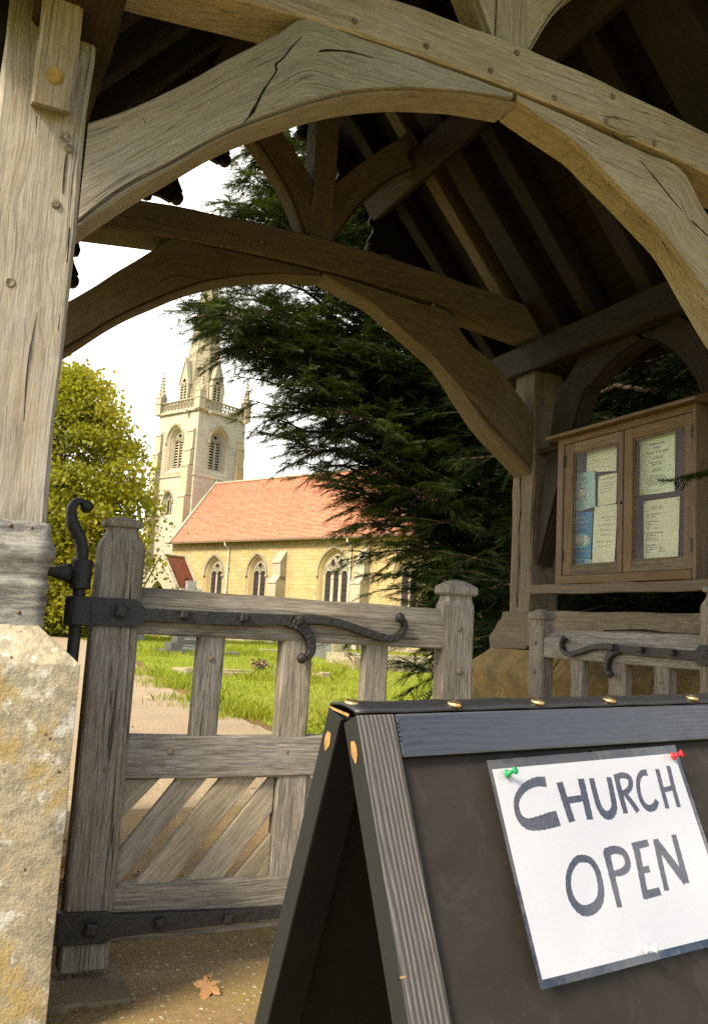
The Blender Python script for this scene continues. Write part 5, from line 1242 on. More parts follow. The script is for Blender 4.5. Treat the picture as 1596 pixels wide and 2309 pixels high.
m = CB(); m.add([W(NA, -1.2, 0), W(NA, 5.5, 0), W(NA, 5.5, 6.7), W(NA, 2.15, 11.3), W(NA, -1.2, 6.72), W(0, 5.5, 0), W(0, 5.5, 6.7)], [(0, 1, 2, 3, 4), (1, 5, 6, 2)]); m.add([W(0, -1.2, 0), W(0, 0, 0), W(0, 0, 6.72), W(0, -1.2, 6.72)], [(0, 3, 2, 1)]); m.add([W(-.3, -1.2, 0), W(-.3, 0, 0), W(-.3, 0, 8.1), W(-.3, -1.2, 6.6)], [(0, 3, 2, 1)], None, .3); cfin(m.build('gable_wall', M['nave']))
# ashlar: each stone its own block, a few millimetres proud; the 300 that show largest are parts, the rest one part
def inpoly(x, z, P):
    c = False; j = len(P) - 1
    for i in range(len(P)):
        if (P[i][1] > z) != (P[j][1] > z) and x < (P[j][0] - P[i][0]) * (z - P[i][1]) / (P[j][1] - P[i][1] + 1e-12) + P[i][0]: c = not c
        j = i
    return c
UNIT = MB(); UNIT.box((0, 0, 0), (1, 1, 1))
u_me = {mm: UNIT.mesh('stone_block', M[mm]) for mm in ('tower', 'nave')}
blocks = []
def course(f_loc, x0, x1, z0, z1, h, lmin, lmax, holes, mat, vis):
    z = z0
    while z < z1 - .05:
        hh = min(h * random.uniform(.85, 1.15), z1 - z); x = x0 - random.uniform(0, lmin)
        while x < x1:
            l = random.uniform(lmin, lmax); a, b = max(x, x0), min(x + l, x1)
            if b - a > .06 and not any(inpoly(px, pz, P) for P in holes for px in (a, (a+b)/2, b) for pz in (z, z + hh * .5, z + hh)):
                blocks.append((f_loc, a + .006, b - .006, z + .005, z + hh - .005, mat, vis(a, z), random.uniform(.006, .016)))
            elif b - a > .3:      # shorter stones beside the openings
                for q in range(4):
                    c, d_ = a + (b - a) * q / 4, a + (b - a) * (q + 1) / 4
                    if not any(inpoly(px, pz, P) for P in holes for px in (c, d_) for pz in (z, z + hh)): blocks.append((f_loc, c, d_ - .006, z + .005, z + hh - .005, mat, 0, .01))
            x += l
        z += hh
course('S', -TWR, 0, 6.0, 16.85, .27, .5, 1.05, H_S, 'tower', lambda x, z: 1 if z > 9 else .5)
course('E', 0, TWR, 9.0, 16.85, .27, .5, 1.05, H_E, 'tower', lambda x, z: 1 if z > 11.9 else .4)
course('N', -.25, NA, .3, 6.55, .25, .45, .95, H_N, 'nave', lambda x, z: 2 if (x < 17 and z > 3.0) else .1)
order = sorted(range(len(blocks)), key=lambda i: -blocks[i][6] * (blocks[i][2] - blocks[i][1]))
rest = {'tower': CB(), 'nave': CB()}
for k_, i in enumerate(order):
    fl, x0, x1, z0, z1, mat, vis, pr_ = blocks[i]
    if fl == 'S': bx = (x0, x1, -pr_, .05)
    elif fl == 'N': bx = (x0, x1, -1.2 - pr_, -1.15)
    else: bx = (-.05, pr_, x0, x1)
    if k_ < 300:
        o = bpy.data.objects.new('stone', u_me[mat]); COL.objects.link(o)
        o.matrix_world = CR @ Matrix.Translation((bx[0], bx[2], z0)) @ Matrix.Diagonal((bx[1] - bx[0], bx[3] - bx[2], z1 - z0, 1))
        mw = o.matrix_world.copy(); o.parent = CH; o.matrix_parent_inverse = chi; o.matrix_basis = mw
    else: rest[mat].bx(*bx, z0, z1, random.random())
for mat in rest: cfin(rest[mat].build('small_stones', M[mat], fix=False))['kind'] = 'stuff'
# string courses, cornice, quoin buttresses
def cbox(nm, mat, *boxes, par=None, r=.3):
    m = CB()
    for b in boxes: m.bx(*b, r=r)
    return cfin(m.build(nm, M[mat], bevel=.025), par)
e = .09
cbox('string_course', 'dress', (-TWR - e, e, -e, .03, 11.86, 12.0)); cbox('string_course', 'dress', (-.03, e, .035, TWR + e, 11.86, 12.0))
cbox('cornice', 'dress', (-TWR - .2, .2, -.2, .0, 16.86, 17.02)); cbox('cornice', 'dress', (-.0, .2, .005, TWR + .2, 16.86, 17.02)); cbox('cornice', 'dress', (-TWR - .2, .0, TWR - .05, TWR + .2, 16.86, 17.02))
for a, b in ((-.9, -.28), (-.9 + 0, -.28),): pass
for (a, b) in ((-1.15, -.30), (.30, .85), (.30, TWR - .3)):
    m = CB(); m.bx(a - .13, a + .13, b - .16, b + .16, 16.70, 16.92); m.bx(a - .07, a + .07, b - .07, b + .07, 16.82, 16.98); cfin(m.build('carved_head', M['dress'], bevel=.06))
def buttress(a0, a1, b0, b1, stages, mat, axis):
    """stages: (z top of stage, projection); each stage ends in a sloped set-off"""
    m = CB(); z = -.1
    for i, (zt, pr_) in enumerate(stages):
        nxt = stages[i + 1][1] if i + 1 < len(stages) else 0.0; h = (pr_ - nxt) * 1.6
        if axis == 'S': prof = [(0, z), (-pr_, z), (-pr_, zt), (-pr_ - .05, zt), (-pr_ - .05, zt + .07), (-nxt, zt + h), (0, zt + h)]; m.prism(prof, lambda d, zz, x: W(x, b0 + d, zz), a0, a1, None, .25 + .2 * i)
        if axis == 'E': prof = [(0, z), (pr_, z), (pr_, zt), (pr_ + .05, zt), (pr_ + .05, zt + .07), (nxt, zt + h), (0, zt + h)]; m.prism(prof, lambda d, zz, x: W(a1 + d, x, zz), b0, b1, None, .25 + .2 * i)
        if axis == 'W': prof = [(0, z), (-pr_, z), (-pr_, zt), (-pr_ - .05, zt), (-pr_ - .05, zt + .07), (-nxt, zt + h), (0, zt + h)]; m.prism(prof, lambda d, zz, x: W(a0 + d, x, zz), b0, b1, None, .25 + .2 * i)
        z = zt + h * .5
    return cfin(m.build('buttress', M[mat]))
buttress(-.92, -.18, 0, 0, [(10.15, .62), (12.5, .50), (13.7, .38), (15.2, .24)], 'dress', 'S')
buttress(-TWR, -TWR + .7, 0, 0, [(10.15, .62), (12.5, .50), (13.7, .38), (15.2, .24)], 'dress', 'S')
buttress(-TWR, -TWR, .15, .9, [(10.6, 1.05), (13.0, .85), (14.7, .50), (15.6, .28)], 'tower', 'W')
buttress(-.7, 0, TWR - .75, TWR - .05, [(11.4, .30), (13.1, .22), (14.6, .16), (15.2, .08)], 'lichen_stone', 'E')
m = CB()
prof = [(0, -.1), (.26, -.1), (.26, 13.0), (.16, 13.3), (.20, 14.6), (.1, 15.0), (0, 15.3)]
m.prism(prof, lambda d, zz, x: W(x, TWR + d, zz), -.75, -.05, None, .0); cfin(m.build('buttress', M['lichen_stone']))
buttress(10.62, 11.35, -1.2, 0, [(3.75, .85), (5.05, .55)], 'dress', 'S'); buttress(17.45, 18.2, -1.2, 0, [(3.75, .85), (5.05, .55)], 'dress', 'S'); buttress(23.2, 23.9, -1.2, 0, [(3.75, .85), (5.05, .55)], 'dress', 'S'); buttress(-.2, .35, -1.2, 0, [(3.75, .7), (5.0, .35)], 'dress', 'S')
# parapet: pierced panels between rails, real openings
def parapet(f, x0, x1, z0, z1, nm):
    m = CB(); m.prism([(x0, z0), (x1, z0), (x1, z0 + .10), (x0, z0 + .10)], f, -.12, .1); m.prism([(x0, z1 - .09), (x1, z1 - .09), (x1, z1 - .045), (x0, z1 - .045)], f, -.12, .1); m.prism([(x0, z1 - .045), (x1, z1 - .045), (x1, z1), (x0, z1)], f, -.16, .14)
    n = 11; w = (x1 - x0) / n
    for i in range(n + 1): x = x0 + w * i; m.prism([(x - .025, z0 + .1), (x + .025, z0 + .1), (x + .025, z1 - .09), (x - .025, z1 - .09)], f, -.07, .05)
    for i in range(n):
        x = x0 + w * i; zc = (z0 + z1) / 2
        for sg in (1, -1):
            pts = [(x + w * t, z0 + .1 + (z1 - z0 - .19) * (.5 + sg * .5 * math.sin((t - .5) * math.pi))) for t in np.linspace(0, 1, 6)]
            for p, q in zip(pts[:-1], pts[1:]): m.prism([(p[0], p[1] - .03), (q[0], q[1] - .03), (q[0], q[1] + .03), (p[0], p[1] + .03)], f, -.06, .04)
    return cfin(m.build(nm, M['dress']))
parapet(FT_S, -TWR + .3, -.25, 17.02, 17.85, 'parapet'); parapet(FT_E, .25, TWR - .3, 17.02, 17.85, 'parapet')
parapet(FS(TWR), -TWR + .3, -.25, 17.02, 17.85, 'parapet')
def pinnacle(a, b, s=1.0):
    m = CB(); w = .30 * s
    m.bx(a - w, a + w, b - w, b + w, 16.95, 18.35, .3); m.bx(a - w - .05, a + w + .05, b - w - .05, b + w + .05, 17.78, 17.88, .2)
    for sgx, sgy in ((0, -1), (1, 0), (0, 1), (-1, 0)):       # gablets
        px, py = -sgy, sgx
        g = [(-w, 18.30), (w, 18.30), (0, 18.82)]
        m.prism(g, lambda x, z, d: W(a + sgx * (w + .04 - d) + px * x, b + sgy * (w + .04 - d) + py * x, z), 0, .1, None, .6)
    o = cfin(m.build('pinnacle', M['dress'], bevel=.015)); m = CB(); n = 8; z0, z1 = 18.3, 20.15; r0, r1 = w * .86, .035
    ring = lambda r, z: [W(a + r * math.cos(math.pi/8 + 2*math.pi*i/n), b + r * math.sin(math.pi/8 + 2*math.pi*i/n), z) for i in range(n)]
    prof = [(r0, z0), (r1, z1), (.09, z1 + .05), (.05, z1 + .12), (.07, z1 + .2), (.10, z1 + .28), (.05, z1 + .36), (.015, z1 + .44)]
    vs = [v for r, z in prof for v in ring(r, z)]; m.add(vs, [(k*n+i, k*n+(i+1) % n, (k+1)*n+(i+1) % n, (k+1)*n+i) for k in range(len(prof)-1) for i in range(n)], None, .3)
    for t in np.linspace(.22, .92, 6):
        r = r0 + (r1 - r0) * t; z = z0 + (z1 - z0) * t
        for q in range(4):
            an = q * math.pi / 2; ca, sa = math.cos(an), math.sin(an); c = .055
            m.bx(a + ca * (r + .03) - c, a + ca * (r + .03) + c, b + sa * (r + .03) - c, b + sa * (r + .03) + c, z - .03, z + .06, .6)
    cfin(m.build('crocketed_spirelet', M['dress']), o)
for a, b in ((-.02, .02), (-TWR + .05, .02), (-.02, TWR - .05), (-TWR + .05, TWR - .05)): pinnacle(a, b)
# spire: octagon in courses, ribs on the edges, lucarnes
SA, SB_, Z0S, ZAP = -TWR / 2 - .15, TWR / 2 - .2, 17.0, 33.0
def rS(z): return 1.82 * (ZAP - z) / (ZAP - Z0S)
m = CB(); z = Z0S
while z < 31.8:
    h = .33; z1 = min(z + h, 32.0); n = 8
    for i in range(n):
        A0, A1 = math.pi/8 + 2*math.pi*i/n, math.pi/8 + 2*math.pi*(i+1)/n
        ks = max(1, int(2 * rS(z) * .38 / .5)); off = .5 * (int(z / h) % 2)
        for k in range(ks):
            t0, t1 = k / ks + .004, (k + 1) / ks - .004; pr_ = random.uniform(0, .012)
            def P(t, zz, d): r = rS(zz) + d; c0 = (r * math.cos(A0), r * math.sin(A0)); c1 = (r * math.cos(A1), r * math.sin(A1)); return W(SA + c0[0] + (c1[0] - c0[0]) * t, SB_ + c0[1] + (c1[1] - c0[1]) * t, zz)
            m.add([P(t0, z + .008, pr_), P(t1, z + .008, pr_), P(t1, z1 - .008, pr_), P(t0, z1 - .008, pr_)], [(0, 1, 2, 3)], None, random.random())
    z = z1
vs = [W(SA + (rS(zz) - .02) * math.cos(math.pi/8 + 2*math.pi*i/8), SB_ + (rS(zz) - .02) * math.sin(math.pi/8 + 2*math.pi*i/8), zz) for zz in (Z0S, 32.9) for i in range(8)]
m.add(vs, [(i, (i+1) % 8, 8 + (i+1) % 8, 8 + i) for i in range(8)], None, .4)
for i in range(8):
    A0 = math.pi/8 + 2*math.pi*i/8; m.tube([W(SA + rS(zz) * math.cos(A0), SB_ + rS(zz) * math.sin(A0), zz) for zz in (Z0S, 26, 32.8)], [.055, .05, .03], 5)
cfin(m.build('spire', M['spire'], fix=False))
for ang in (-math.pi/2, 0, math.pi/2, math.pi):
    ca, sa = math.cos(ang), math.sin(ang); r0 = 1.82
    FL = lambda x, z, d: W(SA + ca * (r0 - d) - sa * x, SB_ + sa * (r0 - d) + ca * x, z)
    m = CB(); gable = [(-.52, 17.3), (-.34, 17.3), (-.34, 19.2), (-.18, 19.6), (0, 19.8), (.18, 19.6), (.34, 19.2), (.34, 17.3), (.52, 17.3), (.52, 19.4), (0, 21.3), (-.52, 19.4)]
    m.prism(gable, FL, 0, 1.35, None, .3); m.prism([(-.62, 19.27), (-.52, 19.27), (0, 21.25), (.52, 19.27), (.62, 19.27), (0, 21.5)], FL, -.08, .25, None, .2)
    l = cfin(m.build('lucarne', M['dress']))
    m = CB(); m.prism([(-.05, 17.4), (.05, 17.4), (.05, 19.2), (-.05, 19.2)], FL, .0, .08)
    for sg in (-1, 1):
        for p, q in zip([(0, 19.1), (sg * .12, 19.4), (sg * .30, 19.62)][:-1], [(0, 19.1), (sg * .12, 19.4), (sg * .30, 19.62)][1:]): m.prism([(p[0] - .04, p[1]), (p[0] + .04, p[1]), (q[0] + .04, q[1]), (q[0] - .04, q[1])], FL, .0, .08)
    cfin(m.build('tracery', M['dress']), l)
    m = CB(); z = 17.4
    while z < 19.5: m.add([FL(-.34, z, .03), FL(.34, z, .03), FL(.34, z + .1, .11), FL(-.34, z + .1, .11), FL(-.34, z + .06, .03), FL(.34, z + .06, .03)], [(0, 1, 2, 3), (0, 4, 5, 1), (4, 3, 2, 5)]); z += .22
    cfin(m.build('louvres', M['louvre'], fix=False), l)['kind'] = 'stuff'; m = CB(); m.add([FL(-.34, 17.3, .125), FL(.34, 17.3, .125), FL(.34, 19.75, .125), FL(-.34, 19.9, .125)], [(0, 1, 2, 3)]); cfin(m.build('belfry_void', M['void'], fix=False), l)
m = CB(); m.tube([W(SA, SB_, 32.7), W(SA, SB_, 33.4)], .03, 6); m.bx(SA - .3, SA + .3, SB_ - .03, SB_ + .03, 33.1, 33.16); cfin(m.build('finial', M['iron']))
# nave roof: every tile a slab in stepped courses
def tiled(pa, pb, pc, pd, rows, cols, mat, nm, th=.022):
    """pa-pb along the ridge, pd-pc along the eaves (world points)"""
    pa, pb, pc, pd = (np.array(p) for p in (pa, pb, pc, pd)); nrm = np.cross(pb - pa, pd - pa); nrm = nrm / np.linalg.norm(nrm); nrm = nrm if nrm[2] > 0 else -nrm
    m = MB()
    for i in range(rows):
        t0, t1 = i / rows, min(1, (i + 1.25) / rows)
        l0, r0_ = pa + (pd - pa) * t0, pb + (pc - pb) * t0; l1, r1_ = pa + (pd - pa) * t1, pb + (pc - pb) * t1; tone = random.uniform(-.3, .3)
        for j in range(cols):
            o_ = .5 * (i % 2); u0, u1 = (j + o_) / (cols + .5) + .0001, (j + 1 + o_) / (cols + .5) - .0001; r = min(1, max(0, .5 + tone + random.uniform(-.25, .25) + (.4 if random.random() < .02 else 0))); h = random.uniform(0, .007)
            q = [l0 + (r0_ - l0) * u0, l0 + (r0_ - l0) * u1, l1 + (r1_ - l1) * u1 + nrm * (th + h), l1 + (r1_ - l1) * u0 + nrm * (th + h), l1 + (r1_ - l1) * u1, l1 + (r1_ - l1) * u0]
            m.add(q, [(0, 3, 2, 1), (3, 5, 4, 2)], None, r)
    o = cfin(m.build(nm, M[mat], fix=False)); o['kind'] = 'stuff'; return o
tiled(W(.03, 2.15, 11.55), W(NA + .2, 2.15, 11.55), W(NA + .2, -1.72, 6.60), W(-.35, -1.72, 6.60), 52, 130, 'tile', 'roof_tiles', .055)
m = CB(); m.add([W(.03, 2.15, 11.5), W(NA + .2, 2.15, 11.5), W(NA + .2, -1.70, 6.55), W(-.35, -1.70, 6.55), W(NA + .2, 6, 6.55), W(0, 6, 6.55)], [(0, 3, 2, 1), (0, 1, 4, 5)]); cfin(m.build('roof', M['tile'], fix=False))
m = CB()
for j in range(52): m.bx(.05 + j * .48, .05 + j * .48 + .46, 2.0, 2.30, 11.50, 11.62 + random.uniform(0, .012), random.random())
cfin(m.build('ridge_tiles', M['dress'], bevel=.03))['kind'] = 'stuff'
m = CB(); m.prism([(-1.75, 6.62), (2.15, 11.62), (2.15, 11.80), (-1.92, 6.60)], lambda b, z, d: W(d, b, z), -.02, .22, None, .2); cfin(m.build('verge_coping', M['dress']))
m = CB(); m.bx(-.35, NA + .2, -1.80, -1.70, 6.50, 6.60); cfin(m.build('gutter', simple('gutter_brown', (.16, .11, .06), .6), bevel=.02))
m = CB(); m.bx(-.25, NA, -1.30, -1.19, 6.50, 6.72); cfin(m.build('eaves_course', M['dress']))
for a in (5.93, 16.75, 24.2):
    m = CB(); m.tube([W(a, -1.74, 6.52), W(a, -1.70, 6.30), W(a, -1.36, 6.10), W(a, -1.32, 5.8), W(a, -1.32, .1)], .055, 8); o = cfin(m.build('downpipe', M['pipe']))
    m = CB()
    for z in (1.6, 3.2, 4.8): m.bx(a - .08, a + .08, -1.40, -1.20, z, z + .08)
    cfin(m.build('pipe_bracket', M['pipe']), o)
# chancel stub beyond the nave, hidden mostly by the yew
m = CB(); m.bx(NA, NA + 8, -.4, 4.7, -.1, 5.2, .3); m.add([W(NA, -.6, 5.2), W(NA + 8, -.6, 5.2), W(NA + 8, 2.15, 8.9), W(NA, 2.15, 8.9), W(NA, 4.9, 5.2), W(NA + 8, 4.9, 5.2)], [(0, 1, 2, 3), (3, 2, 5, 4), (1, 5, 2)]); cfin(m.build('chancel', M['nave']))
# south porch
PA0, PA1, PB = -.42, 3.05, -3.35; pc = (PA0 + PA1) / 2
ph = arch(1.1, -.1, 2.6, 3.75, .8)
FP = FS(PB); wall_holes('porch_front', [(PA0 + .1, -.1), (PA1 - .1, -.1), (PA1 - .1, 3.2), (pc, 5.5), (PA0 + .1, 3.2)], [[(x, max(z, .0)) for x, z in ph]], FP, 'dress')
m = CB(); k_ = len(ph); inn_ = arch(1.1, 0, 2.6, 3.5, .62); m.add([FP(x, max(z, .0), 0) for x, z in ph] + [FP(x, z, .35) for x, z in inn_], [(i, (i+1) % k_, k_ + (i+1) % k_, k_ + i) for i in range(k_)]); cfin(m.build('porch_arch', M['dress']))
m = CB(); m.bx(PA0 + .2, PA1 - .2, PB + 1.2, PB + 1.3, 0, 4); cfin(m.build('porch_dark', M['void']))
cbox('porch_wall', 'nave', (PA1 - .25, PA1 - .1, PB, -1.2, -.1, 3.2)); cbox('porch_wall', 'nave', (PA0 + .1, PA0 + .25, PB, -1.2, -.1, 3.2))
tiled(W(pc, PB + .1, 5.55), W(pc, -1.2, 5.55), W(PA1 + .1, -1.2, 3.15), W(PA1 + .1, PB + .1, 3.15), 26, 14, 'tile_dark', 'porch_tiles')
tiled(W(pc, -1.2, 5.55), W(pc, PB + .1, 5.55), W(PA0 - .1, PB + .1, 3.15), W(PA0 - .1, -1.2, 3.15), 26, 14, 'tile_dark', 'porch_tiles')
for sg, ae in ((1, PA1 + .12), (-1, PA0 - .12)):
    m = CB(); m.prism([(ae, 3.05), (pc, 5.55), (pc, 5.85), (ae + sg * .12, 3.3)], FP, -.08, .2, None, .2); m.bx(min(ae, ae + sg*.18) - .1, max(ae, ae + sg*.18) + .1, PB - .12, PB + .28, 2.95, 3.32, .4); cfin(m.build('porch_coping', M['dress']))
m = CB(); m.prism([(PA1 + .12, 3.1), (pc, 5.6), (pc, 5.78), (PA1 + .3, 3.15)], FS(-1.36), 0, .16, None, .2); cfin(m.build('porch_coping', M['dress']))
cbox('porch_ridge', 'dress', (pc - .1, pc + .1, PB + .15, -1.2, 5.52, 5.64))
# ------------------------------------------------------------------ trees
def rvec(n): v = NPR.normal(size=(n, 3)); return v / np.linalg.norm(v, axis=1)[:, None]
def sprays(pos, dirs, length, npair, needle, width, droop=.3):
    """flat yew sprays: a row of needle triangles on both sides of each twig end (numpy)"""
    n = len(pos); d = dirs / np.linalg.norm(dirs, axis=1)[:, None]; upv = np.tile([0, 0, 1.0], (n, 1)) + NPR.normal(size=(n, 3)) * .45
    s = np.cross(d, upv); s /= np.linalg.norm(s, axis=1)[:, None] + 1e-9; u = np.cross(s, d)
    L = length * NPR.uniform(.6, 1.25, n); V = []
    for k in range(npair):
        t = (k + .5) / npair
        c = pos + d * (L * t)[:, None] - u * (droop * L * t * t)[:, None]
        for sg in (-1, 1):
            nl = needle * (1 - .35 * t) * NPR.uniform(.8, 1.15, n)
            dr = s * sg * .85 + d * .6 + u * NPR.uniform(-.25, .25, (n, 1)); dr /= np.linalg.norm(dr, axis=1)[:, None]
            tip = c + dr * nl[:, None]; w = d * (width * .5)
            V.append(np.stack([c - w, c + w, tip], 1))
    # twig itself
    e = pos + d * L[:, None] - u * (droop * L)[:, None]; w = s * .0012
    V.append(np.stack([pos - w, pos + w, e], 1))
    return np.concatenate(V, 0).reshape(-1, 3)
def bez(a, c, b, n): t = np.linspace(0, 1, n)[:, None]; return (1-t)**2 * a + 2*t*(1-t) * c + t*t * b
def yew(name, label, trunk, limbs, spec, keep, mat, group='dark yews beside the lychgate'):
    """limbs: (start z, end point, density); each carries side branchlets with drooping sprays"""
    T = thing(name, label, 'tree', group, (trunk[0], trunk[1], 0)); inv = Matrix.Translation(-Vector(T.location))
    wood_ = MB(); P = []; D = []
    tr = np.array([trunk[0], trunk[1]])
    wood_.tube([(tr[0], tr[1], -.1), (tr[0] + .05, tr[1], .7), (tr[0] - .05, tr[1] + .05, 2.2), (tr[0], tr[1], spec['h'] * .65), (tr[0] + .1, tr[1], spec['h'] * .95)], [spec['r'] * 1.25, spec['r'], spec['r'] * .8, spec['r'] * .4, .03], 10)
    for zs, E, dens in limbs:
        S = np.array([tr[0], tr[1], zs]); E = np.array(E, float); L = np.linalg.norm(E - S); C = (S + E) / 2 + np.array([0, 0, .07 * L]) + NPR.normal(size=3) * .06 * L
        C[2] = max(C[2], E[2]); B = bez(S, C, E, 14)
        B[1:-1] += NPR.normal(size=(12, 3)) * .02 * L * .5
        wood_.tube(B, np.linspace(.022 + .012 * L, .004, 14), 6)
        nb = int(spec['nb'] * L * dens)
        for q in range(nb):
            t = 1 - (1 - spec['t0']) * NPR.uniform(0, 1) ** 1.0; i = min(int(t * 13), 12); p = B[i] + (B[i+1] - B[i]) * (t * 13 - i)
            f = B[i+1] - B[i]; f /= np.linalg.norm(f); sd = np.cross(f, [0, 0, 1]) * (1 if NPR.random() < .5 else -1) + f * NPR.uniform(.3, 1.1) + np.array([0, 0, NPR.uniform(-.35, .35)]); sd += NPR.normal(size=3) * .18
            sd /= np.linalg.norm(sd); bl = spec['bl'] * NPR.uniform(.5, 1.15) * (1.08 - .6 * t)
            e_ = p + sd * bl; e_[2] -= .13 * bl; bb = bez(p, p + sd * bl * .55 + np.array([0, 0, .04 * bl]), e_, 6)
            if keep(bb[-1:])[0]: wood_.tube(bb, [.006, .005, .004, .003, .0025, .0015], 3, cap=False)
            ns = int(spec['ns'] * bl); tt = NPR.uniform(.08, 1, ns); ii = np.minimum((tt * 5).astype(int), 4); pp = bb[ii] + (bb[ii+1] - bb[ii]) * (tt * 5 - ii)[:, None]
            ff = bb[ii+1] - bb[ii]; ff /= np.linalg.norm(ff, axis=1)[:, None]; ss = np.cross(ff, [0, 0, 1.0]); ss /= np.linalg.norm(ss, axis=1)[:, None] + 1e-9
            dd_ = ff * NPR.uniform(.5, 1.2, (ns, 1)) + ss * NPR.choice([-1, 1], (ns, 1)) * NPR.uniform(.3, 1, (ns, 1)) + np.array([0, 0, -.06]) + NPR.normal(size=(ns, 3)) * .2
            P.append(pp); D.append(dd_)
            P.append(bb[-1:]); D.append(ff[-1:] if ns else (bb[-1:] - bb[-2:-1]))
    P = np.concatenate(P); D = np.concatenate(D); k = keep(P); P, D = P[k], D[k]
    V = sprays(P, D, spec['sl'], spec['np'], spec['nl'], spec['nw'], .18)
    me = raw_mesh('crown', V, np.arange(len(V)), 3, M[mat]); o = link(bpy.data.objects.new('crown', me), T); o.matrix_parent_inverse = inv; o['kind'] = 'stuff'
    w = wood_.build('trunk', M['bark'], T, smooth=True, fix=False); w.matrix_parent_inverse = inv
    return len(P)
def tipY(u, v, y): return onY(u, v, y)
TK = (6.3, 9.0)
lim = []
# the long outer limbs that reach over the path and grass towards the church
for u, v, y, dn_ in ((440, 700, 8.3, 1.7), (485, 728, 8.6, 1.6), (525, 785, 8.2, 1.4), (450, 680, 9.2, 1.4), (500, 752, 8.0, 1.2), (490, 700, 7.8, 1.4), (560, 760, 8.0, 1.5), (548, 850, 8.7, 1.1), (578, 905, 8.2, 1.2), (590, 935, 8.9, 1), (630, 985, 8.4, 1), (690, 1010, 8.8, 1), (700, 1060, 8.2, .9), (680, 1045, 8.9, .45), (760, 1100, 8.6, .8), (735, 1080, 8.0, .6), (825, 1150, 8.3, .7), (800, 1180, 8.8, .6), (850, 1215, 8.0, .6), (830, 1255, 8.4, .6), (870, 1300, 8.8, .5), (850, 1330, 8.2, .4), (910, 1370, 8.3, .6), (920, 1410, 8.7, .5), (975, 1440, 8.1, .7), (945, 1465, 8.6, .5), (1010, 1400, 7.8, 1), (1050, 1330, 7.6, 1), (640, 780, 7.8, 1), (600, 730, 8.4, 1.1), (700, 700, 8, 1.1), (760, 760, 7.7, .9), (680, 860, 7.6, 1), (780, 930, 7.5, .9), (840, 1020, 7.6, .9), (930, 1100, 7.4, 1), (1000, 1180, 7.4, 1), (960, 1250, 7.6, 1), (560, 690, 8.0, 1.1), (820, 680, 8, 1),
                 (585, 330, 8.0, 1.7), (560, 400, 8.3, 1.4), (620, 300, 8.6, 1.6), (480, 455, 8.2, .6), (600, 480, 7.9, 1.6), (660, 380, 8, 1.7), (690, 300, 7.8, 1.6), (640, 420, 8.5, 1.6), (570, 470, 8.1, 1.2), (650, 500, 7.8, 1.5), (680, 440, 8.2, 1.5), (600, 390, 7.7, 1.3), (720, 520, 7.8, 1), (800, 500, 7.8, .9), (850, 560, 7.9, .9), (640, 560, 8.2, 1.0), (580, 620, 8.4, 1.1), (520, 660, 8.7, 1.0), (700, 590, 8.4, 1.1)):
    p = tipY(u, v, y); lim.append((max(.5, min(6.0, p[2] * .62 + .5)), p, dn_))
for q in range(42):
    a = NPR.uniform(0, 2 * math.pi); z = NPR.uniform(.6, 7.6); r = NPR.uniform(1.8, 3.6) * math.sqrt(max(.1, 1 - (max(0, z - 3) / 6.2) ** 2))
    E = np.array([TK[0] + r * math.cos(a), TK[1] + r * math.sin(a), z])
    if E[0] < 4.3: E[0] = 4.3 + (4.3 - E[0]) * .5
    lim.append((max(.6, z * .75), E, .75 if z < 2.4 or E[1] > 10.5 else .38))
for q in range(26):      # low inner skirt hiding the trunk
    E = tipY(NPR.uniform(980, 1200), NPR.uniform(1020, 1440), NPR.uniform(7.4, 9.6)); lim.append((max(.5, E[2] * .8), E, .9))
spec = dict(h=8.5, r=.30, nb=22, t0=.14, bl=.85, ns=56, sl=.14, np=8, nl=.030, nw=.0088)
keepA = lambda P: ~((P[:, 1] < 4.95) & (P[:, 0] < 3.3)) & (P[:, 2] > .12)
nA = yew('yew_tree', 'dark spreading yew with drooping sprays between the lychgate and the church', TK, lim, spec, keepA, 'yew')
lim2 = []
for q in range(90):
    a = NPR.uniform(0, 2 * math.pi); z = NPR.uniform(.3, 5.5); r = NPR.uniform(1.4, 3.2)
    E = np.array([6.2 + r * math.cos(a) * .95, 4.0 + r * math.sin(a) * 1.25, z])
    if E[0] < 3.75: E[0] = 3.75 + NPR.uniform(0, .5)
    lim2.append((max(.4, z * .8), E, .8))
spec2 = dict(h=6.0, r=.26, nb=13, t0=.15, bl=1.0, ns=42, sl=.20, np=9, nl=.036, nw=.013)
for q in range(60):
    lim2.append((NPR.uniform(.3, 1.2), np.array([NPR.uniform(3.7, 5.2), NPR.uniform(1.2, 7.0), NPR.uniform(.15, 2.6)]), .8))
keepB = lambda P: (P[:, 0] > 3.45) & (P[:, 2] > .1)
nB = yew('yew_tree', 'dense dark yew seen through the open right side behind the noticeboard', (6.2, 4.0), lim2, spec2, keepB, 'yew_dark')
# a single sprig poking in front of the noticeboard
T = thing('yew_sprig', 'small green yew sprig hanging in front of the right door of the noticeboard', 'sprig', None, (2.8, 2.5, 1.6)); inv = Matrix.Translation(-Vector(T.location))
pe = onX(1512, 1085, 2.72); ps = onX(1625, 1052, 2.72); pz = np.array([3.25, ps[1] - .25, ps[2] + .12])
B = catmull([pz, ps + [0.1, 0, .02], onX(1590, 1066, 2.72), onX(1556, 1074, 2.72), pe], 5); m = MB(); m.tube(B, np.linspace(.005, .0015, len(B)), 5); w = m.build('twig', M['bark'], T); w.matrix_parent_inverse = inv
PP = []; DD = []
for i in range(6, len(B) - 1):
    f = B[i+1] - B[i]; f /= np.linalg.norm(f); s = np.cross(f, [0, 0, 1.0])
    for sg in (-1, 1): PP.append(B[i]); DD.append(f * .8 + s * sg * .7 + NPR.normal(size=3) * .12)
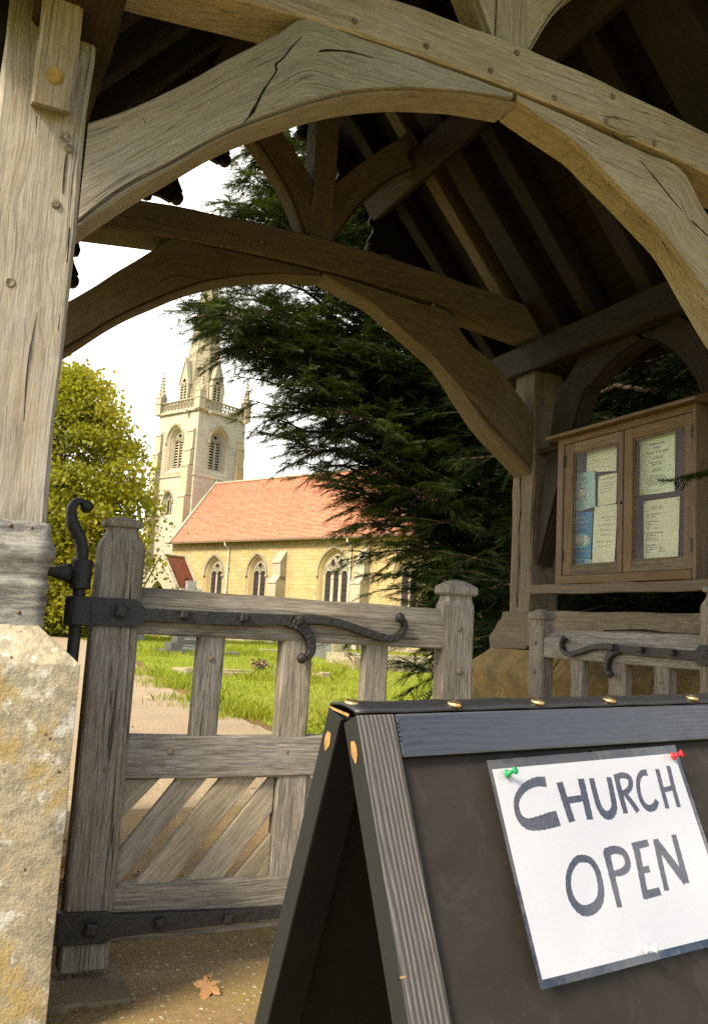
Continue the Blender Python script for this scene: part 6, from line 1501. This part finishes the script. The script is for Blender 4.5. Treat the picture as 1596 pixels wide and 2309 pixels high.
PP.append(B[-2]); DD.append(B[-1] - B[-2]); PP.append(B[-6]); DD.append(np.array([-.1, .5, -.55]))
V = sprays(np.array(PP), np.array(DD), .085, 12, .026, .0055, .15); o = link(bpy.data.objects.new('needles', raw_mesh('needles', V, np.arange(len(V)), 3, M['yew'])), T); o.matrix_parent_inverse = inv

def leaf_quads(P, size, flat=.0):
    n = len(P); a = rvec(n); a[:, 2] *= (1 - flat); a /= np.linalg.norm(a, axis=1)[:, None]; b = np.cross(a, rvec(n)); b /= np.linalg.norm(b, axis=1)[:, None] + 1e-9
    s = size * NPR.uniform(.6, 1.3, (n, 1)); a = a * s; b = b * s * .72
    return np.stack([P - a, P + b * .9 - a * .1, P + a, P - b * .9 - a * .1], 1).reshape(-1, 3)
def broadleaf(name, label, c, r, h, z0, n_cl, n_leaf, size, mat, seed=1, group=None, trunk_r=.25, cat='tree'):
    """limbs end in clumps of leaves; clumps sit in layered fans so gaps and an uneven outline remain"""
    T = thing(name, label, cat, group, (c[0], c[1], 0)); inv = Matrix.Translation(-Vector(T.location)); wm = MB(); PP = []
    wm.tube([(c[0], c[1], -.1), (c[0] + .1, c[1], h * .3), (c[0] - .05, c[1] + .1, h * .6), (c[0], c[1], h * .92)], [trunk_r * 1.2, trunk_r, trunk_r * .6, .04], 8)
    for q in range(n_cl):
        t = NPR.uniform(0, 1); z = z0 + (h - z0) * t; prof = max(0, math.sin(math.pi * min(1, (t * .84 + .16)) ** .9)) ** .5
        rr = r * prof * NPR.uniform(.4, 1.22) ** .7; a = NPR.uniform(0, 2 * math.pi); E = np.array([c[0] + rr * math.cos(a), c[1] + rr * math.sin(a), z + NPR.uniform(-.4, .4)])
        S = np.array([c[0], c[1], max(.6, z - rr * .55)]); Bz = bez(S, (S + E) / 2 + [0, 0, .12 * rr], E, 7); wm.tube(Bz, np.linspace(.05, .008, 7), 4, cap=False)
        k = int(n_leaf * NPR.uniform(.6, 1.4)); cr = r * .17 * NPR.uniform(.7, 1.3); off = NPR.normal(size=(k, 3)) * [cr, cr, cr * .36]
        off[:, 2] -= .25 * (off[:, 0] ** 2 + off[:, 1] ** 2) / cr; PP.append(E + off)
        tt = NPR.uniform(.35, 1, k // 4); ii = np.minimum((tt * 6).astype(int), 5); PP.append(Bz[ii] + NPR.normal(size=(k // 4, 3)) * cr * .45)
    P = np.concatenate(PP); P = P[P[:, 2] > .15]; V = leaf_quads(P, size); o = link(bpy.data.objects.new('crown', raw_mesh('crown', V, np.arange(len(V)), 4, M[mat])), T); o.matrix_parent_inverse = inv; o['kind'] = 'stuff'
    w = wm.build('trunk', M['bark2'], T, smooth=True, fix=False); w.matrix_parent_inverse = inv
broadleaf('lime_tree', 'tall yellow green leafy tree left of the church tower', (4.75, 45.8), 4.2, 13.3, .5, 270, 180, .125, 'lime', trunk_r=.3)
broadleaf('tree', 'dark green tree low behind the yellow green one at the path end', (3.2, 54), 4.5, 7.5, .2, 160, 120, .15, 'hedge')
broadleaf('tree', 'mid green tree far left behind the near oak post', (-6, 60), 5.5, 9, .4, 160, 110, .17, 'hedge')
def hedge(name, label, x0, y0, x1, y1, w, h, n, size, mat):
    t = NPR.uniform(0, 1, n); L = math.hypot(x1 - x0, y1 - y0); hx = h * (.82 + .18 * np.sin(t * 23) * np.sin(t * 51 + 1))
    P = np.stack([x0 + (x1 - x0) * t + NPR.normal(size=n) * w * .4, y0 + (y1 - y0) * t + NPR.normal(size=n) * w * .4, NPR.uniform(0, 1, n) ** .8 * hx], 1)
    V = leaf_quads(P, size); o = link(bpy.data.objects.new(name, raw_mesh(name, V, np.arange(len(V)), 4, M[mat]))); return tag(o, label, 'hedge')
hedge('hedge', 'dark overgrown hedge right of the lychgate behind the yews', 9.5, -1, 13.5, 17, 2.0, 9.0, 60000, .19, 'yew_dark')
hedge('hedge', 'dark clipped hedge at the far end of the churchyard path', -12, 58, 9.5, 61, 1.4, 2.3, 16000, .14, 'hedge')

# ------------------------------------------------------------------ grass: blades in tufts
def blades(n, pos, h, w):
    P = pos; a = NPR.uniform(0, 2 * math.pi, n); d = np.stack([np.cos(a), np.sin(a), np.zeros(n)], 1); lean = NPR.normal(size=(n, 3)) * .45; lean[:, 2] = 0
    hh = (h * NPR.uniform(.5, 1.3, n))[:, None]; ww = w * NPR.uniform(.7, 1.3, (n, 1)); tip = P + np.array([0, 0, 1]) * hh + lean * hh; mid = P + np.array([0, 0, .6]) * hh + lean * hh * .35
    V = np.stack([P - d * ww, P + d * ww, mid + d * ww * .7, tip, mid - d * ww * .7], 1); return V.reshape(-1, 3)
def path_x(y): return np.interp(y, [p[1] for p in pr[:11]], [p[0] for p in pr[:11]])
G = []
def area(n, y0, y1, xr, pw=1.0):
    y = y0 + (y1 - y0) * NPR.uniform(0, 1, n) ** pw; x = path_x(y) + .12 + NPR.uniform(0, 1, n) * xr(y) - np.where(NPR.uniform(0, 1, n) < .06, .12, 0); return np.stack([x, y, np.full(n, -.04)], 1)
xr_ = lambda y: 2.0 + y * .62
clump = lambda P: .5 + .5 * np.sin(P[:, 0] * 2.1 + np.sin(P[:, 1] * 1.3) * 2) * np.sin(P[:, 1] * 1.7 + P[:, 0])
P = area(42000, 4.75, 12, xr_); V = blades(len(P), P, .03 + .025 * clump(P), .0026); G.append(V)
P = area(52000, 12, 26, xr_); V = blades(len(P), P, .035 + .03 * clump(P), .005); G.append(V)
P = area(40000, 26, 62, xr_); V = blades(len(P), P, .06 + .05 * clump(P), .014); G.append(V)
# left of the path, and far strip below the trees
y = NPR.uniform(5, 60, 16000); x = np.interp(y, [4.6, 9, 14, 19, 25, 31, 37, 40.6], [.25, .35, .6, 1.0, 1.7, 2.3, 2.6, 1.6]) - .1 - NPR.uniform(0, 5, 16000); P = np.stack([x, y, np.full(16000, -.04)], 1); G.append(blades(len(P), P, np.full(len(P), .10), .008))
y = NPR.uniform(44.8, 60, 14000); x = NPR.uniform(-4, 12, 14000); P = np.stack([x, y, np.full(14000, -.04)], 1); G.append(blades(len(P), P, np.full(len(P), .13), .018))
V = np.concatenate(G); o = link(bpy.data.objects.new('grass', raw_mesh('grass', V, np.arange(len(V)), 5, M['grass']))); tag(o, 'bright green mown grass between the path and the church', 'grass', None, 'stuff')
# coarse tufts left by the mower round stones and along the kerb
T_ = []
def tuft(x, y, n, r, h): 
    P = np.stack([x + NPR.normal(size=n) * r, y + NPR.normal(size=n) * r * .7, np.full(n, -.04)], 1); T_.append(blades(n, P, h * (1.1 - .5 * np.minimum(1, np.hypot(P[:, 0] - x, P[:, 1] - y) / (2.2 * r))), .0055))
for (u, v) in ((345, 1480), (330, 1470), (360, 1468), (700, 1515), (560, 1480), (640, 1530), (585, 1535), (690, 1540), (395, 1545), (420, 1555), (470, 1585), (560, 1445), (590, 1452), (725, 1525), (860, 1500), (780, 1510), (500, 1600), (740, 1650), (755, 1630), (640, 1490), (470, 1480), (520, 1470), (930, 1500), (540, 1620), (335, 1525)):
    p = onZ(u, v, -.04); s = min(1.0, p[1] / 22); tuft(p[0], p[1], 420, .10 + .38 * s, .09 + .17 * s)
V = np.concatenate(T_); o = link(bpy.data.objects.new('long_grass', raw_mesh('long_grass', V, np.arange(len(V)), 5, M['grass']))); tag(o, 'longer grass tufts round the graves and along the path edge', 'grass', None, 'stuff')
# plantain like ground leaves by the path, low right of the gate opening
p0 = onZ(735, 1660, -.03); n = 900; P = np.stack([p0[0] + NPR.normal(size=n) * .28 + .12, p0[1] + NPR.normal(size=n) * .5, NPR.uniform(-.02, .07, n)], 1); V = leaf_quads(P, .022); o = link(bpy.data.objects.new('ground_leaves', raw_mesh('ground_leaves', V, np.arange(len(V)), 4, M['grass']))); tag(o, 'low leafy weeds at the path edge behind the gate', 'weeds', None, 'stuff')

# ------------------------------------------------------------------ graves
def hw(px): return onZ(px[0], px[1], -.04)
GT = thing('gravestone', 'dark granite cross on a stepped base with pale lettering', 'gravestone', None, (7.2, 27.6, -.04)); ginv = Matrix.Translation(-Vector(GT.location))
def gpart(nm, mat, *boxes, par=None, bev=.012):
    m = MB()
    for b in boxes: m.box(b[0], b[1])
    o = m.build(nm, M[mat], bevel=bev); o.parent = par or GT; o.matrix_parent_inverse = ginv; return o
gx, gy = 7.42, 27.5
gpart('base', 'granite', ((gx - 1.0, gy - .05, -.06), (gx + 1.55, gy + 1.0, .10))); gpart('step', 'granite', ((gx - .72, gy + .05, .104), (gx + .72, gy + .95, .32))); gpart('step', 'granite', ((gx - .52, gy + .12, .324), (gx + .52, gy + .85, .74)))
gpart('step', 'granite', ((gx - .36, gy + .2, .744), (gx + .36, gy + .75, 1.0)))
cxg = 7.30
gpart('cross', 'gravestone', ((cxg - .15, gy + .36, 1.004), (cxg + .15, gy + .58, 2.32)), ((cxg - .36, gy + .355, 1.80), (cxg + .36, gy + .585, 2.06)), bev=0)
def grave_text(par, inv, txt, x, y, z, s, mat='letter_white'):
    cu = bpy.data.curves.new('lettering', 'FONT'); cu.body = txt; cu.size = s; cu.align_x = 'CENTER'; cu.extrude = .001; o = bpy.data.objects.new('lettering', cu); COL.objects.link(o)
    dg = bpy.context.evaluated_depsgraph_get(); me = bpy.data.meshes.new_from_object(o.evaluated_get(dg)); bpy.data.objects.remove(o); me.materials.clear(); me.materials.append(M[mat])
    o = link(bpy.data.objects.new('lettering', me), par); o.matrix_parent_inverse = inv; o.matrix_basis = Matrix.Translation((x, y, z)) @ Matrix.Rotation(math.pi / 2, 4, 'X')
for s_, z, q in (('WALTER JOHN', .62, .115), ('WHO DIED AUG 8TH', .52, .065), ('AGED 47 YEARS', .43, .075)): grave_text(GT, ginv, s_, gx - .02, gy + .115, z, q)
for s_, z, q in (('ALSO HIS BELOVED WIFE', .235, .055), ('GERTRUDE JOHN', .135, .09)): grave_text(GT, ginv, s_, gx, gy + .045, z, q)
def headstone(label, x, y, w, h, t, mat='gravestone', rows=(), round_=False, group='headstones on the grass'):
    g = thing('headstone', label, 'headstone', group, (x, y, -.04)); inv = Matrix.Translation(-Vector(g.location)); m = MB()
    top = [(w/2, h)] + ([] if not round_ else [(w/2 * math.cos(a), h + w * .28 * math.sin(a)) for a in np.linspace(.2, math.pi - .2, 9)]) + [(-w/2, h)]
    m.prism([(-w/2, -.05), (w/2, -.05)] + top, lambda a, z, d: (x + a, y + d, z - .04), 0, t); o = m.build('slab', M[mat], g, bevel=.012); o.matrix_parent_inverse = inv
    for s_, z, q in rows: grave_text(g, inv, s_, x, y - .004, z, q, 'ink_grey')
p = hw(((600 + 990 / 1.451) * .5638, (1850 + 1140 / 1.451) * .5638)); headstone('pale grey upright headstone with dark lettering beyond the middle baluster', p[0] - .1, p[1], 1.0, 1.05, .14, rows=(('IN LOVING', .86, .10), ('MEMORY OF', .72, .09), ('A DEAR WIFE', .56, .1), ('ALSO HER HUSBAND', .43, .08), ('AT REST', .3, .1)))
p = onZ((600 + 40 / 1.451) * .5638, (1850 + 1000 / 1.451) * .5638, 0); headstone('small pale headstone far off under the top rail, near the hinge post', 8.9, 44.0, .9, 1.0, .15, 'gravestone', round_=True)
headstone('rounded headstone far off under the gate rail beside the church wall', 17.5, 42.0, .8, .9, .14, 'oldstone', round_=True)
headstone('low worn headstone beside the pale one, farther back', 15.3, 33.5, .7, .75, .13, 'oldstone')
def kerbset(label, x0, y0, x1, y1, h, mat, t=.16, ang=0):
    g = thing('kerbed_grave', label, 'grave', 'kerbed graves in the grass', ((x0 + x1) / 2, (y0 + y1) / 2, -.04)); inv = Matrix.Translation(-Vector(g.location))
    for b in (((x0, y0), (x1, y0 + t)), ((x0, y1 - t), (x1, y1)), ((x0, y0 + t + .004), (x0 + t, y1 - t - .004)), ((x1 - t, y0 + t + .004), (x1, y1 - t - .004))):
        m = MB(); m.box((b[0][0], b[0][1], -.1), (b[1][0], b[1][1], h)); o = m.build('kerb_stone', M[mat], g, bevel=.015); o.matrix_parent_inverse = inv
    for cx_, cy_ in ((x0 + t/2, y0 + t/2), (x1 - t/2, y0 + t/2)):
        m = MB(); m.box((cx_ - t * .62, cy_ - t * .62, -.1), (cx_ + t * .62, cy_ + t * .62, h + .06)); o = m.build('corner_block', M[mat], g, bevel=.015); o.matrix_parent_inverse = inv
    return g
kerbset('low grey kerbed grave with a flower pot on it', 4.45, 16.9, 7.5, 18.1, .045, 'oldstone')
kerbset('old lichened kerbed grave right of the third baluster', 10.1, 21.2, 13.2, 22.5, .26, 'oldstone', .3)
kerbset('old lichened kerbed grave farther back on the right', 11.2, 24.2, 14.6, 25.6, .30, 'oldstone', .3)
for u, v, lab in ((690, 1470, 'flat grey stone lying in the grass beyond the middle of the gate'), (615, 1468, 'small flat stone in the grass right of the dark cross')):
    p = onZ(u, v, 0); m = MB(); m.prism(irregular(p[0] - .45, p[1], p[0] + .45, p[1] + .5, 3, .04), lambda x, y, d: (x, y, d), -.06, .05); tag(m.build('flat_stone', M['oldstone'], bevel=.02), lab, 'stone')
# flower pot with withered flowers, cut flowers
p = onZ((600 + 545 / 1.451) * .5638, (1850 + 1212 / 1.451) * .5638, .10); FP_ = thing('flower_pot', 'small dark pot of withered flowers on the kerbed grave', 'flower pot', None, (6.2, 17.6, .06)); inv = Matrix.Translation(-Vector(FP_.location))
m = MB(); m.lathe([(.07, 0), (.10, .08), (.11, .09), (.11, .11), (.095, .11), (.09, .09)], (6.2, 17.6, .02), (0, 0, 1), 14); o = m.build('pot', M['granite'], FP_, smooth=True); o.matrix_parent_inverse = inv
P = np.array([6.2, 17.6, .19]) + NPR.normal(size=(420, 3)) * [.085, .085, .045]; V = leaf_quads(P, .026); mi = (NPR.uniform(0, 1, 420) > .72).astype(int); o = link(bpy.data.objects.new('flowers', raw_mesh('flowers', V, np.arange(len(V)), 4, [M['bark2'], M['deadleaf2']], mi)), FP_); o.matrix_parent_inverse = inv; o['kind'] = 'stuff'
p = onZ((600 + 552 / 1.451) * .5638, (1850 + 1075 / 1.451) * .5638, 0); CF = thing('cut_flowers', 'white flowers standing in the grass beyond the first baluster', 'flowers', None, (p[0], p[1], 0)); inv = Matrix.Translation(-Vector(CF.location))
m = MB(); hd = MB()
for q in range(7):
    e_ = np.array([p[0], p[1], 0]) + [random.uniform(-.3, .3), random.uniform(-.1, .1), random.uniform(.35, .75)]; m.tube([(p[0], p[1], -.04), tuple((np.array([p[0], p[1], 0]) + e_) / 2 + [0, 0, .1]), tuple(e_)], .01, 5)
    for k_ in range(6): a = k_ * math.pi / 3; c = e_ + np.array([.05 * math.cos(a), 0, .05 * math.sin(a)]); hd.add([e_, c + [.03, -.02, .02], c * 1 + [.0, -.03, .0], c + [-.03, -.02, -.02]], [(0, 1, 2, 3)])
for mm, nm, mt in ((m, 'stem', 'grass'), (hd, 'petals', 'pin_white')): o = mm.build(nm, M[mt], CF, fix=False); o.matrix_parent_inverse = inv

# ------------------------------------------------------------------ fallen leaves
def maple_mesh(name, mat, lobes=5):
    pts = []; 
    tips = [(-2.35, .55), (-1.2, .85), (0, 1.05), (1.2, .85), (2.35, .55)]
    pts.append((0, -.25))
    seq = []
    for i, (a, r) in enumerate(tips):
        for da, k in ((-.46, .58), (-.34, .80), (-.24, .74), (-.09, .93), (0, 1.0), (.09, .93), (.24, .74), (.34, .80), (.46, .58)): seq.append((a + da * (1 if i in (0, 4) else .95), r * k))
        if i < 4: seq.append(((a + tips[i+1][0]) / 2, .50))
    out = [(r * math.sin(a), r * math.cos(a)) for a, r in seq]; out.append((0, -.12)); n = len(out)
    z = lambda x, y: .05 * math.sin(x * 11 + 1) * math.cos(y * 9) + .22 * (x * x) + .16 * y * y * (1 if y > 0 else .4) + .06 * math.sin(x * 5 + y * 3)
    m = MB(); m.add([(0, .1, 0.0)] + [(x, y, z(x, y)) for x, y in out], [(0, i + 1, (i + 1) % n + 1) for i in range(n)])
    m.tube([(0, -.1, .01), (.03, -.5, .06), (.1, -.85, .02)], .018, 5)
    return m.mesh(name, mat, fix=False)
lm1 = maple_mesh('fallen_leaf', M['deadleaf']); lm2 = maple_mesh('fallen_leaf', M['deadleaf2'])
def fl(px, s, label, rot, me=lm1, z=.006, group=None, tilt=0):
    p = onZ(px[0], px[1], z); o = bpy.data.objects.new('fallen_leaf', me); COL.objects.link(o); o.location = p; o.rotation_euler = (tilt, tilt * .6, rot); o.scale = (s, s, s)
    if tilt > .3: o.matrix_world = Matrix.Translation(p) @ Matrix.Rotation(.62, 4, 'X') @ Matrix.Rotation(rot, 4, 'Z') @ Matrix.Diagonal((s, s, s * .5, 1))
    tag(o, label, 'leaf', group or 'brown leaves fallen on the ground'); return o
fl((470, 2222), .050, 'large curled brown maple leaf lying alone on the asphalt', 2.6, lm1, .02, None, .34)
def r7(x, y): return ((x / 1.127) * .5638, (3072 + y / 1.127) * .5638)
pile = [r7(285, 400), r7(275, 445), r7(290, 300), r7(272, 500), r7(268, 548), r7(282, 475), r7(265, 525), r7(290, 425)]
for i, q in enumerate(pile): fl(q, .045, 'brown leaf in the drift of leaves between the pier and the hinge post', i * 1.9, lm1 if i % 3 else lm2, .012 + .006 * (i % 4), 'drift of brown leaves beside the pier', .5 * math.sin(i * 2))
for q, s, lab, r in ((r7(585, 525), .045, 'tan leaf seen under the first diagonal slats', .4), (r7(635, 470), .04, 'narrow curled leaf between the second and third slats', 1.4), (r7(845, 490), .035, 'thin rolled leaf below the third slat', 2.0), (r7(530, 1020), .020, 'tiny orange leaf on the slab edge', 1.0), (r7(470, 1062), .018, 'leaf fragment in the joint of the slab', 2.2), (r7(215, 1085), .022, 'brown leaf fragment at the pier foot', 3), (r7(1125, 75), .03, 'small leaf on the gravel beyond the slats', .2)): fl(q, s, lab, r, lm2 if r > 1.5 else lm1, .01, None, .2)
PALE = ['pale leaf on the path beside the hinge stile', 'pale leaf on the gravel left of the first baluster', 'pinkish leaf on the grass, left one of two beside the middle baluster', 'pinkish leaf on the grass, right one of two beside the middle baluster', 'pale leaf at the path edge right of the hinge stile', 'dry leaf on the ground behind the sandwich board', 'dry leaf on the soil at the path edge by the middle baluster', 'pale leaf on the gravel close to the hinge stile']
for i, (u, v) in enumerate(((290, 1578), (245, 1700), (655, 1577), (683, 1580), (330, 1573), (1010, 1850), (640, 1625), (300, 1640))):
    fl((u, v), .06 if v < 1600 else .04, PALE[i], i * 1.3, lm2, .02, 'pale leaves on the churchyard grass', .2)
# twigs and orange litter in the joint of the slab
m = MB()
for i in range(46):
    q = onZ(*r7(random.uniform(235, 560), 1098 - (random.uniform(235, 560) - 235) * .10 + random.uniform(-8, 8)), .006); a = random.uniform(-.5, .9); l = random.uniform(.004, .016); m.add([(q[0] - l * math.cos(a), q[1] - l * math.sin(a), .004), (q[0], q[1] - .002, .010), (q[0] + l * math.cos(a), q[1] + l * math.sin(a), .005), (q[0], q[1] + .002, .006)], [(0, 1, 2, 3)])
for i in range(150):
    q = np.array([random.uniform(.34, 2.8), random.uniform(2.25, 4.65)]) if i > 60 else np.array([.34 + abs(random.gauss(0, .12)), random.uniform(2.3, 4.4)])
    a = random.uniform(0, 6.3); l = random.uniform(.003, .011); c_, s_ = math.cos(a) * l, math.sin(a) * l
    m.add([(q[0] - c_, q[1] - s_, .003), (q[0] + s_ * .5, q[1] - c_ * .5, .008), (q[0] + c_, q[1] + s_, .004), (q[0] - s_ * .5, q[1] + c_ * .5, .004)], [(0, 1, 2, 3)])
tag(m.build('leaf_litter', M['deadleaf'], fix=False), 'orange leaf crumbs scattered along the slab edge and over the porch floor', 'litter', None, 'stuff')
print('sprays', nA, nB)
